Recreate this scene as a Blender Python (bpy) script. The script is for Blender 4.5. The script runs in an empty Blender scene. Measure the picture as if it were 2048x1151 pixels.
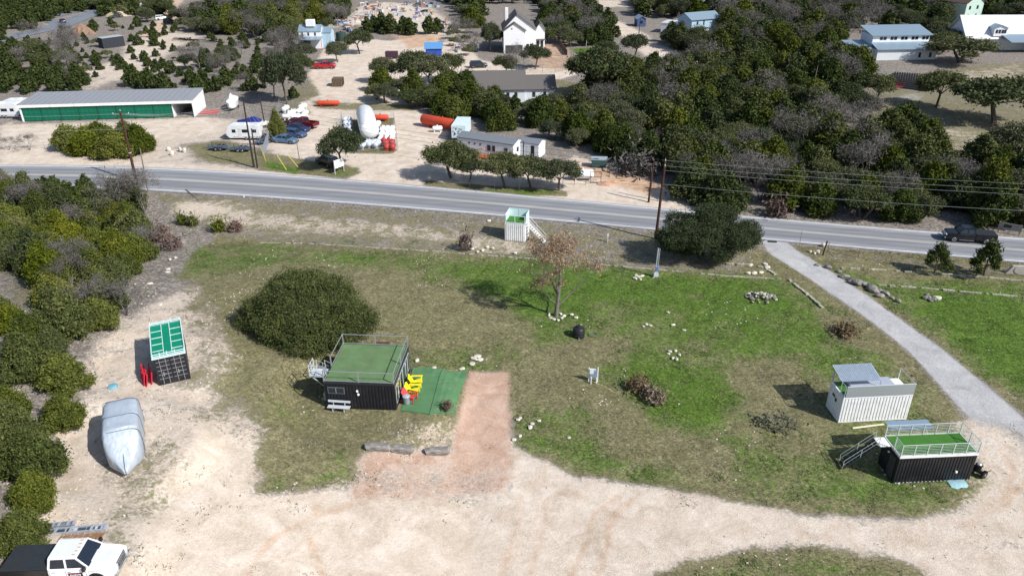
import bpy, math, random
import numpy as np
from mathutils import Matrix, Vector, noise
PI = math.pi
sc = bpy.context.scene
COL = sc.collection
# ------------------------------------------------------------------ camera
FPX, CX, CY, CAM_H, PITCH, ROLL = 1515.0, 1024.0, 575.5, 40.5, 27.4, 0.5
RM = Matrix.Rotation(math.radians(90 - PITCH), 3, 'X') @ Matrix.Rotation(math.radians(-ROLL), 3, 'Z')
cd = bpy.data.cameras.new('camera'); cam = bpy.data.objects.new('camera', cd); COL.objects.link(cam)
cd.sensor_width = 36; cd.lens = FPX / 2048 * 36; cd.clip_end = 9000; cd.clip_start = 0.5
cam.matrix_world = Matrix.Translation((0, 0, CAM_H)) @ RM.to_4x4()
sc.camera = cam
# ------------------------------------------------------------------ light
SUN_EL, SUN_AZ = math.radians(40), math.atan2(0.82, -0.57)       # azimuth clockwise from +Y
sdir = Vector((math.sin(SUN_AZ) * math.cos(SUN_EL), math.cos(SUN_AZ) * math.cos(SUN_EL), math.sin(SUN_EL)))
w = bpy.data.worlds.new('World'); sc.world = w; w.use_nodes = True
nt = w.node_tree; bg = nt.nodes['Background']; sk = nt.nodes.new('ShaderNodeTexSky')
sk.sky_type = 'NISHITA'; sk.sun_disc = False; sk.sun_elevation = SUN_EL; sk.sun_rotation = SUN_AZ
nt.links.new(sk.outputs[0], bg.inputs[0]); bg.inputs[1].default_value = 0.1
ld = bpy.data.lights.new('sun', 'SUN'); ld.energy = 4.7; ld.angle = math.radians(0.5); ld.color = (1, 0.965, 0.915)
lo = bpy.data.objects.new('sun', ld); COL.objects.link(lo); lo.rotation_euler = sdir.to_track_quat('Z', 'Y').to_euler()
lo.location = (60, -40, 60)
sc.view_settings.view_transform = 'Standard'; sc.view_settings.look = 'None'
sc.view_settings.exposure = 0.3; sc.view_settings.gamma = 1; sc.view_settings.use_curve_mapping = False

# ------------------------------------------------------------------ terrain
def sstep(a, b, x):
    t = np.clip((x - a) / (b - a), 0, 1); return t * t * (3 - 2 * t)
PADS = []          # (x, y, r_in, r_out, z)
def G0(x, y):
    a = np.interp(-np.asarray(x, float), [-5, 3, 12.6, 20, 27, 40, 70, 200], [0, 0.25, 1.7, 3.3, 4.7, 6.6, 8.5, 10])
    b = np.interp(np.asarray(y, float), [-40, 25, 50, 60, 75, 92, 400], [1.5, 1.3, 1.0, .85, .45, 0, 0])
    return a * b
def G(x, y):
    z = G0(x, y)
    for (px, py, ri, ro, pz) in PADS:
        d = np.hypot(np.asarray(x, float) - px, np.asarray(y, float) - py)
        m = 1 - sstep(ri, ro, d); z = z * (1 - m) + pz * m
    return z
def ray(u, v):
    d = RM @ Vector(((u - CX) / FPX, -(v - CY) / FPX, -1)); return d
def P(u, v, h=0.0):
    d = ray(u, v); z = 0.0; t = 1.0
    for _ in range(40):
        t = (CAM_H - z - h) / -d.z
        z = 0.5 * z + 0.5 * float(G(d.x * t, d.y * t))
    return Vector((d.x * t, d.y * t, CAM_H + d.z * t - h))
def scale_at(u, v):            # photo pixels per metre at the ground there
    p = P(u, v); q = RM.transposed() @ (p - Vector((0, 0, CAM_H))); return FPX / -q.z
def pix(p):
    q = RM.transposed() @ (Vector(p) - Vector((0, 0, CAM_H))); return CX + FPX * q.x / -q.z, CY - FPX * q.y / -q.z
def F2(u1, v1, u2, v2):
    a, b = P(u1, v1), P(u2, v2); return a, math.atan2(b.y - a.y, b.x - a.x), math.hypot(b.x - a.x, b.y - a.y)
for (u, v, ri, ro) in [(740, 790, 6.2, 9), (322, 725, 4.3, 7), (258, 890, 4.3, 7), (140, 1120, 3.6, 6)]:
    p = P(u, v); PADS.append((p.x, p.y, ri, ro, p.z))
def gz(x, y): return float(G(x, y))

# ------------------------------------------------------------------ materials
MATS = {}
def rgb(c):
    if isinstance(c, str):
        c = tuple(int(c[i:i + 2], 16) / 255 for i in (0, 2, 4)); c = tuple(((k + .055) / 1.055) ** 2.4 if k > .04 else k / 12.92 for k in c)
    return (*c, 1)
def mat(name, c, rough=.7, metal=0, var=.18, scale=3.0, bump=0, bscale=30, spec=.3, dirt=0, alpha=1, c2=None):
    if name in MATS: return MATS[name]
    m = bpy.data.materials.new(name); m.use_nodes = True; n = m.node_tree.nodes; l = m.node_tree.links
    b = n['Principled BSDF']; b.inputs['Roughness'].default_value = rough; b.inputs['Metallic'].default_value = metal
    b.inputs['Specular IOR Level'].default_value = spec
    c = rgb(c) if isinstance(c, str) else (*c, 1)
    tc = n.new('ShaderNodeTexCoord'); nz = n.new('ShaderNodeTexNoise'); nz.inputs['Scale'].default_value = scale; nz.inputs['Detail'].default_value = 5
    nz.inputs['Roughness'].default_value = .65
    l.new(tc.outputs['Object'], nz.inputs['Vector'])
    r = n.new('ShaderNodeValToRGB'); l.new(nz.outputs[0], r.inputs[0])
    r.color_ramp.elements[0].position = .3; r.color_ramp.elements[1].position = .7
    d = tuple(k * (1 - var) for k in c[:3]) + (1,) if c2 is None else (rgb(c2) if isinstance(c2, str) else (*c2, 1))
    r.color_ramp.elements[0].color = d; r.color_ramp.elements[1].color = tuple(min(1, k * (1 + var * .5)) for k in c[:3]) + (1,)
    l.new(r.outputs[0], b.inputs['Base Color'])
    if dirt:
        n2 = n.new('ShaderNodeTexNoise'); n2.inputs['Scale'].default_value = 1.3; n2.inputs['Detail'].default_value = 8
        l.new(tc.outputs['Object'], n2.inputs['Vector'])
        mp = n.new('ShaderNodeMapRange'); mp.inputs[1].default_value = .52; mp.inputs[2].default_value = .75; mp.inputs[4].default_value = dirt
        l.new(n2.outputs[0], mp.inputs[0]); mx = n.new('ShaderNodeMixRGB'); l.new(mp.outputs[0], mx.inputs[0]); l.new(r.outputs[0], mx.inputs[1])
        mx.inputs[2].default_value = (.2, .16, .12, 1); l.new(mx.outputs[0], b.inputs['Base Color'])
    if bump:
        n3 = n.new('ShaderNodeTexNoise'); n3.inputs['Scale'].default_value = bscale; n3.inputs['Detail'].default_value = 4
        l.new(tc.outputs['Object'], n3.inputs['Vector']); bp = n.new('ShaderNodeBump'); bp.inputs['Strength'].default_value = bump; bp.inputs['Distance'].default_value = .05
        l.new(n3.outputs[0], bp.inputs['Height']); l.new(bp.outputs[0], b.inputs['Normal'])
    if alpha < 1: b.inputs['Alpha'].default_value = alpha
    MATS[name] = m; return m
M_ = mat
def glass(name='window glass', c=(.02, .03, .04)): return mat(name, c, .08, 0, .1, spec=.6)

# ------------------------------------------------------------------ mesh building
def mesh_np(name, V, F, m, smooth=False, mi=None):
    V = np.asarray(V, np.float32).reshape(-1, 3); F = np.asarray(F, np.int32); k = F.shape[1]; n = len(F)
    me = bpy.data.meshes.new(name); me.vertices.add(len(V)); me.vertices.foreach_set('co', V.ravel())
    me.loops.add(n * k); me.loops.foreach_set('vertex_index', F.ravel())
    me.polygons.add(n); me.polygons.foreach_set('loop_start', np.arange(0, n * k, k, dtype=np.int32))
    if smooth: me.polygons.foreach_set('use_smooth', np.ones(n, bool))
    for q in (m if isinstance(m, (list, tuple)) else [m]): me.materials.append(q)
    if mi is not None: me.polygons.foreach_set('material_index', np.asarray(mi, np.int32))
    me.update(calc_edges=True); me.validate(); return me
class MB:
    def __init__(s): s.v = []; s.f = []; s.mi = []; s.cm = 0
    def add(s, vs, fs):
        k = len(s.v); s.v += [tuple(p) for p in vs]; s.f += [tuple(i + k for i in f) for f in fs]; s.mi += [s.cm] * len(fs); return s
    def mat(s, i): s.cm = i; return s
    def box(s, x0, x1, y0, y1, z0, z1):
        return s.add([(x0, y0, z0), (x1, y0, z0), (x1, y1, z0), (x0, y1, z0), (x0, y0, z1), (x1, y0, z1), (x1, y1, z1), (x0, y1, z1)],
                     [(3, 2, 1, 0), (4, 5, 6, 7), (0, 1, 5, 4), (1, 2, 6, 5), (2, 3, 7, 6), (3, 0, 4, 7)])
    def cbox(s, cx, cy, cz, sx, sy, sz, rz=0):
        c, q = math.cos(rz), math.sin(rz); vs = []
        for z in (-sz / 2, sz / 2):
            for x, y in ((-sx / 2, -sy / 2), (sx / 2, -sy / 2), (sx / 2, sy / 2), (-sx / 2, sy / 2)): vs.append((cx + x * c - y * q, cy + x * q + y * c, cz + z))
        return s.add(vs, [(3, 2, 1, 0), (4, 5, 6, 7), (0, 1, 5, 4), (1, 2, 6, 5), (2, 3, 7, 6), (3, 0, 4, 7)])
    def tube(s, p, q, r, r2=None, n=6, cap=True):
        p, q = Vector(p), Vector(q); r2 = r if r2 is None else r2; d = q - p
        if d.length < 1e-6: return s
        d.normalize(); a = Vector((0, 0, 1)) if abs(d.z) < .9 else Vector((1, 0, 0)); e = d.cross(a).normalized(); g = d.cross(e); off = PI / 4 if n == 4 else 0
        vs = [p + (e * math.cos(off + 2 * PI * i / n) + g * math.sin(off + 2 * PI * i / n)) * r for i in range(n)] + [q + (e * math.cos(off + 2 * PI * i / n) + g * math.sin(off + 2 * PI * i / n)) * r2 for i in range(n)]
        fs = [(i, i + n, (i + 1) % n + n, (i + 1) % n) for i in range(n)]
        if cap: fs += [tuple(range(n)), tuple(range(2 * n - 1, n - 1, -1))]
        return s.add(vs, fs)
    def bar(s, p, q, w): return s.tube(p, q, w * .707, n=4)
    def path(s, pts, r, n=6):
        for a, b in zip(pts[:-1], pts[1:]): s.tube(a, b, r, n=n)
        return s
    def lathe(s, prof, n=16, o=(0, 0, 0), axis='Z'):
        vs = []; m = len(prof)
        for (r, z) in prof:
            for i in range(n):
                a = 2 * PI * i / n; x, y = r * math.cos(a), r * math.sin(a)
                vs.append({'Z': (x, y, z), 'X': (z, x, y), 'Y': (x, z, y)}[axis])
        vs = [(x + o[0], y + o[1], z + o[2]) for x, y, z in vs]
        fs = [(j * n + i, j * n + (i + 1) % n, (j + 1) * n + (i + 1) % n, (j + 1) * n + i) for j in range(m - 1) for i in range(n)]
        fs += [tuple(range(n - 1, -1, -1)), tuple(range((m - 1) * n, m * n))]
        return s.add(vs, fs)
    def loft(s, secs, cap=True):
        n = len(secs[0]); vs = [p for q in secs for p in q]
        fs = [(j * n + i, j * n + (i + 1) % n, (j + 1) * n + (i + 1) % n, (j + 1) * n + i) for j in range(len(secs) - 1) for i in range(n)]
        if cap: fs += [tuple(range(n - 1, -1, -1)), tuple(range((len(secs) - 1) * n, len(secs) * n))]
        return s.add(vs, fs)
    def slab(s, quad, t):       # thick sheet through four points, thickness t downwards
        a = [Vector(p) for p in quad]; nrm = (a[1] - a[0]).cross(a[3] - a[0]).normalized()
        if nrm.z < 0: nrm = -nrm
        return s.add([*a, *[p - nrm * t for p in a]], [(0, 1, 2, 3), (7, 6, 5, 4), (0, 4, 5, 1), (1, 5, 6, 2), (2, 6, 7, 3), (3, 7, 4, 0)])
    def corr(s, p, q, z0, z1, pitch=.28, dep=.04, out=-1):
        # corrugated vertical wall from p to q (xy), depth to one side
        p, q = Vector((*p, 0)), Vector((*q, 0)); d = q - p; L = d.length; d.normalize(); nr = Vector((d.y, -d.x, 0)) * -out
        n = max(1, round(L / pitch)); st = L / n; pr = []
        for i in range(n):
            x = i * st; pr += [(x, 0), (x + st * .3, 0), (x + st * .42, dep), (x + st * .88, dep)]
        pr.append((L, 0)); k = len(pr)
        vs = [p + d * a + nr * b + Vector((0, 0, z0)) for a, b in pr] + [p + d * a + nr * b + Vector((0, 0, z1)) for a, b in pr]
        return s.add(vs, [(i, i + 1, i + 1 + k, i + k) for i in range(k - 1)])
    def mesh(s, name, m, smooth=False, fix=True):
        me = bpy.data.meshes.new(name); me.from_pydata(s.v, [], s.f)
        for q in (m if isinstance(m, (list, tuple)) else [m]): me.materials.append(q)
        me.polygons.foreach_set('material_index', s.mi)
        if smooth: me.polygons.foreach_set('use_smooth', [True] * len(s.f))
        if fix:
            import bmesh; bm = bmesh.new(); bm.from_mesh(me); bmesh.ops.recalc_face_normals(bm, faces=bm.faces); bm.to_mesh(me); bm.free()
        me.update(); return me
    def build(s, name, m, parent=None, smooth=False, fix=True):
        o = bpy.data.objects.new(name, s.mesh(name, m, smooth, fix)); COL.objects.link(o)
        if parent: o.parent = parent
        if smooth and hasattr(o.data, 'set_sharp_from_angle'): o.data.set_sharp_from_angle(angle=math.radians(40))
        return o
def ob(name, me, parent=None, loc=(0, 0, 0), rz=0, sc_=1):
    o = bpy.data.objects.new(name, me); COL.objects.link(o); o.location = loc; o.rotation_euler = (0, 0, rz)
    o.scale = (sc_,) * 3 if not isinstance(sc_, (tuple, list)) else sc_
    if parent: o.parent = parent
    return o
def tag(o, label=None, cat=None, group=None, kind=None):
    if label: o['label'] = label
    if cat: o['category'] = cat
    if group: o['group'] = group
    if kind: o['kind'] = kind
    return o
def T(name, label, cat, loc=(0, 0, 0), rz=0, group=None):
    o = bpy.data.objects.new(name, None); COL.objects.link(o); o.location = loc; o.rotation_euler = (0, 0, rz); o.empty_display_size = .3
    return tag(o, label, cat, group)
def TP(name, label, cat, u, v, rz=0, group=None): return T(name, label, cat, P(u, v), rz, group)
def dup(root, loc, rz=0, label=None, group=None, s=None):
    def cp(o, par):
        c = o.copy(); COL.objects.link(c); c.parent = par
        for ch in KIDS.get(o, None) or list(o.children): cp(ch, c)
        return c
    KIDS = {}
    r = cp(root, None); r.location = loc; r.rotation_euler = (0, 0, rz)
    if s: r.scale = (s,) * 3 if not isinstance(s, tuple) else s
    if label: r['label'] = label
    if group: r['group'] = group
    return r
def rnd(a, b): return random.uniform(a, b)
random.seed(7); RNG = np.random.default_rng(11)
# ------------------------------------------------------------------ ground
def W(poly): return np.array([[p.x, p.y] for p in (P(u, v) for u, v in poly)])
def seg_d(X, Y, a, b):
    ex, ey = b[0] - a[0], b[1] - a[1]; L = ex * ex + ey * ey + 1e-9
    t = np.clip(((X - a[0]) * ex + (Y - a[1]) * ey) / L, 0, 1); return np.hypot(X - a[0] - t * ex, Y - a[1] - t * ey)
def inside(X, Y, q):
    c = np.zeros(X.shape, bool); n = len(q)
    for i in range(n):
        (x1, y1), (x2, y2) = q[i], q[(i + 1) % n]
        if abs(y2 - y1) < 1e-9: continue
        c ^= ((y1 > Y) != (y2 > Y)) & (X < (x2 - x1) * (Y - y1) / (y2 - y1) + x1)
    return c
def polymask(X, Y, q, soft):
    m = np.zeros(X.shape); lo, hi = q.min(0) - soft, q.max(0) + soft
    k = np.where((X > lo[0]) & (X < hi[0]) & (Y > lo[1]) & (Y < hi[1]))[0]
    if not len(k): return m
    x, y = X[k], Y[k]; d = np.full(x.shape, 1e9)
    for i in range(len(q)): d = np.minimum(d, seg_d(x, y, q[i], q[(i + 1) % len(q)]))
    d = np.where(inside(x, y, q), d, -d); m[k] = sstep(-soft, soft, d); return m
def linemask(X, Y, q, wid, soft):
    m = np.zeros(X.shape); lo, hi = q.min(0) - wid - soft, q.max(0) + wid + soft
    k = np.where((X > lo[0]) & (X < hi[0]) & (Y > lo[1]) & (Y < hi[1]))[0]
    if not len(k): return m
    x, y = X[k], Y[k]; d = np.full(x.shape, 1e9)
    for i in range(len(q) - 1): d = np.minimum(d, seg_d(x, y, q[i], q[i + 1]))
    m[k] = 1 - sstep(wid - soft, wid + soft, d); return m
DRY, GRN, CAL, PNK, GRV, ORG = range(6)
# (kind, points in the photo, class, value, softness[m], width)
LAY = [
 # far side: left yards and tracks
 ('p', [(0,235),(45,246),(410,232),(470,236),(560,250),(600,300),(600,335),(540,340),(400,338),(180,330),(0,345)], CAL, .62, 3),
 ('p', [(0,252),(200,250),(400,236),(440,244),(430,262),(300,285),(200,270),(100,300),(0,300)], CAL, .9, 2),
 ('p', [(0,302),(90,300),(180,322),(430,334),(620,348),(700,358),(700,366),(420,346),(180,338),(0,340)], CAL, 1, 1.2),
 ('p', [(370,290),(450,280),(520,300),(600,330),(620,345),(540,338),(400,322)], DRY, .8, 2),
 ('p', [(150,178),(200,140),(260,110),(240,95),(330,60),(420,70),(370,95),(330,120),(420,120),(300,150),(230,165),(180,185)], CAL, .66, 5),
 ('p', [(40,70),(170,40),(205,20),(160,12),(60,30),(0,50),(0,90)], CAL, .3, 5),
 ('l', [(350,0),(335,35),(300,75),(270,115),(170,150)], CAL, .75, 3, 4),
 ('l', [(350,0),(335,35),(300,75)], ORG, .55, 3, 4),
 ('p', [(560,180),(640,150),(700,220),(620,330),(540,260)], DRY, .55, 4),
 # propane yard and driveways
 ('p', [(560,262),(620,225),(600,205),(640,190),(615,150),(650,95),(700,75),(780,82),(890,66),(930,80),(960,120),(1050,135),(1140,136),(1180,140),(1120,160),(1000,165),(900,175),(840,200),(850,232),(900,260),(880,290),(850,330),(1100,345),(1150,310),(1240,345),(1340,380),(1460,428),(1340,422),(1180,410),(1000,393),(820,374),(700,362),(690,345),(640,330),(610,330),(560,300)], CAL, .97, 2),
 ('p', [(720,10),(770,4),(860,10),(900,40),(940,60),(900,80),(800,60),(730,50),(640,60),(650,90),(600,60),(680,40)], CAL, .75, 5),
 ('p', [(620,200),(700,205),(830,210),(840,222),(720,222),(630,218)], DRY, .7, 1.5),
 ('p', [(1100,318),(1240,340),(1330,370),(1300,392),(1200,362),(1120,340)], ORG, .85, 2),
 ('p', [(600,150),(690,140),(720,200),(650,205)], ORG, .3, 3),
 ('p', [(682,240),(788,236),(792,304),(780,308),(676,306)], DRY, .9, 1),
 ('p', [(540,310),(600,318),(700,330),(722,345),(690,356),(600,348),(520,338)], DRY, .9, 1.2),
 ('p', [(528,322),(560,326),(600,340),(590,346),(530,336)], GRN, .85, .8),
 ('p', [(660,345),(720,332),(715,350),(680,357)], GRN, .5, 1),
 ('p', [(850,358),(900,366),(1000,372),(1100,376),(1138,384),(1130,392),(1040,390),(900,378),(845,370)], DRY, .95, 1),
 ('p', [(1000,378),(1100,380),(1130,388),(1040,388),(960,382)], GRN, .75, 1),
 ('p', [(1050,90),(1110,80),(1150,100),(1140,140),(1090,140),(1060,130)], ORG, .6, 3),
 ('p', [(1140,98),(1200,94),(1222,118),(1175,124)], GRN, 1, 2),
 ('p', [(780,68),(890,70),(880,92),(815,98)], ORG, .75, 3),
 ('p', [(1165,8),(1200,25),(1250,48),(1300,72),(1300,85),(1340,95),(1400,128),(1395,140),(1330,128),(1290,112),(1240,70),(1160,20)], CAL, .95, 3),
 ('p', [(1180,0),(1260,0),(1260,14),(1180,16)], CAL, .7, 4),
 ('p', [(1200,125),(1300,120),(1340,150),(1250,165)], CAL, .9, 3),
 ('p', [(1110,160),(1180,170),(1210,200),(1130,205)], DRY, .9, 3),
 ('p', [(1290,255),(1360,300),(1350,320),(1310,305),(1260,280)], CAL, .7, 2),
 # clearing at the right
 ('p', [(1640,245),(1720,225),(1700,190),(1760,160),(1840,140),(2048,120),(2200,130),(2200,330),(1950,345),(1860,330),(1880,290),(1780,255),(1700,268)], CAL, .36, 4),
 ('p', [(1640,245),(1720,225),(1700,190),(1760,160),(1840,140),(2048,120),(2200,130),(2200,330),(1950,345),(1860,330),(1880,290),(1780,255),(1700,268)], DRY, .55, 4),
 ('p', [(1740,235),(1860,225),(1900,255),(2000,260),(1960,290),(1900,300),(1820,255)], CAL, .42, 4),
 ('p', [(1890,308),(1960,312),(1950,345),(1890,340)], GRV, .7, 2),
 ('p', [(1780,190),(1850,178),(1860,200),(1800,215)], GRV, .5, 3),
 ('p', [(1870,150),(2048,125),(2048,165),(1880,170)], CAL, .45, 4),
 # verge on the near side of the road
 ('p', [(290,382),(500,394),(700,408),(1000,434),(1300,460),(1520,482),(1560,556),(1300,546),(1050,524),(800,500),(600,490),(450,478),(340,430)], DRY, .5, 1.5),
 ('p', [(350,405),(470,398),(560,425),(800,445),(1000,470),(1060,500),(1000,508),(850,490),(600,470),(430,460),(400,440),(345,425)], CAL, .5, 3),
 ('p', [(360,402),(430,405),(450,425),(395,438),(345,425)], CAL, .66, 2),
 ('p', [(1000,480),(1070,490),(1060,508),(960,505),(900,495)], CAL, .58, 2),
 ('p', [(560,470),(800,465),(900,490),(1200,500),(1290,540),(1000,515),(700,490)], GRN, .18, 3),
 # left slope
 ('p', [(300,470),(420,480),(380,560),(330,600),(270,640),(180,780),(110,900),(60,1000),(200,1000),(400,700),(450,560)], CAL, .42, 3),
 ('p', [(0,720),(100,740),(60,800),(0,830)], CAL, .45, 2), ('p', [(0,540),(90,560),(80,640),(0,640)], DRY, .5, 2),
 # big caliche yard
 ('p', [(330,600),(380,570),(440,560),(520,580),(560,650),(600,720),(640,790),(700,830),(900,830),(1000,860),(1030,850),(1070,880),(1150,925),(1300,942),(1400,962),(1600,1000),(1830,1012),(1940,980),(1985,945),(1940,880),(2048,900),(2300,900),(2500,1400),(-300,1400),(70,1151),(70,1020),(90,920),(160,800),(215,710),(260,650)], CAL, .9, 2),
 ('p', [(330,620),(420,560),(520,570),(500,720),(560,800),(500,860),(420,760),(330,790),(380,700)], DRY, .5, 3),
 ('p', [(380,560),(520,560),(560,620),(470,660),(420,620)], DRY, .75, 3),
 ('p', [(210,930),(330,850),(420,760),(520,760),(420,960),(300,1080),(380,1151),(180,1151),(120,1050)], DRY, .52, 4),
 ('p', [(260,950),(340,930),(400,1000),(330,1050),(240,1010)], GRN, .2, 3),
 ('p', [(200,640),(330,600),(290,720),(230,800),(160,850)], CAL, .62, 3),
 ('p', [(90,1020),(230,960),(210,1050),(120,1090)], CAL, .7, 2),
 ('p', [(400,860),(500,900),(500,1000),(620,1010),(700,1020),(900,1010),(1030,930),(1100,950),(1300,1010),(1600,1050),(1300,1151),(400,1151),(300,1060),(380,960)], CAL, 1, 4),
 ('p', [(1280,1160),(1380,1120),(1500,1098),(1620,1092),(1760,1110),(1850,1140),(1880,1180),(1900,1400),(1200,1400)], DRY, .95, 1.2),
 ('p', [(1400,1130),(1560,1105),(1700,1125),(1800,1160),(1400,1180)], GRN, .45, 2),
 # grass round the deck cabin and down to the stone blocks
 ('p', [(470,720),(560,700),(640,740),(940,740),(935,800),(915,840),(905,895),(730,905),(705,960),(640,978),(520,985),(505,930),(530,860),(500,800),(450,770)], DRY, .88, 1.5),
 ('p', [(500,780),(620,790),(640,840),(540,880),(500,840)], GRN, .32, 3),
 ('p', [(510,950),(600,930),(690,940),(700,960),(620,982),(520,985)], GRN, .42, 1.5), ('p', [(655,900),(700,905),(690,935),(650,930)], GRN, .6, 1.2),
 ('p', [(800,840),(905,845),(905,890),(760,895)], CAL, .45, 2),
 # meadow
 ('p', [(432,474),(520,482),(700,492),(900,505),(1050,516),(1300,540),(1480,552),(1520,500),(1545,510),(1603,548),(1683,604),(1750,652),(1816,706),(1903,806),(1945,866),(1975,905),(1998,950),(1950,1000),(1830,1034),(1600,1022),(1400,988),(1300,966),(1150,948),(1070,908),(1030,888),(1022,745),(940,738),(560,770),(470,700),(440,590),(400,560),(356,556),(385,505)], DRY, 1, .8),
 ('p', [(400,490),(700,495),(1050,520),(1300,545),(1560,560),(1500,600),(1000,580),(760,540),(560,530),(380,550)], GRN, .5, 3),
 ('p', [(380,500),(520,484),(600,500),(560,530),(400,552),(362,556)], GRN, .47, 2),
 ('p', [(1040,560),(1300,560),(1560,575),(1700,640),(1800,720),(1950,900),(1950,990),(1800,1025),(1500,990),(1300,955),(1060,880),(1040,800)], GRN, .42, 5),
 ('p', [(900,540),(1050,520),(1300,545),(1560,560),(1640,620),(1560,680),(1400,640),(1200,610),(1180,650),(1060,680),(960,620),(850,560)], GRN, .78, 4),
 ('p', [(1290,640),(1400,610),(1640,640),(1800,780),(1650,740),(1500,720),(1400,700)], GRN, .7, 4),
 ('p', [(1030,640),(1180,680),(1180,720),(960,735),(860,700)], GRN, .4, 3),
 ('p', [(1220,720),(1300,700),(1420,745),(1480,800),(1440,850),(1330,850),(1240,800)], GRN, .78, 2.5),
 ('p', [(1030,840),(1150,860),(1300,920),(1400,960),(1300,960),(1160,945),(1070,900)], GRN, .6, 2),
 ('p', [(1500,860),(1640,900),(1760,960),(1960,930),(1980,960),(1940,1000),(1800,1030),(1600,1015),(1480,960)], GRN, .5, 3),
 ('p', [(760,565),(900,560),(1010,610),(1050,680),(900,720),(780,650)], DRY, .8, 3), ('p', [(830,600),(960,600),(1000,660),(900,690),(830,650)], DRY, .95, 3),
 ('p', [(820,700),(940,690),(1010,735),(940,740),(830,736)], GRN, .5, 2),
 ('l', [(1010,790),(1120,720),(1200,700)], DRY, .9, 2, 2), ('l', [(1150,780),(1220,800),(1260,880),(1420,920)], DRY, .9, 2, 2),
 ('p', [(1640,620),(1700,640),(1740,700),(1690,690),(1660,660)], DRY, 1, 1.5), ('p', [(1480,730),(1600,720),(1680,820),(1600,880),(1500,860)], DRY, .9, 3),
 ('p', [(1920,850),(1960,840),(2010,920),(2000,960),(1960,900)], CAL, .45, 1.2),
 # right-hand grass
 ('p', [(1580,490),(1900,512),(2048,522),(2300,540),(2300,950),(2048,828),(2008,795),(1887,696),(1748,597),(1700,565),(1650,533),(1602,504)], DRY, .97, .6),
 ('p', [(1690,548),(1760,560),(2048,560),(2300,560),(2300,840),(2048,810),(1990,770),(1880,680),(1760,598)], GRN, .5, 2),
 ('p', [(1600,498),(1900,520),(2100,545),(2100,556),(1900,546),(1660,520)], DRY, .6, 1),
 ('p', [(1640,525),(1760,560),(2048,560),(2300,560),(2300,840),(2048,790),(1990,750),(1850,650),(1740,575)], GRN, .55, 2),
 ('p', [(1830,590),(1950,590),(2300,610),(2300,780),(2048,760),(1930,690)], GRN, .95, 4),
 ('p', [(1960,760),(2048,790),(2048,830),(2000,790)], CAL, .4, 2),
 # driveway
 ('p', [(1519,478),(1572,482),(1600,505),(1650,535),(1700,568),(1748,600),(1887,700),(2008,800),(2048,835),(2150,930),(2100,980),(2040,960),(2012,935),(1985,900),(1953,860),(1907,800),(1818,702),(1750,648),(1683,600),(1600,545),(1540,508)], GRV, .95, .6),
 ('l', [(1990,880),(2040,960),(2030,1030),(1980,1080)], CAL, .75, 3, 3),
 # pink gravel pad
 ('p', [(940,742),(1018,744),(1020,800),(1022,900),(1018,975),(960,990),(880,1000),(800,995),(700,992),(735,905),(906,905),(912,850)], PNK, .92, .9),
 ('p', [(690,1000),(715,930),(1000,925),(1025,985),(960,1010),(800,1005)], CAL, .5, 3), ('p', [(700,990),(740,910),(1018,905),(1015,975),(900,990)], PNK, .62, 2.5),
 ('p', [(760,940),(880,930),(920,960),(880,985),(780,980)], PNK, .44, 2),
]
TRACKS = [([(490,1151),(540,1080),(620,1035),(700,1010)], .5), ([(650,1151),(625,1100),(615,1040),(640,1005)], .5), ([(1140,1151),(1170,1090),(1185,1030),(1240,990)], .5), ([(1195,1151),(1215,1090),(1225,1030),(1270,995)], .5), ([(1040,990),(1040,1040),(1000,1151)], .45), ([(1090,1000),(1085,1060),(1060,1151)], .45), ([(900,1151),(960,1050),(1100,985),(1300,1010),(1500,1060)], .3),
          ([(1000,1151),(1060,1080),(1200,1030),(1400,1050)], .3), ([(1180,1151),(1200,1060),(1260,1000)], .3), ([(1960,1020),(2010,985),(2030,940),(2000,900)], .5), ([(1930,1050),(2000,1020),(2048,960)], .5)]
NX = []
def classes(X, Y):
    C = np.zeros((6, len(X)))
    for L in LAY:
        q = W(L[1]); m = polymask(X, Y, q, L[4]) if L[0] == 'p' else linemask(X, Y, q, L[5], L[4])
        k = L[2]
        for j in range(6):
            if j > k: C[j] *= (1 - m * L[3])
        C[k] = C[k] * (1 - m) + m * L[3]
    for q, s in TRACKS:
        m = linemask(X, Y, W(q), .35, .3) * s; C[ORG] = np.maximum(C[ORG], m)
    return C
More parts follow.
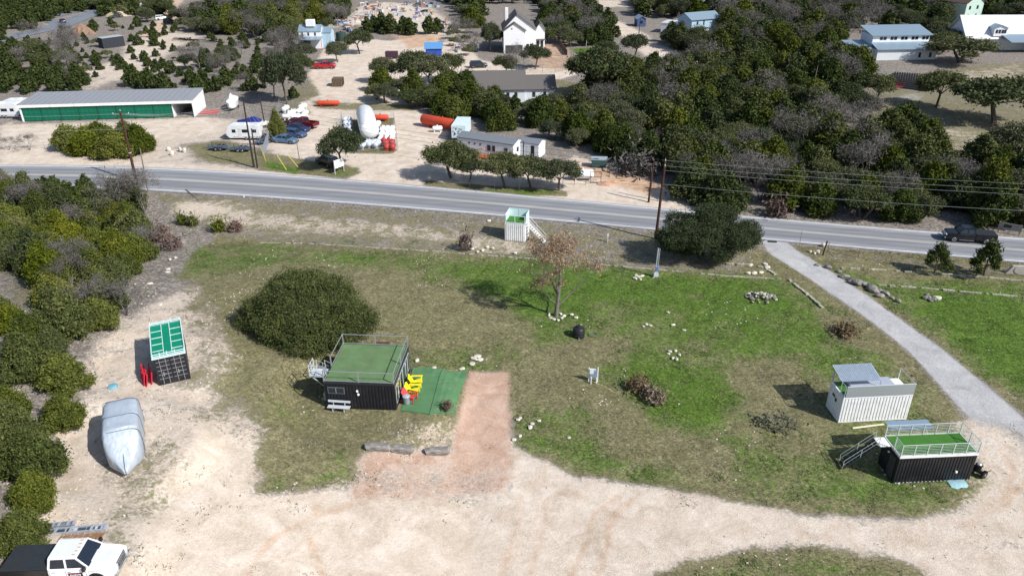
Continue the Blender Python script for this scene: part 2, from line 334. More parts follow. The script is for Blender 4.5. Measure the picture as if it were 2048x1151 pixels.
def ground_mat():
    m = bpy.data.materials.new('ground surface'); m.use_nodes = True; n = m.node_tree.nodes; l = m.node_tree.links; b = n['Principled BSDF']
    b.inputs['Roughness'].default_value = .95; b.inputs['Specular IOR Level'].default_value = .1
    geo = n.new('ShaderNodeNewGeometry')
    def nz(scale, detail=6, rough=.6, off=0, dist=0, stretch=None):
        mp = n.new('ShaderNodeMapping'); mp.inputs['Location'].default_value = (off, off * 1.7, 0)
        if stretch: mp.inputs['Scale'].default_value = stretch
        l.new(geo.outputs['Position'], mp.inputs[0]); x = n.new('ShaderNodeTexNoise'); l.new(mp.outputs[0], x.inputs['Vector'])
        x.inputs['Scale'].default_value = scale; x.inputs['Detail'].default_value = detail; x.inputs['Roughness'].default_value = rough; x.inputs['Distortion'].default_value = dist
        return x.outputs[0]
    def math_(op, a, bb, c=None):
        x = n.new('ShaderNodeMath'); x.operation = op
        for i, k in enumerate((a, bb) + ((c,) if c is not None else ())):
            if isinstance(k, (int, float)): x.inputs[i].default_value = k
            else: l.new(k, x.inputs[i])
        return x.outputs[0]
    def ramp(f, *stops):
        r = n.new('ShaderNodeValToRGB'); l.new(f, r.inputs[0]); e = r.color_ramp.elements
        while len(e) < len(stops): e.new(.5)
        for i, (p, c) in enumerate(stops): e[i].position = .5 + (p - .5) * .62; e[i].color = (*c, 1)
        return r.outputs[0]
    def mix(f, a, c):
        x = n.new('ShaderNodeMixRGB'); l.new(f, x.inputs[0]) if not isinstance(f, float) else setattr(x.inputs[0], 'default_value', f)
        for i, k in ((1, a), (2, c)):
            if isinstance(k, tuple): x.inputs[i].default_value = (*k, 1)
            else: l.new(k, x.inputs[i])
        return x.outputs[0]
    big, mid, fine, vf = nz(.09, 5, .6, 3), nz(.45, 7, .7, 9, .6), nz(2.6, 7, .75, 21), nz(11, 4, .8, 5)
    thr = math_('ADD', math_('MULTIPLY', mid, .5), math_('MULTIPLY', fine, .5))         # patch threshold noise
    thr2 = math_('ADD', math_('MULTIPLY', nz(.3, 7, .72, 40, .8), .45), math_('ADD', math_('MULTIPLY', nz(1.9, 6, .75, 61), .3), math_('MULTIPLY', nz(7, 4, .8, 77), .25)))
    aa = n.new('ShaderNodeAttribute'); aa.attribute_name = 'cov_a'; ab = n.new('ShaderNodeAttribute'); ab.attribute_name = 'cov_b'
    sa = n.new('ShaderNodeSeparateXYZ'); l.new(aa.outputs['Vector'], sa.inputs[0]); sb = n.new('ShaderNodeSeparateXYZ'); l.new(ab.outputs['Vector'], sb.inputs[0])
    def cover(w_, t, amp=2.6, wid=.18):
        v = math_('ADD', w_, math_('MULTIPLY', math_('SUBTRACT', t, .5), amp))
        x = n.new('ShaderNodeMapRange'); x.interpolation_type = 'SMOOTHSTEP'; l.new(v, x.inputs[0]); x.inputs[1].default_value = .5 - wid; x.inputs[2].default_value = .5 + wid
        return x.outputs[0]
    brush = ramp(fine, (.25, (.12, .105, .09)), (.46, (.22, .195, .17)), (.6, (.31, .275, .245)), (.75, (.5, .45, .4)))
    dry = ramp(math_('ADD', math_('MULTIPLY', fine, .5), math_('ADD', math_('MULTIPLY', vf, .3), math_('MULTIPLY', mid, .2))), (.3, (.08, .08, .035)), (.45, (.175, .158, .082)), (.58, (.27, .235, .145)), (.72, (.4, .34, .23)))
    dry = mix(math_('MULTIPLY', big, .5), dry, mix(vf, (.1, .12, .04), (.2, .2, .1)))
    grn = ramp(math_('ADD', math_('MULTIPLY', fine, .5), math_('MULTIPLY', vf, .5)), (.3, (.04, .075, .01)), (.46, (.08, .148, .022)), (.6, (.125, .2, .038)), (.75, (.24, .245, .1)))
    cal = ramp(math_('ADD', math_('MULTIPLY', mid, .55), math_('MULTIPLY', vf, .45)), (.3, (.4, .325, .25)), (.46, (.57, .485, .4)), (.6, (.68, .6, .515)), (.75, (.76, .69, .61)))
    cal = mix(math_('MULTIPLY', big, .3), cal, (.58, .47, .38))
    patch = n.new('ShaderNodeMapRange'); l.new(nz(.22, 8, .75, 130, 1.5), patch.inputs[0]); patch.inputs[1].default_value = .48; patch.inputs[2].default_value = .6; patch.inputs[4].default_value = .3
    cal = mix(patch.outputs[0], cal, (.45, .375, .285))
    spk = n.new('ShaderNodeMapRange'); l.new(nz(1.7, 9, .85, 170, .5), spk.inputs[0]); spk.inputs[1].default_value = .6; spk.inputs[2].default_value = .68; spk.inputs[4].default_value = .55
    cal = mix(spk.outputs[0], cal, (.26, .235, .17))
    pnk = ramp(math_('ADD', math_('MULTIPLY', mid, .5), math_('MULTIPLY', vf, .5)), (.3, (.37, .235, .165)), (.5, (.49, .335, .255)), (.7, (.6, .455, .37)))
    grv = ramp(math_('ADD', math_('MULTIPLY', mid, .45), math_('MULTIPLY', vf, .55)), (.3, (.29, .285, .285)), (.5, (.42, .42, .425)), (.7, (.54, .53, .52)))
    org = ramp(mid, (.3, (.42, .27, .17)), (.7, (.6, .43, .31)))
    # bare specks in the caliche, weeds in it
    spk = cover(.3, nz(1.2, 8, .8, 88, 1.2), 1.3, .12) if False else None
    c = brush
    c = mix(cover(sa.outputs[0], thr), c, dry)
    c = mix(cover(sa.outputs[1], thr2, 3.2, .3), c, grn)
    thi = math_('SUBTRACT', 1.0, thr)
    c = mix(cover(sa.outputs[2], thi, 2.7, .18), c, cal)
    c = mix(cover(sb.outputs[0], thi, 1.5, .25), c, pnk)
    c = mix(cover(sb.outputs[1], thi, 1.1, .2), c, grv)
    c = mix(cover(sb.outputs[2], thr2, 1.6, .3), c, org)
    hf = nz(4.2, 5, .85, 33, .5, (1.0, 1.5, 1)); veg = math_('MAXIMUM', sa.outputs[0], sa.outputs[1]); bare = math_('MAXIMUM', sa.outputs[2], math_('MAXIMUM', sb.outputs[0], sb.outputs[1]))
    mr = n.new('ShaderNodeMapRange'); l.new(hf, mr.inputs[0]); mr.inputs[1].default_value = .38; mr.inputs[2].default_value = .64; mr.inputs[3].default_value = .45; mr.inputs[4].default_value = 1.4
    mr2 = n.new('ShaderNodeMapRange'); l.new(nz(.95, 7, .8, 210, 1.2), mr2.inputs[0]); mr2.inputs[1].default_value = .38; mr2.inputs[2].default_value = .62; mr2.inputs[3].default_value = .72; mr2.inputs[4].default_value = 1.24
    amt = math_('MULTIPLY', math_('SUBTRACT', 1.0, bare), 1.0); fac = math_('ADD', 1.0, math_('MULTIPLY', math_('SUBTRACT', math_('MULTIPLY', mr.outputs[0], mr2.outputs[0]), 1.0), math_('MAXIMUM', amt, .14)))
    sc_n = n.new('ShaderNodeVectorMath'); sc_n.operation = 'SCALE'; l.new(c, sc_n.inputs[0]); l.new(fac, sc_n.inputs['Scale']); c = sc_n.outputs[0]
    l.new(c, b.inputs['Base Color'])
    bp = n.new('ShaderNodeBump'); bp.inputs['Strength'].default_value = .8; bp.inputs['Distance'].default_value = .12
    l.new(math_('ADD', math_('MULTIPLY', fine, .7), math_('MULTIPLY', vf, .3)), bp.inputs['Height']); l.new(bp.outputs[0], b.inputs['Normal'])
    return m
GM = ground_mat()
def grid(xs, ys):
    X, Y = np.meshgrid(xs, ys); X = X.ravel(); Y = Y.ravel(); nx, ny = len(xs), len(ys)
    i = np.arange((nx - 1) * (ny - 1)); r, c = i // (nx - 1), i % (nx - 1); a = r * nx + c
    return X, Y, np.stack([a, a + 1, a + 1 + nx, a + nx], 1)
def relief(X, Y):
    z = .05 * np.sin(X * .9 + 1.3 * np.sin(Y * .5)) * np.sin(Y * .8 + np.sin(X * .37)) + .03 * np.sin(X * 2.3 + Y * 1.1) * np.sin(Y * 2.7 - X * .6)
    return z
xs = np.concatenate([np.arange(-1500, -320, 60), np.arange(-320, -80, 2.5), np.arange(-80, 80, .42), np.arange(80, 320, 2.5), np.arange(320, 1501, 60)])
ys = np.concatenate([np.arange(-60, 8, 4), np.arange(8, 92, .42), np.arange(92, 200, .9), np.arange(200, 460, 2.0), np.arange(460, 3000, 60)])
X, Y, F = grid(xs, ys)
C = classes(X, Y)
ROADM = None
Z = G(X, Y) + relief(X, Y) * (1 - np.clip(C[GRV] + C[CAL] * .6, 0, 1))
# ------------------------------------------------------------------ road
near = W([(150,372),(300,378),(400,383.5),(492,389.5),(650,402),(820,413),(1009,432.5),(1264,452),(1514,473.5),(1652,489),(1891,509.5),(2048,522)])
far = W([(60,332),(181,333.5),(420,342),(525,347),(692,361),(820,374),(1008,391),(1260,412),(1500,433),(1900,465),(2048,481)])
fn = np.polyfit(near[:, 0], near[:, 1], 3); ff = np.polyfit(far[:, 0], far[:, 1], 3)
def road_y(x, k):                     # k = 0 near line, 1 far line
    x = np.asarray(x, float); xc = np.clip(x, -105, 95)
    a = np.polyval(fn, xc); b = np.polyval(ff, xc)
    sl = (x - xc) * np.where(x < 0, -.02, -.33)
    return a + (b - a) * k + sl
cx_ = .5 * (road_y(X, 0) + road_y(X, 1)); hw = .5 * (road_y(X, 1) - road_y(X, 0)); rd = np.abs(Y - cx_) - hw
k = rd < 3
Z = np.where(k, G(X, Y) - .05 * (1 - sstep(.8, 3, rd)) + (Z - G(X, Y)) * sstep(.8, 3, rd), Z)
me = mesh_np('ground', np.stack([X, Y, Z], 1), F, GM, True)
for nm, ks in (('cov_a', (DRY, GRN, CAL)), ('cov_b', (PNK, GRV, ORG))):
    a = me.attributes.new(nm, 'FLOAT_VECTOR', 'POINT'); a.data.foreach_set('vector', np.stack([C[q] for q in ks], 1).astype(np.float32).ravel())
ground = ob('ground', me); tag(ground, kind='structure')
def strip(name, k0, k1, z, m, x0=-260, x1=260, th=.03):
    xx = np.arange(x0, x1 + 1, 2.0); b = MB(); n = len(xx)
    vs = [(x, float(road_y(x, k0)), z) for x in xx] + [(x, float(road_y(x, k1)), z) for x in xx]
    vs += [(a, bb, c - th) for a, bb, c in vs]
    b.add(vs, [(i, i + 1, i + 1 + n, i + n) for i in range(n - 1)] + [(i, i + 2 * n, i + 1 + 2 * n, i + 1) for i in range(n - 1)] + [(i + n, i + 1 + n, i + 1 + 3 * n, i + 3 * n) for i in range(n - 1)])
    return b.build(name, m)
def asphalt_mat():
    m = bpy.data.materials.new('asphalt'); m.use_nodes = True; n = m.node_tree.nodes; l = m.node_tree.links; b = n['Principled BSDF']; b.inputs['Roughness'].default_value = .85
    at = n.new('ShaderNodeAttribute'); at.attribute_name = 'across'
    r = n.new('ShaderNodeValToRGB'); l.new(at.outputs['Fac'], r.inputs[0]); e = r.color_ramp.elements
    st = [(0, .3), (.1, .26), (.2, .185), (.32, .225), (.42, .19), (.46, .3), (.5, .38), (.54, .3), (.6, .2), (.7, .24), (.8, .19), (.9, .27), (1, .33)]
    while len(e) < len(st): e.new(.5)
    for i, (p, v) in enumerate(st): e[i].position = p; e[i].color = (v * .97, v * 1.0, v * 1.07, 1)
    geo = n.new('ShaderNodeNewGeometry'); mp = n.new('ShaderNodeMapping'); mp.inputs['Scale'].default_value = (.12, 1.6, 1); l.new(geo.outputs['Position'], mp.inputs[0])
    x = n.new('ShaderNodeTexNoise'); x.inputs['Scale'].default_value = 1; x.inputs['Detail'].default_value = 6; l.new(mp.outputs[0], x.inputs['Vector'])
    mr = n.new('ShaderNodeMapRange'); l.new(x.outputs[0], mr.inputs[0]); mr.inputs[1].default_value = .25; mr.inputs[2].default_value = .75; mr.inputs[3].default_value = .82; mr.inputs[4].default_value = 1.18
    y = n.new('ShaderNodeTexNoise'); y.inputs['Scale'].default_value = 6; y.inputs['Detail'].default_value = 6; l.new(geo.outputs['Position'], y.inputs['Vector'])
    my = n.new('ShaderNodeMapRange'); l.new(y.outputs[0], my.inputs[0]); my.inputs[1].default_value = .3; my.inputs[2].default_value = .7; my.inputs[3].default_value = .88; my.inputs[4].default_value = 1.12
    p = n.new('ShaderNodeMath'); p.operation = 'MULTIPLY'; l.new(mr.outputs[0], p.inputs[0]); l.new(my.outputs[0], p.inputs[1])
    mx = n.new('ShaderNodeVectorMath'); mx.operation = 'SCALE'; l.new(r.outputs[0], mx.inputs[0]); l.new(p.outputs[0], mx.inputs['Scale']); l.new(mx.outputs[0], b.inputs['Base Color'])
    return m
xx = np.arange(-260, 261, 2.0); K = np.linspace(-.07, 1.07, 29); b = MB(); vs = []
for q in K: vs += [(x, float(road_y(x, q)), .012) for x in xx]
n = len(xx); b.add(vs, [(j * n + i, j * n + i + 1, (j + 1) * n + i + 1, (j + 1) * n + i) for j in range(len(K) - 1) for i in range(n - 1)])
road = b.build('road', asphalt_mat(), fix=False); tag(road, kind='structure')
a = road.data.attributes.new('across', 'FLOAT', 'POINT'); a.data.foreach_set('value', np.repeat(np.clip(K, 0, 1), n).astype(np.float32))
WP = mat('road paint white', (.72, .72, .7), .7, var=.3, scale=.8); YP = mat('road paint yellow', (.62, .5, .2), .7, c2=(.42, .38, .26), scale=.6)
for q in (0, 1): tag(strip('road_marking', q - .012, q + .012, .02, WP, th=.005), kind='structure')
for q in (.488, .512): tag(strip('road_marking', q - .003, q + .003, .02, YP, th=.005), kind='structure')

def ribbon(name, px, wid, z, m):
    q = W(px); pts = []
    for i in range(len(q) - 1):
        for t_ in np.linspace(0, 1, 6)[:-1]:
            a_, b_, c_, d_ = q[max(i - 1, 0)], q[i], q[i + 1], q[min(i + 2, len(q) - 1)]; pts.append(.5 * (2 * b_ + (c_ - a_) * t_ + (2 * a_ - 5 * b_ + 4 * c_ - d_) * t_ ** 2 + (3 * b_ - a_ - 3 * c_ + d_) * t_ ** 3))
    pts = np.array(pts + [q[-1]]); d = np.gradient(pts, axis=0); d /= np.linalg.norm(d, axis=1)[:, None]; nn = np.stack([-d[:, 1], d[:, 0]], 1); b = MB(); n = len(pts)
    vs = [(*(p_ + k_ * wid / 2), z) for p_, k_ in zip(pts, nn)] + [(*(p_ - k_ * wid / 2), z) for p_, k_ in zip(pts, nn)]
    b.add(vs, [(i, i + 1, i + 1 + n, i + n) for i in range(n - 1)]); return b.build(name, m)
AS2 = mat('old blue grey asphalt', (.19, .21, .24), .85, var=.2, scale=.2)
for zz, px_, w_ in ((.12, [(-60, 92), (0, 80), (60, 66), (110, 55), (150, 40), (185, 28), (208, 20)], 9), (.128, [(208, 20), (190, 22), (160, 22), (135, 27), (110, 33)], 6), (.136, [(110, 55), (118, 47), (104, 42), (70, 36)], 6)): tag(ribbon('side_road', px_, w_, zz, AS2), kind='structure')
# ------------------------------------------------------------------ foliage
def leaf_mat(name, lo, mid, hi, rough=.75, trans=.12):
    m = bpy.data.materials.new(name); m.use_nodes = True; n = m.node_tree.nodes; l = m.node_tree.links; b = n['Principled BSDF']
    b.inputs['Roughness'].default_value = rough; b.inputs['Specular IOR Level'].default_value = .15
    geo = n.new('ShaderNodeNewGeometry'); oi = n.new('ShaderNodeObjectInfo'); tc = n.new('ShaderNodeTexCoord')
    x = n.new('ShaderNodeTexNoise'); x.inputs['Scale'].default_value = .9; x.inputs['Detail'].default_value = 3; l.new(tc.outputs['Object'], x.inputs['Vector'])
    def mth(op, a, c):
        q = n.new('ShaderNodeMath'); q.operation = op
        for i, k in enumerate((a, c)):
            if isinstance(k, float): q.inputs[i].default_value = k
            else: l.new(k, q.inputs[i])
        return q.outputs[0]
    f = mth('ADD', mth('MULTIPLY', geo.outputs['Random Per Island'], .5), mth('ADD', mth('MULTIPLY', mth('SUBTRACT', x.outputs[0], .5), 1.1), mth('MULTIPLY', oi.outputs['Random'], .42)))
    r = n.new('ShaderNodeValToRGB'); l.new(f, r.inputs[0]); e = r.color_ramp.elements; e.new(.5)
    for i, (p, c) in enumerate(((.05, lo), (.46, mid), (.9, hi))): e[i].position = p; e[i].color = (*c, 1)
    hs = n.new('ShaderNodeHueSaturation'); l.new(r.outputs[0], hs.inputs['Color']); l.new(mth('ADD', mth('MULTIPLY', oi.outputs['Random'], -.018), .507), hs.inputs['Hue'])
    fr = n.new('ShaderNodeMath'); fr.operation = 'FRACT'; l.new(mth('MULTIPLY', oi.outputs['Random'], 7.31), fr.inputs[0]); l.new(mth('ADD', mth('MULTIPLY', fr.outputs[0], .4), .82), hs.inputs['Saturation']); r = hs
    l.new(r.outputs[0], b.inputs['Base Color'])
    out = n['Material Output']; tr = n.new('ShaderNodeBsdfTranslucent'); l.new(r.outputs[0], tr.inputs[0]); mx = n.new('ShaderNodeMixShader'); mx.inputs[0].default_value = trans
    l.new(b.outputs[0], mx.inputs[1]); l.new(tr.outputs[0], mx.inputs[2]); l.new(mx.outputs[0], out.inputs[0]); return m
LM = {
 'juniper': leaf_mat('juniper foliage', (.032, .046, .012), (.088, .108, .025), (.185, .2, .048)),
 'darkjuniper': leaf_mat('dark juniper foliage', (.022, .034, .01), (.058, .078, .02), (.125, .14, .038)),
 'oak': leaf_mat('live oak foliage', (.03, .042, .02), (.07, .084, .04), (.145, .155, .075)),
 'hero': leaf_mat('dense oak foliage', (.024, .037, .014), (.06, .08, .029), (.135, .155, .055)),
 'bare': leaf_mat('bare grey twigs', (.07, .065, .06), (.125, .115, .108), (.2, .185, .175), trans=0),
 'rust': leaf_mat('rust brown dry leaves', (.24, .13, .07), (.46, .28, .16), (.62, .43, .28)),
 'brown': leaf_mat('dead brown weeds', (.09, .065, .04), (.19, .14, .09), (.3, .24, .16)),
 'redbrush': leaf_mat('reddish bare brush', (.08, .055, .045), (.145, .105, .09), (.22, .175, .15)),
 'sage': leaf_mat('grey green weeds', (.06, .065, .04), (.12, .125, .075), (.2, .2, .13)),
}
BARK = mat('bark', (.12, .1, .085), .95, var=.4, scale=5, bump=.5); PALEBARK = mat('pale bark', (.17, .155, .14), .9, var=.35, scale=4)
def leaves_at(Pt, Nn, size, asp, rng, twist=.9, flat=False):
    n = len(Pt); d = rng.normal(size=(n, 3)); d += Nn * twist; d /= np.linalg.norm(d, axis=1)[:, None]     # leaf normal
    a = np.cross(d, rng.normal(size=(n, 3))); a /= np.linalg.norm(a, axis=1)[:, None]; c = np.cross(d, a)
    s = size * rng.uniform(.6, 1.3, n)[:, None]
    p0 = Pt - a * s * .5 - c * s * asp * .5; p1 = Pt + a * s * .5 - c * s * asp * .3; p2 = Pt + c * s * asp * .7 + a * s * .1
    return np.stack([p0, p1, p2], 1).reshape(-1, 3)
def crown_pts(n, lobes, rng, shell=.55):
    """points in the outer shell of a set of lobes (cx,cy,cz,rx,ry,rz); points buried in other lobes are thinned"""
    L = np.array(lobes); vol = (L[:, 3] * L[:, 4] + L[:, 3] * L[:, 5]); k = rng.choice(len(L), n * 2, p=vol / vol.sum())
    d = rng.normal(size=(n * 2, 3)); d /= np.linalg.norm(d, axis=1)[:, None]; rad = shell + (1 - shell) * rng.random(n * 2) ** .6
    rad *= 1 + .22 * np.sin(d[:, 0] * 7 + k * 1.3) * np.sin(d[:, 1] * 6 + k) + .15 * np.sin(d[:, 2] * 9 + k * 2.1)
    p = L[k, :3] + d * L[k, 3:] * rad[:, None]; nn = d / L[k, 3:]; nn /= np.linalg.norm(nn, axis=1)[:, None]
    keep = np.ones(len(p), bool)
    for j in range(len(L)):
        q = np.linalg.norm((p - L[j, :3]) / L[j, 3:], axis=1); keep &= ~((q < .72) & (k != j))
    keep &= p[:, 2] > .05
    p, nn = p[keep][:n], nn[keep][:n]; return p, nn
def crown_mesh(name, lobes, n, size, m, seed, asp=1.1, twist=.9, shell=.55, stray=.16):
    rng = np.random.default_rng(seed); p, nn = crown_pts(n, lobes, rng, shell)
    p = p + rng.normal(size=p.shape) * size * .35; s = rng.random(len(p)) < stray; p[s] += nn[s] * rng.uniform(.08, .55, s.sum())[:, None]
    V = leaves_at(p, nn, size, asp, rng, twist); return mesh_np(name, V, np.arange(len(V)).reshape(-1, 3), m)
def juniper_lobes(r, h, rng, n=16):
    L = [(0, 0, h * .38, r * .62, r * .62, h * .36)]
    for i in range(n):
        t = (i + .5) / n; a = i * 2.4 + rng.uniform(-.4, .4); z = h * (.16 + .66 * t); q = r * (.74 - .62 * t ** 1.5) * rng.uniform(.8, 1.15); s = r * rng.uniform(.24, .4) * (1 - .3 * t)
        L.append((math.cos(a) * q, math.sin(a) * q, z, s, s, s * rng.uniform(.9, 1.4)))
    L.append((rng.uniform(-.1, .1) * r, rng.uniform(-.1, .1) * r, h * .86, r * .22, r * .22, h * .16)); return L
def oak_lobes(r, h, rng, n=14, base=.42):
    L = []
    for i in range(n):
        a = i * 2.4 + rng.uniform(-.4, .4); q = r * math.sqrt((i + .5) / n) * .78; s = r * rng.uniform(.26, .4)
        z = h * (base + (1 - base) * (.72 - .5 * (q / r) ** 2)) + rng.uniform(-.07, .07) * h; L.append((math.cos(a) * q, math.sin(a) * q, z, s, s, s * .62))
    return L
def branches(b, p, d, L, r, depth, rng, spread=.75, up=.15, n=5, ends=None, kids=(2, 4)):
    q = p; segs = 3
    for i in range(segs):
        d = (d + Vector([rng.normal() * .16, rng.normal() * .16, rng.normal() * .1 + up * .25])).normalized(); q2 = q + d * L / segs; r2 = r * (.82 if i < segs - 1 else .7)
        b.tube(q, q2, r, r2, n=n if depth > 1 else 3, cap=False); q, r = q2, r2
    if depth <= 0:
        if ends is not None: ends.append(q)
        return
    for i in range(int(rng.integers(*kids, endpoint=True))):
        nd = (d + Vector([rng.normal(), rng.normal(), rng.normal() * .6 + up]) * spread).normalized()
        branches(b, q, nd, L * rng.uniform(.6, .85), r * rng.uniform(.6, .85), depth - 1, rng, spread, up, n, ends, kids)
def oak_trunk(r, h, rng, stems=1, tr=.2):
    b = MB()
    for s in range(stems):
        a0 = rng.uniform(0, 6.28); lean = .25 + .35 * (stems > 1); p = Vector((math.cos(a0) * .15 * (stems > 1), math.sin(a0) * .15 * (stems > 1), -.3))
        q = p + Vector((math.cos(a0) * lean, math.sin(a0) * lean, 1)).normalized() * (h * .38 + .3); b.tube(p, q, tr, tr * .75, n=7)
        for i in range(5):
            a = a0 + i * 1.26 + rng.uniform(-.3, .3); e = Vector((math.cos(a) * r * .55, math.sin(a) * r * .55, h * rng.uniform(.55, .8))); m_ = (q + e) / 2 + Vector((0, 0, rng.uniform(-.2, .3)))
            b.tube(q, m_, tr * .5, tr * .35, n=5); b.tube(m_, e, tr * .35, tr * .12, n=5)
    return b
def open_lobes(r, h, rng, n=17):
    L = []
    for i in range(n):
        t = (i + .5) / n; a = i * 2.4 + rng.uniform(-.4, .4); q = r * (.85 - .75 * t) * rng.uniform(.5, 1.1); L.append((math.cos(a) * q, math.sin(a) * q, h * (.3 + .62 * t), r * .2, r * .2, r * .26))
    return L
TREES = {}       # kind -> list of (trunk mesh, crown mesh, radius, height)
def defkind(kind, items): TREES[kind] = items
def mk_j(kind, lm, num, n, seed, size=.27):
    out = []
    for i in range(num):
        rng = np.random.default_rng(seed + i); r = 2.5; h = rng.uniform(3.8, 5.2); b = MB(); b.tube((0, 0, -.3), (rng.uniform(-.2, .2), rng.uniform(-.2, .2), h * .7), .14, .04, n=6)
        for j in range(4): a = j * 1.6 + rng.random(); b.tube((0, 0, .3), (math.cos(a) * 1.1, math.sin(a) * 1.1, 1.8), .07, .03, n=5)
        out.append((b.mesh('trunk', BARK), crown_mesh('crown', juniper_lobes(r, h, rng), n, size, lm, seed * 3 + i, 1.5, .75), r, h))
    defkind(kind, out)
mk_j('juniper', LM['juniper'], 6, 15000, 100, .15); mk_j('darkjuniper', LM['darkjuniper'], 6, 9000, 150, .2)
def mk_open(num, n, seed):
    out = []
    for i in range(num):
        rng = np.random.default_rng(seed + i); r = 2.5; h = 5; b = MB(); b.tube((0, 0, -.3), (.15, 0, h * .85), .12, .03, n=6)
        for j in range(12): a = j * 2.4; z = .9 + j * .26; b.tube((.03, 0, z), (math.cos(a) * (1.8 - j * .12), math.sin(a) * (1.8 - j * .12), z + .6), .05, .02, n=4)
        out.append((b.mesh('trunk', BARK), crown_mesh('crown', open_lobes(r, h, rng), n, .2, LM['darkjuniper'], seed * 3 + i, 1.6, .5, .1, .15), r, h))
    defkind('openjuniper', out)
mk_open(2, 3000, 170)
def mk_o(kind, lm, num, n, seed, stems=1, base=.3, size=.2):
    out = []
    for i in range(num):
        rng = np.random.default_rng(seed + i); r = 3.6; h = rng.uniform(4.6, 5.6)
        out.append((oak_trunk(r, h, rng, stems).mesh('trunk', BARK), crown_mesh('crown', oak_lobes(r, h, rng, base=base), n, size, lm, seed * 3 + i, 1.0, .6, .35, .1), r, h))
    defkind(kind, out)
mk_o('oak', LM['oak'], 5, 9500, 200, 1, .3); mk_o('lowoak', LM['oak'], 4, 9500, 230, 2, .16)
def mk_bare(kind, num, seed, lm=None, leafm=None, depth=4, nl=0, dens=3):
    out = []
    for i in range(num):
        rng = np.random.default_rng(seed + i); b = MB(); ends = []
        for s in range(dens): branches(b, Vector((0, 0, -.1)), Vector((rng.normal() * .45, rng.normal() * .45, 1)).normalized(), 1.5, .09, depth, rng, .7, .3, 4, ends, (2, 3))
        V = np.array([tuple(e) for e in ends]); V = np.repeat(V, 12, 0) + rng.normal(size=(len(V) * 12, 3)) * .3
        nn = rng.normal(size=V.shape); tw = leaves_at(V, nn, .045, 9, rng, 0)
        out.append((b.mesh('trunk', lm or PALEBARK, fix=False), mesh_np('crown', tw, np.arange(len(tw)).reshape(-1, 3), leafm or LM['bare']), 2.2, 4.2))
    defkind(kind, out)
mk_bare('bare', 5, 300)
def mk_shrub(kind, lm, num, n, seed, r=.8, h=.7, size=.12):
    out = []
    for i in range(num):
        rng = np.random.default_rng(seed + i); L = [(rng.uniform(-.4, .4) * r, rng.uniform(-.4, .4) * r, h * .4, r * .5, r * .5, h * .55) for _ in range(5)]
        b = MB(); b.tube((0, 0, -.1), (0, 0, h * .5), .03, .01, n=4)
        out.append((b.mesh('stem', BARK), crown_mesh('foliage', L, n, size, lm, seed * 5 + i, 2.2, .3, .1, .2), r, h))
    defkind(kind, out)
mk_shrub('shrub', LM['juniper'], 3, 700, 400); mk_shrub('sage', LM['sage'], 3, 500, 420, size=.09); mk_shrub('brown', LM['brown'], 3, 900, 440, size=.09); mk_shrub('redbrush', LM['redbrush'], 3, 600, 460, size=.1); mk_shrub('greybrush', LM['bare'], 3, 700, 480, size=.08)
NAMEK = {'juniper': ('juniper_tree', 'tree'), 'darkjuniper': ('juniper_tree', 'tree'), 'openjuniper': ('juniper_tree', 'tree'), 'oak': ('oak_tree', 'tree'), 'lowoak': ('oak_tree', 'tree'), 'bare': ('bare_tree', 'tree'),
         'shrub': ('green_shrub', 'shrub'), 'sage': ('weed_clump', 'weeds'), 'brown': ('dead_bush', 'bush'), 'redbrush': ('bare_bush', 'bush'), 'greybrush': ('bare_bush', 'bush')}
def plant(kind, p, wid, hgt=None, label=None, group=None, z=None, rz=None, var=None):
    it = TREES[kind][random.randrange(len(TREES[kind])) if var is None else var]; nm, cat = NAMEK[kind]
    r = T(nm, label, cat, (p[0], p[1], gz(p[0], p[1]) if z is None else z), rnd(0, 6.28) if rz is None else rz, group)
    s = wid / 2 / it[2]; r.scale = (s, s, (hgt / it[3]) if hgt else s * rnd(.85, 1.1))
    small = nm in ('green_shrub', 'weed_clump', 'dead_bush', 'bare_bush')
    if not small: ob('trunk', it[0], r)
    if small:
        COL.objects.unlink(r); bpy.data.objects.remove(r); r = bpy.data.objects.new(nm, it[1]); COL.objects.link(r); tag(r, label, cat, group)
        r.location = (p[0], p[1], gz(p[0], p[1])); r.rotation_euler = (0, 0, rnd(0, 6.28)); r.scale = (s, s, (hgt / it[3]) if hgt else s)
    else: ob('crown', it[1], r)
    return r
def plant_px(kind, u, v, wpx, hpx=None, label=None, group=None, **kw):
    """base at photo pixel u,v; crown wpx wide and hpx tall in photo pixels"""
    p = P(u, v); s = scale_at(u, v); return plant(kind, p, wpx / s, hpx / (s * (.888 - (v - CY) / FPX * .46)) * .93 if hpx else None, label, group, **kw)
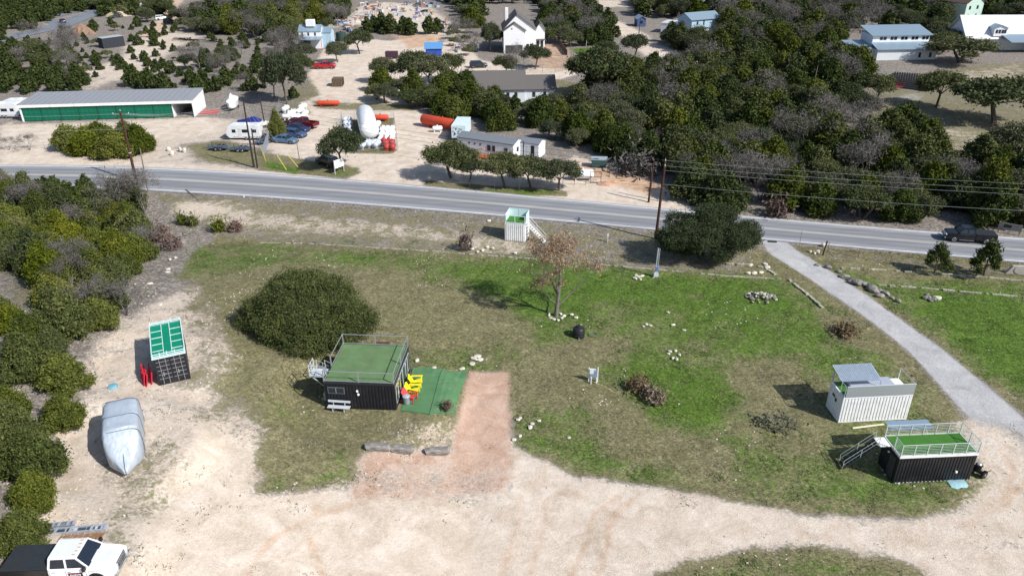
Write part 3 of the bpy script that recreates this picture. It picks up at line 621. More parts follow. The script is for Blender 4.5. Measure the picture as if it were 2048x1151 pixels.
# ------------------------------------------------------------------ single trees near the camera
def hero(name, label, u, v, rpx, h, seed, n, size, lmat, base, lobes=None, sx=1, sy=1, cat='tree', rz=0, tr=.3, stems=3):
    p = P(u, v); r = rpx / scale_at(u, v); rng = np.random.default_rng(seed); t = T(name, label, cat, p, rz)
    oak_trunk(r * .9, h * .8, rng, stems, tr).build('trunk', BARK, t)
    L = lobes(r, h, rng) if lobes else oak_lobes(r, h, rng, 26, base)
    o = ob('crown', crown_mesh('crown', L, n, size, lmat, seed, 1.1, .6, .5, .08), t); o.scale = (sx, sy, 1); return t
def dome(r, h, rng):
    L = [(0, 0, h * .36, r * .72, r * .72, h * .46)]
    for i in range(46):
        a = i * 2.4; t = (i + .5) / 46; el = (1 - t) * 1.35; q = r * .76 * math.cos(el); s = r * rng.uniform(.13, .32)
        L.append((math.cos(a) * q * (1 + .14 * math.sin(i * 1.7)), math.sin(a) * q, max(.16, math.sin(el)) * h * .74 + rng.uniform(-.4, .45), s, s, s * .85))
    for (x, y, z, s) in ((.15, 0, .84, .2), (-.3, .1, .74, .2), (.55, .05, .6, .22), (-.72, -.1, .5, .19), (.8, -.1, .36, .2), (-.88, 0, .26, .17), (.3, -.6, .3, .2), (-.35, -.62, .34, .2)): L.append((x * r, y * r, z * h, s * r, s * r, s * r * .8))
    return L
hero('oak_tree', 'huge round dense live oak standing left behind the green roofed cabin', 619, 668, 131, 6.9, 5, 130000, .115, LM['hero'], .2, dome, 1.0, .8)
def bushy(r, h, rng):
    L = []
    for i in range(34):
        a = i * 2.4; q = r * math.sqrt((i + .5) / 34) * .85; s = r * rng.uniform(.17, .27); L.append((math.cos(a) * q, math.sin(a) * q * .9, h * (.2 + .62 * rng.random() ** .8 * (1 - .45 * (q / r) ** 2)), s, s, s * .8))
    for (x, y, z) in ((-.1, 0, .86), (.3, .1, .8), (.75, .1, .52), (-.72, -.1, .36), (.1, .2, .78)): L.append((x * r, y * r, z * h, r * .22, r * .2, h * .16))
    return L
hero('oak_tree', 'large ragged live oak at the roadside left of the gravel driveway entrance', 1412, 520, 103, 7.4, 9, 85000, .13, LM['hero'], .2, bushy, 1.04, .72)
# the leafless tree with rust coloured seed clusters in the middle of the meadow
def pecan():
    p = P(1112, 632); t = T('pecan_tree', 'tall winter tree with rust brown leaf clusters in the middle of the meadow', 'tree', p); rng = np.random.default_rng(4); b = MB(); ends = []
    b.tube((0, 0, -.2), (.1, .1, 1.3), .25, .2, n=9); b.tube((.1, .1, 1.3), (.25, .1, 2.9), .2, .17, n=8)
    for st in ((.25, .1, 2.9, .1, 0, 1, 2.6, .17), (.2, .1, 2.5, -.55, .1, 1, 2.4, .13), (.2, .1, 2.2, .6, -.1, .9, 2.4, .12), (.15, .1, 1.3, 1.15, .1, .5, 2.3, .11), (.25, .1, 2.8, .3, .5, 1, 2.4, .13), (.25, .1, 2.7, -.25, -.4, 1, 2.4, .13), (.1, .1, 1.5, -.8, -.1, .8, 1.5, .07)):
        branches(b, Vector(st[:3]), Vector(st[3:6]).normalized(), st[6] * .93, st[7], 4, rng, .62, .3, 5, ends, (3, 3))
    b.build('trunk', PALEBARK, t, fix=False); E = np.array([tuple(e) for e in ends]); cap = E[:, 2] < 9.9; E = E[cap]
    b2 = MB(); m = rng.random(len(E)) < .9
    V = np.repeat(E[m], 8, 0) + rng.normal(size=(m.sum() * 8, 3)) * .18; tw = leaves_at(V, rng.normal(size=V.shape), .115, 1.5, rng, 0)
    ob('leaves', mesh_np('leaves', tw, np.arange(len(tw)).reshape(-1, 3), LM['rust']), t)
    V = np.repeat(E, 6, 0) + rng.normal(size=(len(E) * 6, 3)) * .25; tw = leaves_at(V, rng.normal(size=V.shape), .04, 9, rng, 0)
    ob('twigs', mesh_np('twigs', tw, np.arange(len(tw)).reshape(-1, 3), LM['bare']), t)
    return t
pecan()
one = [
 # kind, u, v, w, h, label
 ('openjuniper', 1868, 546, 66, 62, 'small open juniper beside the road below the black pickup, left one of two'),
 ('openjuniper', 1966, 553, 78, 74, 'taller open juniper beside the road near the culvert, right one of two'),
 ('oak', 903, 357, 112, 78, 'spreading roadside live oak, leftmost in the row before the long white office'),
 ('oak', 938, 365, 66, 52, 'small leaning roadside live oak between two larger ones'),
 ('oak', 1010, 373, 100, 72, 'full roadside live oak with dark trunk standing before the white office door end'),
 ('oak', 1062, 374, 92, 66, 'forked roadside live oak before the white shed'),
 ('oak', 1117, 380, 88, 64, 'rightmost roadside live oak in the row, just left of the caged white tank'),
 ('oak', 688, 338, 92, 92, 'grey green live oak shading the black suv next to the white sign'),
 ('oak', 575, 208, 76, 112, 'tall live oak above the blue cars on the edge of the brushy field'),
 ('oak', 548, 196, 50, 70, 'live oak leaning at the left edge of the dirt lot below the red pickup'),
 ('juniper', 557, 277, 34, 62, 'narrow upright juniper at the end of the chain link fence'),
 ('oak', 768, 166, 56, 56, 'round live oak alone in the dirt lot right of the wooden crate'),
 ('oak', 832, 172, 80, 76, 'broad live oak in the dirt lot before the blue shed, left one'),
 ('oak', 862, 178, 80, 74, 'broad live oak in the dirt lot before the blue shed, middle one'),
 ('oak', 902, 164, 64, 62, 'live oak in the dirt lot left of the parked dark suv'),
 ('oak', 1011, 150, 54, 44, 'live oak on a round island in the pale concrete drive of the white house'),
 ('oak', 1070, 138, 62, 56, 'live oak in front of the white two storey house'),
 ('bare', 1040, 158, 54, 66, 'bare grey tree in front of the white two storey house'),
 ('oak', 720, 108, 62, 56, 'live oak behind the dark stock tank in the upper dirt lot'),
 ('oak', 676, 125, 46, 46, 'small yellowish oak right of the red pickup'),
 ('oak', 982, 104, 46, 62, 'green oak against the left wall of the white two storey house'),
 ('oak', 1198, 200, 130, 112, 'massive live oak beside the curved concrete drive, right of the grey roofed house'),
 ('oak', 1268, 116, 62, 52, 'spreading oak at the junction of the pale dirt road'),
 ('oak', 1212, 118, 50, 40, 'oak at the right edge of the small green lawn'),
 ('oak', 1748, 207, 78, 62, 'oak in the clearing with its trunks in shade, right of the forest edge'),
 ('oak', 1872, 214, 96, 78, 'oak with three trunks before the rows of black pots'),
 ('oak', 1990, 246, 190, 104, 'very wide dark oak in the clearing at the right edge'),
 ('oak', 1720, 245, 66, 64, 'dark oak left of the bare clearing with a dirt edge'),
 ('lowoak', 1925, 128, 140, 62, 'dark round oak between the clerestory barn and the white farmhouse'),
 ('oak', 2030, 330, 130, 84, 'dark oak with grey green crown at the right edge above the road'),
 ('redbrush', 931, 500, 34, 34, 'small reddish leafless bush on the verge left of the white cube cabin'),
 ('brown', 1275, 780, 54, 24, 'brown dead bush in the green patch, left one of two'),
 ('brown', 1308, 802, 58, 24, 'brown dead bush in the green patch, right one of two'),
 ('brown', 1690, 665, 60, 16, 'long brown weed patch left of the gravel driveway'),
 ('sage', 1550, 845, 90, 9, 'grey dried brush patch in the meadow left of the white container'),
 ('bare', 60, 300, 36, 34, 'leafless small tree in the pale yard left of the hedge of junipers'),
 ('bare', 18, 300, 30, 28, 'leafless sapling in the pale yard at the left edge'),
 ('redbrush', 345, 498, 46, 26, 'reddish brush pile at the right edge of the left woods'),
 ('redbrush', 320, 480, 46, 30, 'reddish brush below the dead trees on the slope'),
 ('bare', 240, 440, 110, 90, 'large dead grey tree with pale twisted limbs inside the left woods'),
 ('bare', 290, 430, 90, 90, 'dead grey tree at the roadside edge of the left woods'),
 ('bare', 150, 470, 80, 60, 'low dead grey tree in the middle of the left woods'), ('bare', 300, 500, 60, 50, 'dead grey tree lowest on the stony slope'),
 ('bare', 60, 420, 60, 60, 'dead grey tree near the left edge inside the left woods'),
 ('shrub', 385, 450, 30, 18, 'low green shrub on the verge right of the left woods'), ('shrub', 440, 462, 34, 22, 'green shrub on the verge above the meadow corner'),
 ('shrub', 366, 448, 22, 20, 'small green shrub nearest the left woods on the verge'), ('redbrush', 470, 462, 34, 20, 'brown leafless shrub on the verge at the meadow corner'),
 ('bare', 1390, 372, 62, 70, 'pale leafless tree in the woods behind the power poles'), ('bare', 1450, 352, 64, 66, 'second pale leafless tree in the woods behind the power poles'),
 ('bare', 1470, 395, 90, 80, 'grey leafless tree at the roadside edge of the dark woods'), ('bare', 1520, 400, 90, 96, 'large grey leafless tree at the roadside edge of the dark woods'),
 ('redbrush', 1555, 430, 56, 34, 'reddish leafless bush at the foot of the roadside woods'), ('greybrush', 1270, 345, 100, 40, 'grey twiggy brush bank left of the power poles'),
 ('bare', 1575, 395, 70, 70, 'dusky leafless tree right of the large grey one at the roadside'),
]
used = []
for k_, u, v, w_, h_, lab in one:
    t = plant_px(k_, u, v, w_, h_, lab)
    if k_ == 'sage': t['kind'] = 'stuff'
    used.append((t.location.x, t.location.y, w_ / scale_at(u, v) / 2 * (.25 if k_ == 'bare' else 1)))
# hedge of four junipers before the green-door storage building
for i, (u, v, w_, h_) in enumerate([(140, 300, 70, 52), (182, 308, 76, 58), (232, 314, 78, 60), (283, 306, 64, 62), (205, 300, 80, 60), (258, 300, 74, 60)]):
    t = plant_px('juniper', u, v, w_, h_, 'dense juniper in the hedge before the green door storage building', 'junipers forming the hedge before the storage building'); used.append((t.location.x, t.location.y, 2.6))
# ------------------------------------------------------------------ woods: scatter in polygons
def scatter(poly, spacing, avoid=(), n_try=60000, margin=2.7):
    q = W(poly); lo, hi = q.min(0), q.max(0); A = abs(sum(q[i - 1][0] * q[i][1] - q[i][0] * q[i - 1][1] for i in range(len(q)))) / 2
    n = int(A / spacing ** 2 * 3.2); x = RNG.uniform(lo[0], hi[0], min(n_try, int(n * (hi[0] - lo[0]) * (hi[1] - lo[1]) / A))); y = RNG.uniform(lo[1], hi[1], len(x))
    m = inside(x, y, q)
    for a in avoid: m &= ~inside(x, y, a)
    m &= np.abs(y - .5 * (road_y(x, 0) + road_y(x, 1))) > .5 * (road_y(x, 1) - road_y(x, 0)) + margin
    out = []; cell = {}
    for a, b in zip(x[m], y[m]):
        s = spacing * rnd(.8, 1.15); kx, ky = int(a // spacing), int(b // spacing); ok = True
        for i in (-1, 0, 1):
            for j in (-1, 0, 1):
                for (c, d) in cell.get((kx + i, ky + j), ()):
                    if (a - c) ** 2 + (b - d) ** 2 < s * s: ok = False; break
        if ok: cell.setdefault((kx, ky), []).append((a, b)); out.append((a, b))
    return out
AV = [W(q) for q in (
 [(1165,0),(1262,0),(1262,20),(1290,70),(1345,92),(1405,128),(1395,142),(1330,132),(1290,114),(1240,72),(1160,22)],
 [(1280,36),(1330,40),(1330,78),(1285,78)], [(1318,38),(1440,34),(1440,84),(1318,80)], [(1715,66),(1872,66),(1880,130),(1715,130)], [(1905,44),(2060,40),(2060,122),(1910,122)],
 [(1890,0),(1960,0),(1962,46),(1895,42)], [(1640,238),(1720,215),(1700,185),(1740,140),(1880,135),(2048,115),(2200,130),(2200,330),(1950,345),(1868,326),(1880,290),(1780,255),(1700,268)],
 [(905,150),(1120,145),(1125,218),(1000,205),(910,180)], [(900,268),(1090,268),(1095,330),(900,320)], [(1290,258),(1360,300),(1350,322),(1310,305),(1260,282)],
 [(960,10),(1085,10),(1085,130),(960,130)], [(700,0),(900,0),(940,55),(860,66),(740,58),(690,62)], [(590,50),(650,50),(650,110),(590,110)],
 [(1600,300),(1650,300),(1650,318),(1600,318)], [(1640,410),(1700,412),(1705,440),(1640,436)],
 [(1500,218),(1540,218),(1540,228),(1500,228)], [(1560,262),(1600,262),(1600,272),(1560,272)], [(1715,180),(1745,180),(1745,215),(1715,215)],
 [(1985,425),(2035,425),(2035,470),(1985,470)], [(1720, 150), (1900, 150), (1900, 185), (1720, 190)], [(1235,165),(1290,165),(1290,196),(1235,196)], [(435,185),(500,185),(505,250),(435,240)], [(330,70),(410,62),(430,100),(340,100)], [(195,62),(262,62),(262,112),(195,112)], [(620,112),(690,112),(690,142),(620,142)])]
ZONES = [
 # polygon, spacing, [(kind, weight)], (min w, max w), label, group
 ([(0,352),(60,325),(130,322),(200,350),(262,372),(275,410),(285,450),(280,520),(262,560),(255,600),(272,625),(235,660),(190,700),(180,720),(100,720),(110,600),(60,540),(0,540)], 2.35, [('juniper', 9), ('bare', 1.1)], (2.6, 5.0), 'olive green juniper in the sloping woods at the left edge', 'junipers of the left woods'),
 ([(0,640),(75,640),(100,700),(20,720),(0,700)], 3.2, [('juniper', 1)], (2.6, 4), 'olive green juniper on the bare slope at the left edge', 'junipers on the bare left slope'),
 ([(0,735),(150,735),(145,790),(30,810),(0,800)], 3.2, [('juniper', 1)], (3, 4.4), 'olive green juniper on the bare slope at the left edge', 'junipers on the bare left slope'),
 ([(0,830),(160,805),(165,880),(110,960),(95,1050),(60,1100),(0,1160),(-120,1160),(-120,830)], 2.6, [('juniper', 1)], (2.8, 4.6), 'bright olive juniper in the lower left corner near the white pickup', 'junipers of the lower left corner'),
 ([(1100,215),(1160,235),(1200,265),(1290,258),(1370,310),(1355,345),(1310,350),(1240,335),(1170,300),(1090,290),(1080,262),(1000,262),(880,225),(880,195),(930,190),(1000,214),(1080,222)], 3.9, [('darkjuniper', 5), ('lowoak', 3)], (4.4, 7), 'dark juniper or oak behind the white office', 'dark trees behind the white office'),
 ([(755,178),(850,190),(845,222),(750,216)], 4.2, [('darkjuniper', 2), ('lowoak', 2)], (5, 7), 'dark tree in the clump above the orange tanks at the lot edge', 'clump of trees between the dirt lots'),
 ([(860,196),(930,190),(960,210),(950,240),(870,238)], 4.4, [('darkjuniper', 2), ('lowoak', 1)], (6, 8), 'dark tree shading the big orange tank', 'trees shading the orange tank'),
 ([(1215,262),(1330,275),(1335,350),(1240,340),(1190,300)], 4.4, [('darkjuniper', 3), ('bare', 1)], (4, 6), 'dark juniper left of the power poles above the orange dirt', 'junipers left of the power poles'),
 ([(1345,345),(1420,300),(1640,300),(1800,300),(1890,338),(2060,346),(2200,360),(2300,510),(2060,476),(1850,458),(1640,442),(1520,432),(1440,418),(1350,385)], 3.6, [('darkjuniper', 7), ('lowoak', 2), ('bare', .6)], (5, 7.5), 'dark juniper in the roadside woods below the power lines', 'dark roadside woods'),
 ([(1180,180),(1290,150),(1340,145),(1400,130),(1480,150),(1640,170),(1700,215),(1640,240),(1700,268),(1780,255),(1885,290),(1880,335),(1800,300),(1640,300),(1420,300),(1345,335),(1290,250),(1200,255),(1150,230)], 4.1, [('darkjuniper', 6), ('lowoak', 3), ('bare', .9)], (5.5, 8.5), 'dark green tree in the unbroken woods right of the dirt road', 'middle belt of the right woods'),
 ([(1300,75),(1400,92),(1480,80),(1640,110),(1715,130),(1720,200),(1690,190),(1640,170),(1480,150),(1405,128)], 4.7, [('darkjuniper', 5), ('lowoak', 3), ('bare', 2.5)], (6, 9), 'dark tree in the far woods between blue house and barn', 'far woods between blue house and barn'),
 ([(1262,-40),(2250,-40),(2250,60),(2060,44),(1900,42),(1870,66),(1715,70),(1640,100),(1480,80),(1445,84),(1440,34),(1318,40),(1270,30)], 5.4, [('darkjuniper', 5), ('lowoak', 3), ('bare', 2)], (6.5, 10), 'dark tree in the farthest woods at the top right', 'farthest woods top right'),
 ([(1870,66),(1912,60),(1912,122),(1872,128)], 6, [('lowoak', 1)], (7, 10), 'dark oak right of the clerestory barn', 'oaks right of the barn'),
 ([(860,-40),(1150,-40),(1165,10),(1240,72),(1220,92),(1150,95),(1075,90),(1072,20),(1000,28),(940,60),(905,50),(880,0)], 5.0, [('darkjuniper', 5), ('lowoak', 2), ('bare', 1)], (6, 9), 'dark tree in the woods behind the white two storey house', 'woods behind the white house'),
 ([(370,-40),(720,-40),(715,50),(660,60),(640,85),(600,80),(560,90),(460,70),(380,80),(355,50),(440,5)], 4.6, [('juniper', 3), ('lowoak', 3), ('bare', 1)], (6, 9), 'green tree in the woods left of the junkyard at the top', 'woods left of the junkyard'),
 ([(720,48),(800,52),(900,56),(880,72),(780,70),(720,68)], 4.2, [('darkjuniper', 1)], (5, 8), 'juniper in the row between the junkyard and the dirt lot', 'junipers in front of the junkyard'),
 ([(0,-40),(160,-40),(185,20),(120,30),(60,60),(0,68)], 5.0, [('juniper', 1)], (5, 8), 'green juniper on the hillside at the top left corner', 'junipers of the top left corner'),
 ([(240,-40),(350,-40),(335,38),(300,45),(230,40),(200,22),(215,0)], 6, [('lowoak', 2), ('juniper', 1)], (6, 9), 'green oak between the asphalt loop and the dirt track', 'oaks at the top of the dirt track'),
 ([(50,95),(160,85),(165,135),(70,145)], 6.2, [('lowoak', 2), ('bare', 1)], (6, 9), 'rounded grey green oak on the brushy field above the storage building', 'oaks of the brushy field'),
 ([(0,155),(180,165),(175,188),(0,190)], 4.4, [('juniper', 1)], (4.5, 6.5), 'green juniper in the row behind the storage building', 'junipers behind the storage building'),
 ([(230,172),(420,165),(430,190),(240,188)], 5.2, [('juniper', 1)], (4.5, 6.5), 'green juniper in the row behind the storage building', 'junipers behind the storage building'),
 ([(350,125),(470,120),(480,150),(360,158)], 5, [('lowoak', 2), ('bare', 1), ('juniper', 1)], (4.5, 7), 'green juniper or oak in the thicket on the brushy field', 'thicket on the brushy field'),
 ([(0,60),(40,100),(230,40),(440,75),(600,100),(600,200),(480,230),(430,190),(420,160),(0,150)], 4.9, [('juniper', 6), ('lowoak', 1), ('bare', 1)], (1.2, 4.2), 'single green juniper dotted on the grey brushy field', 'junipers dotted on the brushy field'),
 ([(0,95),(60,90),(150,150),(150,170),(0,160)], 6, [('juniper', 3), ('bare', 1)], (3, 6), 'olive green juniper on the grey slope above the storage building', 'junipers on the grey slope above the storage building'),
 ([(440,95),(560,80),(590,110),(560,170),(480,200),(430,160)], 6.5, [('juniper', 4), ('bare', 2)], (2.5, 5), 'small olive juniper on the brushy field left of the red pickup', 'junipers left of the red pickup'),
 ([(905,60),(985,60),(985,100),(940,112),(900,95)], 4.5, [('oak', 1), ('bare', 2)], (3.5, 5.5), 'small oak in the cluttered yard left of the white house', 'oaks in the yard left of the white house'),
 ([(560,95),(620,100),(610,150),(560,170)], 5, [('oak', 1), ('bare', 1)], (5, 7), 'grey green oak at the left side of the red pickup', 'oaks left of the red pickup'),
]
cand = []
for zi, (poly, sp, kinds, (w0, w1), lab, grp) in enumerate(ZONES):
    ks = [k for k, _ in kinds]; ws = [q for _, q in kinds]
    for (x, y) in scatter(poly, sp, AV):
        if any((x - a) ** 2 + (y - b) ** 2 < (c * .75 + .8) ** 2 for a, b, c in used): continue
        k_ = random.choices(ks, ws)[0]; w_ = rnd(w0, w1); cand.append((w_ / math.hypot(x, y, 40) * (1.6 if math.hypot(x, y) < 90 else 1), k_, x, y, w_, lab, grp))
cand.sort(reverse=True); cnt = {'juniper_tree': 10, 'oak_tree': 30, 'bare_tree': 15}; rest = []
LAB2 = {'juniper_tree': 'juniper', 'oak_tree': 'oak', 'bare_tree': 'leafless grey tree'}
def relabel(lab, nm):
    for a in ('dark juniper or oak', 'green juniper or oak', 'dark green tree', 'dark tree', 'green tree', 'dark juniper', 'green juniper', 'rounded grey green oak', 'grey green oak', 'dark oak', 'green oak', 'juniper'):
        if a in lab:
            return lab.replace(a, {'juniper_tree': ('olive green' if 'left' in lab else 'dark') + ' juniper', 'oak_tree': 'round crowned oak', 'bare_tree': 'leafless grey tree'}[nm], 1).replace('olive olive green', 'olive').replace('olive green olive green', 'olive green').replace('bright olive olive green', 'bright olive').replace('single olive green', 'single')
    return lab
ZB = {}
for (_, k_, x, y, w_, lab, grp) in cand: ZB.setdefault(grp, []).append((x, y, w_))
ZB = {g: (np.quantile([q[0] for q in v], [.33, .67]), np.quantile([q[1] for q in v], [.33, .67]), np.quantile([q[2] for q in v], [.33, .67])) for g, v in ZB.items()}
def whereabouts(lab, x, y, w_, grp):
    qx, qy, qw = ZB[grp]; i = int(x > qx[0]) + int(x > qx[1]); j = int(y > qy[0]) + int(y > qy[1]); s = ('small ', '', 'large ')[int(w_ > qw[0]) + int(w_ > qw[1])]
    t = s + lab + ', ' + (('front left', 'front centre', 'front right'), ('middle left', 'centre', 'middle right'), ('back left', 'back centre', 'back right'))[j][i]
    return t if len(t.split()) <= 16 else (s + lab if len((s + lab).split()) <= 16 else lab)
for (_, k_, x, y, w_, lab, grp) in cand:
    nm = NAMEK[k_][0]
    if cnt[nm] < 296: cnt[nm] += 1; plant(k_, (x, y), w_, None, whereabouts(relabel(lab, nm), x, y, w_, grp), grp + ', ' + LAB2[nm] + 's')
    else: rest.append((k_, x, y, w_))
# the trees beyond the limit: one mass
def far_mass(rest):
    out = {}
    for kk in ('juniper', 'oak'):
        Vs = []
        lib = []
        for i in range(5):
            rng = np.random.default_rng(900 + i); L = juniper_lobes(2.5, 4.4, rng, 9) if kk == 'juniper' else oak_lobes(3.4, 4.6, rng, 9, .22)
            p, nn = crown_pts(1000, L, rng, .5); lib.append((leaves_at(p, nn, .42, 1.2, rng, .7), 2.5 if kk == 'juniper' else 3.4))
        for (k_, x, y, w_) in rest:
            if (kk == 'oak') != (k_ in ('oak', 'lowoak')): continue
            if k_ == 'bare' : continue
            V, r = lib[random.randrange(5)]; s = w_ / 2 / r; a = rnd(0, 6.28); c, q = math.cos(a) * s, math.sin(a) * s
            Vs.append(np.stack([V[:, 0] * c - V[:, 1] * q + x, V[:, 0] * q + V[:, 1] * c + y, V[:, 2] * s + gz(x, y)], 1))
        if Vs:
            V = np.concatenate(Vs); o = ob('distant_woods', mesh_np('distant_woods', V, np.arange(len(V)).reshape(-1, 3), LM['darkjuniper' if kk == 'juniper' else 'oak']))
            tag(o, {'juniper': 'far dark junipers merging into one wooded mass at the top', 'oak': 'far round oaks merging into the wooded mass at the top'}[kk], 'woods', kind='stuff')
far_mass(rest)
print('individual trees', cnt, 'rest', len(rest))
# ------------------------------------------------------------------ container cabins
BLK = mat('black container paint', (.012, .013, .02), .42, var=.3, scale=1.5, spec=.5, dirt=.1); WHT = mat('white container paint', (.78, .79, .8), .5, var=.1, scale=1.2, dirt=.3)
GALV = mat('galvanised steel', (.42, .45, .48), .42, .55, var=.15, scale=4); GREYP = mat('pale grey paint', (.5, .54, .58), .55, var=.1); DKGLASS = glass()
TURF = mat('artificial turf', (.12, .205, .09), .95, var=.22, dirt=.25, scale=.8, bump=.3, bscale=60); TURF2 = mat('bright artificial turf', (.05, .17, .025), .95, var=.15, scale=1.5, bump=.3, bscale=60)
TURFM = mat('turf mat', (.085, .2, .09), .9, var=.22, dirt=.35, scale=.8, bump=.2, bscale=50); GREENP = mat('glossy green deck', (.0, .22, .12), .5, var=.12, scale=2)
STEELD = mat('dark steel', (.04, .045, .05), .5, .3); CORRM = mat('corrugated zinc sheet', (.34, .38, .44), .35, .5, var=.1, scale=2); LTEAL = mat('light teal paint', (.55, .72, .72), .5, var=.08)
def rail(root, pts, z0, h=1.0, r=.028, m=None, mids=(), step=1.6, closed=False, name='railing', wires=0, bottom=True):
    """posts are parts, the rails between them another part"""
    m = m or GALV; P_ = [Vector((*p, 0)) for p in pts] + ([Vector((*pts[0], 0))] if closed else []); b = MB(); done = []
    for a, c in zip(P_[:-1], P_[1:]):
        L = (c - a).length; n = max(1, round(L / step))
        for zz in (h,) + tuple(mids) + ((.08,) if bottom else ()): b.tube(a + Vector((0, 0, z0 + zz)), c + Vector((0, 0, z0 + zz)), r, n=6)
        for k in range(wires): zz = .08 + (h - .08) * (k + 1) / (wires + 1); b.tube(a + Vector((0, 0, z0 + zz)), c + Vector((0, 0, z0 + zz)), r * .4, n=4)
        for i in range(n + 1):
            q = a.lerp(c, i / n)
            if all((q - w_).length > .1 for w_ in done): done.append(q)
    b.build(name, m, root)
    pm = MB().box(-r * 1.2, r * 1.2, -r * 1.2, r * 1.2, 0, h + .03).mesh('post', m)
    for q in done: ob('post', pm, root, (q.x, q.y, z0))
def container(root, L, D, H, m, frame=None, pitch=.28, dep=.045, sides='flrb', roof=None):
    """shell with corrugated walls set back 2 cm inside the corner frame; local x 0..L, y 0..D"""
    frame = frame or m; g = .03
    if 'f' in sides: MB().corr((.1, g), (L - .1, g), .14, H - .12, pitch, dep, -1).build('front_wall', m, root, fix=False)
    if 'b' in sides: MB().corr((L - .1, D - g), (.1, D - g), .14, H - .12, pitch, dep, -1).build('rear_wall', m, root, fix=False)
    if 'l' in sides: MB().corr((g, D - .1), (g, .1), .14, H - .12, pitch, dep, -1).build('side_wall', m, root, fix=False)
    if 'r' in sides: MB().corr((L - g, .1), (L - g, D - .1), .14, H - .12, pitch, dep, -1).build('side_wall', m, root, fix=False)
    b = MB()
    for x in (0, L - .1):
        for y in (0, D - .1): b.box(x, x + .1, y, y + .1, 0, H)
    for y in (.002, D - .1): b.box(.1, L - .1, y, y + .098, .02, .14); b.box(.1, L - .1, y, y + .098, H - .12, H - .002)
    for x in (.002, L - .1): b.box(x, x + .098, .1, D - .1, .02, .14); b.box(x, x + .098, .1, D - .1, H - .12, H - .002)
    b.build('corner_frame', frame, root)
    MB().box(.1, L - .1, .1, D - .1, .05, .12).box(.1, L - .1, .1, D - .1, H - .06, H - .01).build('floor_and_ceiling', frame, root)
def stairs(root, p, q, wid, n, m, railh=.9, name='stair', rm=None):
    """p top (x,y,z), q foot; treads are parts"""
    p, q = Vector(p), Vector(q); d = q - p; h = Vector((d.x, d.y, 0)).normalized(); sd = Vector((-h.y, h.x, 0)) * wid / 2; b = MB()
    for s in (-1, 1): b.bar(p + sd * s, q + sd * s, .07)
    b.build('stringers', m, root); a = math.atan2(h.y, h.x); tm = MB().cbox(0, 0, 0, .26, wid, .035).mesh('tread', m)
    for i in range(n): c = p.lerp(q, (i + .6) / n); ob('tread', tm, root, c, a)
    if railh:
        b = MB()
        for s in (-1, 1):
            u = Vector((0, 0, railh)); b.tube(p + sd * s + u, q + sd * s + u, .022); b.tube(p + sd * s + u * .5, q + sd * s + u * .5, .015)
            for t in (0, .5, 1): b.tube(p.lerp(q, t) + sd * s, p.lerp(q, t) + sd * s + u, .022)
        b.build('handrail', rm or m, root)
# --- square cabin with the green roof deck
o, a, L = F2(654, 815, 800, 821); L = 6.06; D = 6.1; H = 2.55
c1 = T('container_cabin', 'square black container cabin with a railed green roof deck', 'cabin', o, a)
container(c1, L, D, H, BLK, sides='flb')
MB().box(-.02, L + .02, -.02, D + .02, H, H + .16).build('roof_edge', STEELD, c1)
MB().box(.1, L - .1, .1, D - .1, H + .162, H + .19).build('deck_turf', TURF, c1)
rail(c1, [(0.05, 2.3), (.05, D - .05), (L - .05, D - .05), (L - .05, .05), (.05, .05), (.05, .9)], H + .16, 1.02, .035, GALV, step=3.0)
f = MB().box(.3, 1.75, -.05, -.005, 1.55, 2.2).build('window', mat('charcoal frame', (.12, .13, .15), .5), c1); MB().box(.37, 1.68, -.056, -.03, 1.62, 2.13).build('pane', DKGLASS, f); MB().box(1.0, 1.03, -.06, -.056, 1.62, 2.13).build('mullion', GREYP, f)
for x, z in ((2.85, 1.95), (2.92, 1.62)): MB().lathe([(.05, -.1), (.1, -.08), (.1, .02), (.06, .06)], 10, (x, -.1, z)).build('wall_lamp', mat('lamp white', (.85, .85, .82), .4), c1)
# glazed right side: wall with framed doors and windows
MB().box(L - .04, L - .01, .1, D - .1, .12, H - .12).build('side_wall', BLK, c1)
fm = MB(); gm = MB()
for (y0, y1, z0, z1) in ((.35, 1.0, .5, 2.25), (1.15, 1.8, .5, 2.25), (2.0, 2.95, .12, 2.3), (3.05, 4.0, .12, 2.3), (4.2, 4.9, .6, 2.25), (5.05, 5.75, .6, 2.25)):
    f = MB().box(L, L + .03, y0, y1, z0, z1).build('window', GREYP, c1); MB().box(L + .03, L + .036, y0 + .07, y1 - .07, z0 + .07, z1 - .07).build('pane', DKGLASS, f)
for i, (y, z, cc) in enumerate(((1.07, 2.1, (.6, .55, .05)), (1.07, 1.2, (.5, .5, .55)), (1.9, 1.4, (.6, .55, .05)), (4.1, 2.0, (.5, .52, .6)), (.25, 1.6, (.55, .5, .1)))):
    MB().cbox(L + .06, y, z, .05, .13, .3).build('wall_ornament', mat('ornament %d' % i, cc, .5), c1)
MB().box(.2, .6, -.1, -.02, .1, .5).build('hidden_socket', STEELD, c1) if False else None
# landing, strut and stairs on the left
b = MB().box(-1.5, -.12, 1.0, 2.2, H - .1, H - .02); b.bar((-1.4, 1.1, H - .1), (-.05, 1.1, H - 1.4), .06); b.bar((-1.4, 2.1, H - .1), (-.05, 2.1, H - 1.4), .06); b.build('landing', GREYP, c1)
rail(c1, [(-.15, 1.0), (-1.5, 1.0), (-1.5, 2.2)], H - .02, 1.0, .028, GREYP, mids=(.5,), step=.7, name='landing_rail')
stairs(c1, (-.85, 2.2, H - .05), (-.85, 5.0, .1), .75, 10, GREYP)
MB().box(-.5, -.08, 0.9, 1.5, .1, .9).build('wall_box', mat('meter box', (.45, .48, .52), .5), c1)
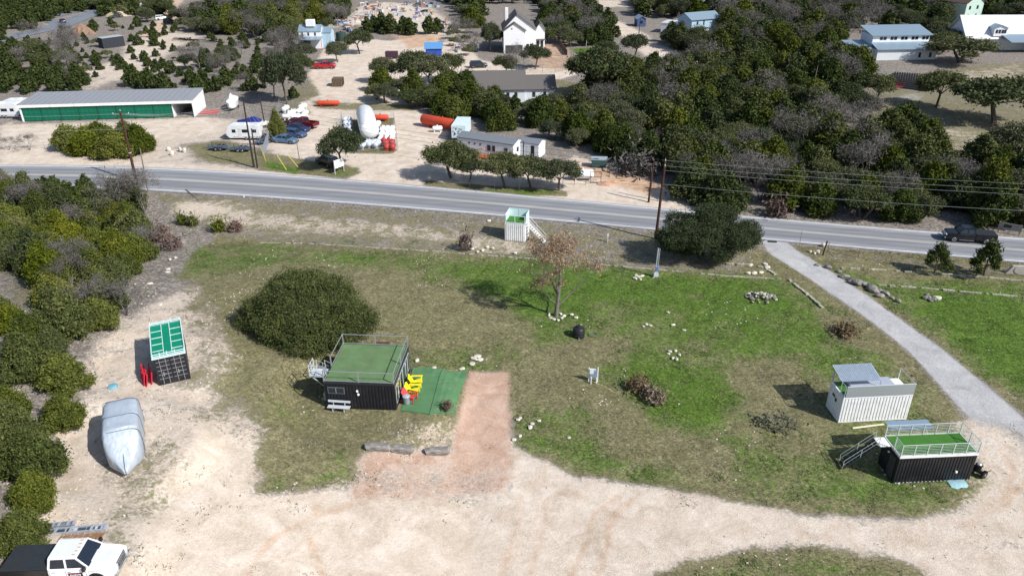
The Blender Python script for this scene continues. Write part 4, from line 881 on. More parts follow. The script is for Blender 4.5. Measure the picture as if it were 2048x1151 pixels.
# --- turf pads (two strips) beside the cabin
for (q, lab) in (([(802, 822), (858, 828), (884, 740), (826, 737)], 'green turf mat strip nearest the black cabin, under the lawn chairs'), ([(859, 829), (908, 829), (935, 740), (885.5, 740)], 'green turf mat strip nearest the pink gravel, under the dead potted plant')):
    pts = [P(u, v) for u, v in q]; b = MB(); N = 12
    vs = []
    for i in range(N + 1):
        for j in range(5):
            t, s = i / N, j / 4; p = pts[0].lerp(pts[3], t).lerp(pts[1].lerp(pts[2], t), s); vs.append((p.x, p.y, gz(p.x, p.y) + .11 + .012 * math.sin(i * 1.7 + j)))
    k_ = len(vs); top = [(i * 5 + j, i * 5 + j + 1, i * 5 + j + 6, i * 5 + j + 5) for i in range(N) for j in range(4)]
    b.add(vs + [(x, y, z - .14) for x, y, z in vs], top + [tuple(x + k_ for x in reversed(f)) for f in top]); n5 = 5
    b.add([], []); ring = [(i * 5) for i in range(N + 1)]; ring2 = [(i * 5 + 4) for i in range(N + 1)]
    for r_ in (ring, ring2):
        for x, y in zip(r_[:-1], r_[1:]): b.f.append((x, y, y + k_, x + k_)); b.mi.append(0)
    for r_ in ([0, 1, 2, 3, 4], [N * 5 + j for j in range(5)]):
        for x, y in zip(r_[:-1], r_[1:]): b.f.append((x, y, y + k_, x + k_)); b.mi.append(0)
    tag(b.build('turf_mat', TURFM), lab, 'turf mat')
# --- lawn chairs
def lawn_chair(name, label, p, rz, m):
    t = T(name, label, 'lawn chair', p, rz)          # chair faces +x
    seat = MB(); 
    for i in range(5): MB().slab([(.32 - i * .125, -.27, .38 - i * .025), (.32 - i * .125, .27, .38 - i * .025), (.21 - i * .125, .27, .358 - i * .025), (.21 - i * .125, -.27, .358 - i * .025)], .025).build('seat_slat', m, t)
    for i in range(5):
        y = -.24 + i * .12; h = .95 - abs(i - 2) * .07; MB().slab([(-.25, y - .052, .26), (-.25, y + .052, .26), (-.56, y + .065, h), (-.56, y - .065, h)], .025).build('back_slat', m, t)
    for s in (-1, 1):
        MB().box(-.4, .42, s * .36 - .07, s * .36 + .07, .55, .58).build('armrest', m, t); MB().box(.28, .37, s * .33 - .015, s * .33 + .015, 0, .55).build('leg', m, t)
        b = MB(); b.bar((-.7, s * .31, .03), (.3, s * .31, .36), .06); b.build('leg', m, t); MB().box(-.4, -.33, s * .33 - .015, s * .33 + .015, .2, .55).build('arm_support', m, t)
    return t
YEL = mat('yellow plastic', (.82, .72, .02), .45, var=.08); REDP = mat('faded red plastic', (.6, .07, .08), .5, var=.15)
for (u, v, lab, m, dz) in ((834, 772, 'yellow slatted lawn chair farthest from the bin on the turf', YEL, .1), (828, 790, 'yellow slatted lawn chair between the other yellow one and the red one', YEL, -.05), (822, 803, 'faded red slatted lawn chair beside the grey bin', REDP, -.25)):
    p = P(u, v); p.z = gz(p.x, p.y) + .12; lawn_chair('lawn_chair', lab, p, a + dz, m).scale = (1.25,) * 3
p = P(814, 808); p.z += .12; t = T('trash_bin', 'round grey galvanised bin at the cabin corner beside the red chair', 'bin', p)
MB().lathe([(.24, 0), (.27, .05), (.32, .7), (.34, .72), (.34, .75), (.3, .75), (.28, .68)], 18).build('bin_body', mat('grey bin', (.3, .36, .4), .45, .3, var=.15), t)
MB().lathe([(.3, .752), (.27, .78), (.05, .82), (.03, .86)], 18).build('bin_lid', mat('grey bin lid', (.42, .48, .52), .45, .2), t)
p = P(893, 822); p.z += .11; t = T('potted_plant', 'dead brown plant in a dark pot on the turf mat', 'plant', p)
MB().lathe([(.16, 0), (.2, .05), (.26, .34), (.28, .36), (.24, .36)], 14).build('pot', mat('dark pot', (.03, .025, .02), .7), t)
o_ = ob('foliage', TREES['brown'][1][1], t, (.1, .05, .2)); o_.scale = (.75, .75, .9)
# --- bench before the cabin
o2, a2, L2 = F2(657, 818, 702, 821); t = T('bench', 'pale grey bench against the black corrugated wall below the window', 'bench', o2 + Vector((0, -.42, 0)), a2)
for x in (.45, 1.45): b = MB().box(x - .03, x + .03, .08, .14, 0, .42).box(x - .03, x + .03, .4, .46, 0, .42); b.box(x - .03, x + .03, .08, .46, .4, .44); b.bar((x, .43, .42), (x, .5, .95), .05); b.build('leg', GREYP, t)
for i in range(3): MB().box(0, 1.95, .03 + i * .15, .16 + i * .15, .445, .48).build('seat_slat', GREYP, t)
MB().slab([(0, .44, .78), (1.95, .44, .78), (1.95, .49, .97), (0, .49, .97)], .03).build('backrest', GREYP, t)
# picnic board behind the cabin and small ground items
pp = P(757, 688); t = T('rusty_grate', 'dark rusty rectangular sheet lying behind the green roof deck', 'metal sheet', pp, a)
b = MB()
for i in range(9): b.box(-1.0 + i * .235, -1.0 + i * .235 + .2, -.4, .4, .02, .06)
b.build('slats', mat('rusty red brown', (.12, .05, .04), .8, var=.4), t); MB().box(-1.02, 1.1, -.42, -.38, .0, .05).box(-1.02, 1.1, .38, .42, 0, .05).build('frame', STEELD, t)
# --- left cabin, end on, with the bright green deck
o, a, L = F2(319, 771, 380, 757); t = T('container_cabin', 'narrow black container standing end on with double doors and a bright green deck', 'cabin', o, a); L = 2.44; D = 5.9; H = 2.55
container(t, L, D, H, BLK, sides='lrb')
for s, x0, x1 in ((0, .1, 1.21), (1, 1.23, 2.34)):
    d = MB().box(x0, x1, .02, .06, .14, H - .12).build('door', BLK, t); b = MB()
    for x in (x0 + .32, x1 - .32): b.tube((x, -.02, .1), (x, -.02, H - .05), .022, n=6)
    b.build('locking_bar', GALV, d); b = MB()
    for z in (.55, .95, 1.35, 1.75, 2.15): b.box(x0 + .05, x1 - .05, .012, .02, z, z + .035)
    b.build('panel_rib', GALV, d); MB().box(x0 + .45, x1 - .4, -.06, -.02, 1.0, 1.05).box(x0 + .42, x0 + .5, -.06, .01, .85, 1.2).build('handle', GALV, d)
MB().box(-.08, L + .08, -.1, D + .05, H, H + .1).build('roof_edge', LTEAL, t)
g = MB().box(.02, L - .02, .28, D - .28, H + .1, H + .13).build('deck_panel', GREENP, t)
wf = mat('white deck frame', (.62, .78, .76), .5); b = MB()
for x in (.86, 1.5): b.box(x, x + .05, .3, D - .3, H + .133, H + .17)
for i in range(4):
    y = .95 + i * 1.15; b.box(.05, .86, y, y + .07, H + .133, H + .16); b.box(1.55, L - .05, y, y + .07, H + .133, H + .16)
b.build('deck_batten', wf, t)
b = MB()
for x in (-.06, L + .01): b.box(x, x + .05, 0, D, H + .2, H + .28)
for y in (-.05, .24, D - .28, D): b.box(-.06, L + .06, y, y + .05, H + .22, H + .27)
for x in (0, .55, 1.1, 1.7, L - .02):
    for y in (-.04, .25, D - .27, D + .01): b.box(x, x + .04, y, y + .04, H + .1, H + .4)
b.build('folded_railing', LTEAL, t)
# red metal racks, and boards, left of the cabin
RR = mat('bright red paint', (.62, .02, .05), .45, var=.15)
for i, (dx, dy, h, lean, ln) in enumerate(((-1.35, .5, 1.35, .25, 1.7), (-1.05, .25, 1.3, .25, 1.75), (-.75, .45, 1.3, .22, 1.7))):
    r = T('red_rack', ('leftmost', 'middle', 'nearest to the container')[i] + ' red metal rack leaning beside the end on black container', 'rack', o + Vector((dx * math.cos(a), dy + dx * math.sin(a), 0)), a + PI / 2 + .12)
    for j, x in enumerate((0, .42, .84, 1.26, ln)): b = MB(); b.bar((x, 0, 0), (x, -lean, h * (1 if j % 2 else .9)), .07); b.build('upright', RR, r)
    for z in (.1, .6, .95): b = MB(); b.bar((0, -lean * z / h, z), (ln, -lean * z / h, z), .06); b.build('crossbar', RR, r)
    MB().slab([(.05, -.02, .1), (ln - .9, -.02, .1), (ln - .9, -lean * .7, .95), (.05, -lean * .7, .95)], .03).build('seat_panel', RR, r)
for i, dx in enumerate((-.38, -.2)):
    r = T('timber_board', ('outer', 'inner')[i] + ' bluish board leaning in the shade along the black container', 'board', o + Vector((dx, .9 + i * .3, 0)), a + PI / 2); MB().slab([(0, 0, 0), (2.6, 0, 0), (2.6, -.25, 1.4), (0, -.25, 1.4)], .05).build('board', mat('bluish board', (.06, .08, .16), .6), r)
# small blue tarp bundle and hose
p = P(226, 774); t = T('tarp_bundle', 'small light blue tarp bundle on the dirt beyond the covered trailer', 'tarp', p, .2)
MB().loft([[(x, y * s, z * s) for x, y, z in ((0, -.35, 0), (0, -.3, .18), (0, 0, .25), (0, .3, .2), (0, .38, 0))] for x0, s in ((0, 1),)] if 0 else [[(x0, -.38 * s, 0), (x0, -.3 * s, .16 * s), (x0, 0, .26 * s), (x0, .3 * s, .18 * s), (x0, .4 * s, 0)] for x0, s in ((-.35, .5), (-.28, .9), (0, 1.1), (.25, .95), (.36, .6))]).build('tarp', mat('faded blue tarp', (.16, .36, .46), .6, var=.25, scale=6, bump=.5), t, True)
b = MB(); b.path([(-.1, -.35, .03), (-.2, -.9, .03), (-.05, -1.5, .03), (.35, -2.0, .03)], .02); b.path([(.1, .3, .1), (.4, .8, .05), (1.0, 1.3, .04)], .02); b.build('hose', mat('pale hose', (.6, .58, .52), .6), t)
# --- white container with the metal screen and canopy
o, a, L = F2(1676, 845, 1815, 838); L = 6.06; D = 2.44; H = 2.6
t = T('container_cabin', 'white container with a grey metal screen and corrugated canopy on its roof', 'cabin', o, a); container(t, L, D, H, WHT)
MB().box(0, L, 0, D, H, H + .05).build('roof', WHT, t); MB().box(.15, 1.1, .15, D - .15, H + .052, H + .08).build('deck_turf', TURF2, t)
MB().box(1.12, 5.0, .9, D - .1, H + .052, H + .32).build('bench_locker', mat('blue grey board', (.36, .4, .48), .6, var=.1), t)
f = MB().box(.12, L, -.03, .0, H + .06, H + 1.1).build('metal_screen', mat('grey mesh screen', (.36, .4, .42), .5, .35, var=.15, scale=20), t); MB().box(.1, L + .03, -.05, .02, H + 1.1, H + 1.15).build('top_rail', GREYP, f)
b = MB(); n = 22
for i in range(n):
    x = .1 + i * 3.5 / n; b.slab([(x, .95, H + 1.02), (x + .1, .95, H + 1.02), (x + .1, 3.0, H + 1.38), (x, 3.0, H + 1.38)], .02); b.slab([(x + .1, .95, H + .985), (x + .16, .95, H + .985), (x + .16, 3.0, H + 1.345), (x + .1, 3.0, H + 1.345)], .02)
b.build('canopy_sheet', mat('striped zinc canopy', (.5, .58, .68), .35, .4), t)
b = MB()
for x, y, h in ((.14, .95, .97), (.14, 2.38, 1.2), (3.55, .95, .97), (3.55, 2.38, 1.2)): b.tube((x, y, H), (x, y, H + h), .028)
b.build('canopy_post', GREYP, t)
rail(t, [(.06, D - .05), (.06, .05)], H + .05, 1.02, .025, GREYP, step=3, bottom=False); rail(t, [(L - .05, D - .05), (L - .05, .05)], H + .05, 1.05, .025, GREYP, step=3, bottom=False); 
b = MB(); b.box(-.05, .0, 1.3, 1.75, 1.75, 1.95); b.box(-.05, -.01, .95, 1.2, 1.5, 1.8); b.build('wall_plate', STEELD, t)
# --- black container with the railed green deck
o, a, L = F2(1785.5, 966, 1933, 959.4); L = 6.06; D = 2.44; H = 2.45
t = T('container_cabin', 'black container with white railed bright green deck beside the curving track', 'cabin', o, a); container(t, L, D, H, BLK, pitch=.24)
WR = mat('white rail paint', (.48, .54, .52), .5); MB().box(-.02, L + .02, -.03, D + .02, H, H + .2).build('roof_edge', WHT, t); MB().box(.06, L - .06, .06, D - .06, H + .202, H + .23).build('deck_turf', TURF2, t)
rail(t, [(.02, 1.0), (.02, .02), (L, .02), (L, D), (.02, D)], H + .2, 1.0, .028, WR, step=1.0, wires=5)
MB().slab([(.5, D + .05, H + .7), (3.9, D + .05, H + .7), (4.1, D + 1.4, H + .55), (.6, D + 1.4, H + .55)], .04).build('side_awning', mat('blue grey sheet', (.3, .4, .5), .4, .3, var=.1), t)
b = MB()
for x in (.8, 3.8): b.bar((x, D + 1.3, H + .55), (x, D, H - .6), .04)
b.build('awning_brace', GREYP, t)
MB().box(-.9, -.03, 1.3, D - .05, H + .08, H + .14).build('landing', WHT, t); stairs(t, (-.9, 1.85, H + .05), (-3.2, 2.1, .15), .8, 10, STEELD, .8, rm=WR)
MB().box(-.06, -.005, .35, 1.15, .2, 2.15).build('door', mat('charcoal door', (.05, .05, .055), .5), t); MB().lathe([(.05, 0), (.09, .02), (.09, .1), (.03, .12)], 10, (-.12, 1.3, 2.0)).build('wall_lamp', mat('lamp white', (1, 1, 1)), t)
MB().cbox(4.75, -.07, .95, .14, .1, .14).build('power_socket', mat('lamp white', (1, 1, 1)), t)
b = MB()
for i in range(20): b.box(.15 + i * .3, .27 + i * .3, -.02, .0, .03, .08)
b.build('base_vent', GREYP, t)
b = MB(); b.path([(-3.3, 2.9, .3), (-2.2, 3.0, 2.2), (-.5, 2.7, 3.0)], .05); 
p = P(1732, 856); q = T('timber_plank', 'long pale plank lying on the grass beside the stairs of the black container', 'plank', P(1706, 857), F2(1706, 857, 1770, 849)[1]); MB().cbox(1.4, 0, .09, 2.9, .16, .05).build('plank', mat('cream timber', (.7, .66, .5), .7), q)
p = P(1915, 966); q = T('tarp_bundle', 'pale blue crumpled tarp on the grass before the black container', 'tarp', p, .1)
MB().loft([[(x0, -.55 * s, 0), (x0, -.4 * s, .1 * s), (x0, 0, .16 * s), (x0, .35 * s, .1 * s), (x0, .55 * s, 0)] for x0, s in ((-.75, .8), (-.4, 1.1), (0, .85), (.4, 1.0), (.65, .7))]).build('tarp', mat('pale blue tarp', (.3, .5, .56), .5, var=.3, scale=7, bump=.6), q, True)
# a scooter like trolley with two wheels
p = P(1957, 950); t = T('hand_cart', 'black two wheeled cart with round bins beside the black container', 'cart', p, .5)
BK = mat('black rubber', (.015, .015, .018), .5); 
for y in (-.35, .45): w_ = MB().lathe([(.2, -.09), (.33, -.1), (.36, 0), (.33, .1), (.2, .09)], 16, (0, y, .36), 'Y').build('wheel', BK, t); MB().lathe([(.1, -.11), (.1, .11)], 10, (0, y, .36), 'Y').build('hub', GALV, w_)
MB().box(-.18, .18, -.3, .4, .3, .42).build('frame', STEELD, t); MB().lathe([(.2, 0), (.26, .5), (.27, .52)], 14, (0, .2, .43)).build('drum', BK, t); MB().lathe([(.16, 0), (.2, .05), (.12, .12)], 14, (0, .2, .955)).build('drum_lid', GALV, t); b = MB(); b.path([(0, -.3, .4), (-.1, -.6, .9), (.15, -.65, .95)], .03); b.build('handle', STEELD, t)
# --- white cube cabin by the road
o, a, L = F2(1010, 480.5, 1052, 484.5); L = 2.7; D = 2.45; H = 2.5
t = T('container_cabin', 'small white corrugated cube cabin with panelled deck by the road', 'cabin', o, a); container(t, L, D, H, WHT, pitch=.27, dep=.08)
MB().box(0, L, 0, D, H, H + .06).build('roof', WHT, t); MB().box(.08, L - .08, .08, D - .08, H + .062, H + .09).build('deck_turf', TURF2, t); PW = mat('pale blue panel', (.62, .78, .82), .4, var=.05)
for x0, x1, y0, y1 in ((.06, L / 2 - .05, D - .05, D - .02), (L / 2 + .05, L - .06, D - .05, D - .02), (.02, .05, .5, D - .1), (L - .05, L - .02, .9, D - .1)): MB().box(x0, x1, y0, y1, H + .12, H + 1.1).build('deck_screen', PW, t)
rail(t, [(.03, .03), (L - .03, .03)], H + .06, 1.0, .03, LTEAL, step=1.3); rail(t, [(.03, D - .03), (L - .03, D - .03)], H + .06, 1.1, .035, LTEAL, step=1.3, bottom=False)
rail(t, [(.03, .03), (.03, D - .03)], H + .06, 1.05, .03, WHT, step=2.6, bottom=False)
stairs(t, (L + .1, .7, H), (L + 2.6, .35, .1), .8, 10, WHT, .95); MB().box(L, L + .3, .3, 1.1, H - .05, H + .02).build('landing', WHT, t)
b = MB().box(L, L + .35, .6, .95, .35, .45).box(L, L + .2, .7, .95, .6, 1.9).box(L + .2, L + .42, .65, .8, .9, 1.1); b.build('door_handle_box', WHT, t)
# ------------------------------------------------------------------ meadow objects
p = P(1157, 672); t = T('water_tank', 'black plastic water tank with domed top standing alone in the meadow', 'water tank', p); BT = mat('black plastic', (.02, .021, .026), .4, var=.2)
MB().lathe([(.6, 0), (.62, .04), (.62, .3), (.635, .32), (.62, .34), (.62, .62), (.635, .64), (.62, .66), (.62, .92), (.56, 1.0), (.4, 1.1), (.26, 1.16), (.25, 1.2)], 28).build('tank_body', BT, t, True); MB().lathe([(.27, 1.18), (.27, 1.26), (.22, 1.3)], 20).build('tank_lid', BT, t); MB().cbox(0, -.66, .12, .1, .12, .1).build('tap', GALV, t)
p = P(1186, 669); t = T('hose_coil', 'loose green hose coil on the grass right of the black tank', 'hose'); t.location = p
for j in range(3): b = MB(); b.path([(math.cos(i * .4) * (.38 + .05 * j), math.sin(i * .4) * (.36 + .05 * j), .05 + .02 * j) for i in range(17)], .018, 5); b.build('loop', mat('hose green', (.13, .2, .12), .6), t)
p = P(1186, 764); t = T('utility_stand', 'white post frame with a blue grey electric panel standing in the meadow', 'utility stand', p, -.05); WPo = mat('white post', (.72, .73, .72), .6); BP = mat('blue grey panel', (.2, .26, .38), .45)
for x, y, h in ((-.4, .1, 1.55), (.42, .1, 1.6), (-.2, -.25, .75), (.3, -.25, .7)): b = MB(); b.bar((x, y, 0), (x, y, h), .09); b.build('post', WPo, t)
MB().box(-.34, .02, -.02, .14, .95, 1.45).build('meter_box', mat('pale meter box', (.66, .72, .74), .4), t); MB().box(-.34, .36, -.04, .08, .55, .93).build('panel', BP, t); MB().box(.05, .36, -.02, .14, .95, 1.25).build('breaker_box', BP, t)
for z in (.5, 1.3): MB().box(-.35, .37, .145, .18, z, z + .09).build('crossbar', WPo, t)
b = MB(); b.path([(.3, -.3, .1), (.9, -.6, .04), (1.9, -1.6, .03)], .02); b.build('cable', mat('yellow cord', (.6, .52, .25), .6), t)
# folded lattice mast
p = P(1311, 553); t = T('lattice_mast', 'tall narrow silver lattice mast with a blue winch beside the roadside oak', 'mast', p, .1); SV = mat('silver aluminium', (.62, .65, .7), .35, .5)
for x, y in ((-.16, -.1), (.16, -.1), (0, .16)): b = MB(); b.tube((x, y, 0), (x * .7 + .12, y * .7, 3.7), .035); b.build('upright', SV, t)
for i in range(12):
    z = .25 + i * .29; k = .9; b = MB(); b.tube((-.16 * k + .02, -.1, z), (.16 * k + .02, -.1, z + .25), .015, n=4); b.tube((.16 * k, -.1, z), (0, .15, z + .25), .015, n=4); b.build('brace', SV, t)
MB().box(-.14, .14, -.3, -.12, .9, 1.35).build('winch', mat('blue paint', (.08, .15, .45), .4), t); b = MB(); b.bar((-.5, -.4, .05), (.5, .4, .05), .07); b.bar((-.5, .4, .05), (.5, -.4, .05), .07); b.build('foot', SV, t)
MB().box(-.28, .26, -.25, .2, .1, .55).build('battery_box', mat('pale grey box', (.5, .52, .56), .5), t)
# small utility post on the verge, mailbox
p = P(1215, 484); t = T('marker_post', 'short grey meter post on the verge between the cube cabin and roadside oak', 'post', p); MB().box(-.04, .04, -.04, .04, 0, 1.1).build('post', GREYP, t); MB().box(-.13, .13, -.09, .09, .8, 1.15).build('meter', GREYP, t)
p = P(1340, 472); t = T('mailbox', 'dark mailbox on a post at the road edge left of the oak', 'mailbox', p); MB().box(-.05, .05, -.05, .05, 0, 1.1).build('post', STEELD, t)
MB().loft([[(x, y, 1.1 + z) for y, z in ((-.13, 0), (.13, 0), (.13, .16), (.08, .25), (-.08, .25), (-.13, .16))] for x in (-.28, .28)]).build('box', STEELD, t); MB().box(.1, .16, .135, .15, 1.2, 1.45).build('flag', RR, t)
p = P(1545, 483); 
t = T('drain_grate', 'small dark metal grate at the mouth of the gravel driveway', 'grate', p, -.15); MB().box(-.55, .55, -.2, .2, 0, .06).build('frame', STEELD, t)
for i in range(6): MB().box(-.5 + i * .18, -.42 + i * .18, -.17, .17, .062, .08).build('bar', STEELD, t)
# ------------------------------------------------------------------ vehicles (x forward, origin on the ground under the centre)
TYRE = mat('tyre rubber', (.02, .02, .021), .85); RIM = mat('alloy rim', (.5, .52, .54), .3, .7); CHR = mat('chrome', (.6, .62, .65), .15, .9); DARKP = mat('dark trim', (.02, .02, .022), .5)
HL = mat('headlight glass', (.75, .78, .8), .12, spec=.8); TL = mat('tail light red', (.35, .01, .01), .25); CARG = glass('car glass', (.015, .022, .035))
def paint(n, c, r=.25): return mat(n, c, r, .1, var=.06, scale=1.5, spec=.6, dirt=.08)
def ringsec(x, w, zb, zm, zt, wt): return [(x, -w * .92, zb), (x, w * .92, zb), (x, w, zb + .12), (x, w, zm), (x, wt, zt), (x, -wt, zt), (x, -w, zm), (x, -w, zb + .12)]
def wheels(t, xs, w, r):
    for x in xs:
        for s in (-1, 1):
            k = MB().lathe([(r * .62, -.1), (r * .95, -.1), (r, -.07), (r, .07), (r * .95, .1), (r * .62, .1)], 20, (x, s * (w - .09), r), 'Y').build('wheel', TYRE, t, True)
            MB().lathe([(r * .66, .085), (r * .6, .105), (r * .2, .09), (r * .16, .115)], 12, (x, s * (w - .09), r), 'Y').build('rim', RIM, k) if s > 0 else MB().lathe([(r * .66, -.085), (r * .6, -.105), (r * .2, -.09), (r * .16, -.115)], 12, (x, s * (w - .09), r), 'Y').build('rim', RIM, k)
            MB().lathe([(r * 1.16, -.11), (r * 1.16, .0)], 18, (x, s * (w - .1), r + .02), 'Y').build('wheel_arch', DARKP, t)
def frustum(b0, b1, zb, zt, wb, wt): # b=(x front,x rear) base/top
    return [(b0[1], -wb, zb), (b0[0], -wb, zb), (b0[0], wb, zb), (b0[1], wb, zb)], [(b1[1], -wt, zt), (b1[0], -wt, zt), (b1[0], wt, zt), (b1[1], wt, zt)]
def greenhouse(t, P_, fx, rx, tfx, trx, zb, zt, wb, wt, pill=(.0,), rw=.05):
    lo_, hi = frustum((fx, rx), (tfx, trx), zb, zt, wb, wt)
    MB().add(lo_ + hi, [(0, 1, 5, 4), (1, 2, 6, 5), (2, 3, 7, 6), (3, 0, 4, 7), (4, 5, 6, 7)]).build('windows', CARG, t)
    MB().loft([[(trx - .08, -wt * s, z), (tfx + .06, -wt * s, z), (tfx + .06, wt * s, z), (trx - .08, wt * s, z)] for s, z in ((1.04, zt - .03), (1.03, zt + .02), (.86, zt + .065))]).build('roof', P_, t)
    b = MB()
    for s in (-1, 1):
        b.bar((fx, s * wb, zb), (tfx, s * wt, zt), rw * 1.1); b.bar((rx, s * wb, zb), (trx, s * wt, zt), rw * 1.6)
        for f in pill: x = tfx + (trx - tfx) * f; b.bar((x + .02, s * wb * 1.005, zb), (x, s * wt * 1.01, zt), rw * 1.3)
    b.build('pillars', P_, t)
def lamps(t, xf, xr, w, zf, zr, m=True):
    for s in (-1, 1):
        MB().cbox(xf, s * (w - .2), zf, .12, .34, .14).build('headlight', HL, t); MB().cbox(xr, s * (w - .14), zr, .1, .2, .22).build('tail_light', TL, t)
        MB().loft([[(.95 + a, s * (w - .02 + q * .0), 1.0 + zf * .1), (.95 + a, s * (w + .17), 1.0 + zf * .1), (.95 + a, s * (w + .17), 1.14 + zf * .1), (.95 + a, s * (w - .02), 1.14 + zf * .1)] for a, q in ((-.05, 0), (.06, 1))]).build('mirror', DARKP, t)
def sedan(label, loc, rz, P_, group=None, hatch=0, wagon=0):
    t = T('parked_car', label, 'car', loc, rz, group); w = .9
    S = [(2.4, .68, .32, .5, .6, .6), (2.28, .84, .22, .62, .72, .74), (1.9, .89, .2, .72, .82, .76), (1.1, .91, .2, .82, .95, .78), (-1.2, .92, .2, .84, .98, .8), (-1.9, .9, .2, .84, 1.02, .78), (-2.3, .85, .25, .8, .98, .74), (-2.4, .74, .36, .62, .8, .66)]
    MB().loft([ringsec(*q) for q in S]).build('body', P_, t, True); greenhouse(t, P_, 1.05, -2.05 if wagon else -1.75, .3, -1.75 if wagon else -.9, .95, 1.44, .77, .58, (.5,)); wheels(t, (1.45, -1.4), w, .33); lamps(t, 2.22, -2.33, w, .64, .82)
    MB().box(2.3, 2.43, -.6, .6, .26, .4).build('bumper', DARKP, t); return t
def suv(label, loc, rz, P_, group=None, L=4.7):
    t = T('parked_suv', label, 'suv', loc, rz, group); w = .95; h = L / 2
    S = [(h, .8, .38, .7, .85, .68), (h - .2, .9, .3, .85, 1.0, .78), (h - 1.2, .95, .28, .98, 1.12, .84), (-h + .3, .95, .28, 1.0, 1.15, .86), (-h, .86, .35, .9, 1.1, .8)]
    MB().loft([ringsec(*q) for q in S]).build('body', P_, t, True); greenhouse(t, P_, h - 1.15, -h + .08, h - 1.9, -h + .35, 1.1, 1.72, .85, .7, (.35, .7), .06); wheels(t, (h - .9, -h + .95), w, .38); lamps(t, h - .12, -h + .02, w, .85, 1.0)
    MB().box(h - .1, h + .03, -.7, .7, .34, .5).build('bumper', DARKP, t); return t
def pickup(label, loc, rz, P_, bedm=None, group=None, name='pickup_truck', tonneau=None, detail=False, open_hood=False, L=5.8):
    t = T(name, label, 'pickup truck', loc, rz, group); w = 1.0; h = L / 2; cr = -.45
    S = [(h, .84, .5, .8, .98, .78), (h - .16, .95, .42, .95, 1.12, .86), (h - .9, 1.0, .42, 1.05, 1.22, .9), (h - 1.5, 1.0, .42, 1.1, 1.26, .92), (cr, 1.0, .42, 1.1, 1.26, .92)]
    MB().loft([ringsec(*q) for q in S]).build('body', P_, t, True)
    greenhouse(t, P_, h - 1.35, cr + .04, h - 2.0, cr + .16, 1.24, 1.86, .92, .76, (.42,), .07)
    bm = bedm or P_; b = MB(); z0, z1 = .5, 1.28
    for s in (-1, 1): b.loft([[(x, s * .99, z0), (x, s * .99, z1), (x, s * .86, z1), (x, s * .86, z0 + .15)] for x in (-h + .02, cr - .06)])
    b.box(-h, -h + .08, -.95, .95, z0, z1 - .02); b.box(cr - .14, cr - .06, -.86, .86, z0, z1 - .02); b.build('bed', bm, t); MB().box(-h + .08, cr - .14, -.86, .86, .62, .7).build('bed_floor', DARKP, t)
    if tonneau: MB().box(-h + .02, cr - .08, -.97, .97, z1 + .004, z1 + .05).build('bed_cover', tonneau, t)
    wheels(t, (h - 1.05, -h + 1.15), w, .41); 
    for s in (-1, 1):
        MB().cbox(h - .08, s * .72, .95, .14, .32, .2).build('headlight', HL, t); MB().cbox(-h + .02, s * .92, 1.0, .08, .14, .34).build('tail_light', TL, t)
        MB().cbox(h - 1.5, s * 1.12, 1.35, .14, .22, .24).build('mirror', DARKP, t); MB().box(-.35, h - 1.6, s * 1.0 - .06, s * 1.0 + .06, .38, .43).build('side_step', CHR, t)
    MB().box(h - .03, h + .12, -.92, .92, .48, .66).build('bumper', CHR, t); MB().box(-h - .12, -h, -.9, .9, .48, .64).build('bumper', CHR, t); g = MB().box(h - .02, h + .05, -.52, .52, .72, 1.08).build('grille', CHR, t)
    for z in (.8, .9, 1.0): MB().box(h + .05, h + .056, -.46, .46, z - .03, z + .02).build('grille_slot', DARKP, g)
    return t
def rz2(u1, v1, u2, v2): return F2(u1, v1, u2, v2)[1]
PB = paint('slate blue paint', (.09, .17, .28)); PB2 = paint('steel blue paint', (.055, .1, .22)); PB3 = paint('dark blue paint', (.03, .045, .12)); PM = paint('maroon paint', (.14, .012, .02)); PR = paint('red paint', (.42, .015, .02)); PK = paint('black car paint', (.008, .009, .012), .2); PW_ = paint('white car paint', (.78, .8, .82), .3); PG = paint('charcoal car paint', (.03, .035, .045))
# the row in front of the propane yard
sedan('slate blue sedan parked nearest the road in the row of cars by the fence', P(572, 285), rz2(548, 284, 596, 288), PB)
sedan('steel blue hatchback parked second from the road in the row of cars', P(590, 273), rz2(566, 271, 612, 276), PB2, wagon=1)
sedan('dark blue sedan parked between the hatchback and the maroon pickup', P(597, 262), rz2(574, 260, 618, 265), PB3)
pickup('maroon pickup with open bed at the far end of the parked row', P(610, 254), rz2(632, 257, 588, 251), PM)
sedan('dark maroon small car half hidden behind the maroon pickup', P(590, 250), rz2(612, 254, 570, 248), PM)
suv('black suv parked in the tree shade beside the white roadside sign', P(655, 330), rz2(675, 337, 634, 322), PK)
pickup('red pickup parked beside the small yellowish oak in the dirt lot', P(650, 137), rz2(630, 137, 670, 136), PR)
suv('dark suv parked by the dirt lot edge left of the white two storey house', P(957, 135), rz2(942, 135, 974, 134), PG)
suv('white suv on the dirt track among the oaks at the top', P(324, 40), .6, PW_); suv('dark suv just right of the white one on the dirt track', P(341, 47), .3, PK)
sedan('dark car on the asphalt loop at the top left', P(126, 46), 2.2, PB3); sedan('dark car beside the red roofed building at the top left', P(219, 14), .2, PG); sedan('white car under the edge of the red roofed building', P(190, 17), .1, PW_)
sedan('red car parked under the blue porch of the white cabin', P(633, 92), .1, PR)
# black pickup on the road, heading left
o, a, L = F2(1900, 482, 1984, 490.5); c = P(1942, 486)
rp = pickup('black crew cab pickup with covered bed driving left on the road', Vector((c.x, float(road_y(c.x, .74)), .02)), math.atan2(float(road_y(c.x + 2, .5) - road_y(c.x - 2, .5)), 4) + PI, PK, name='driving_pickup', tonneau=mat('black vinyl', (.03, .035, .04), .5), L=6.0)
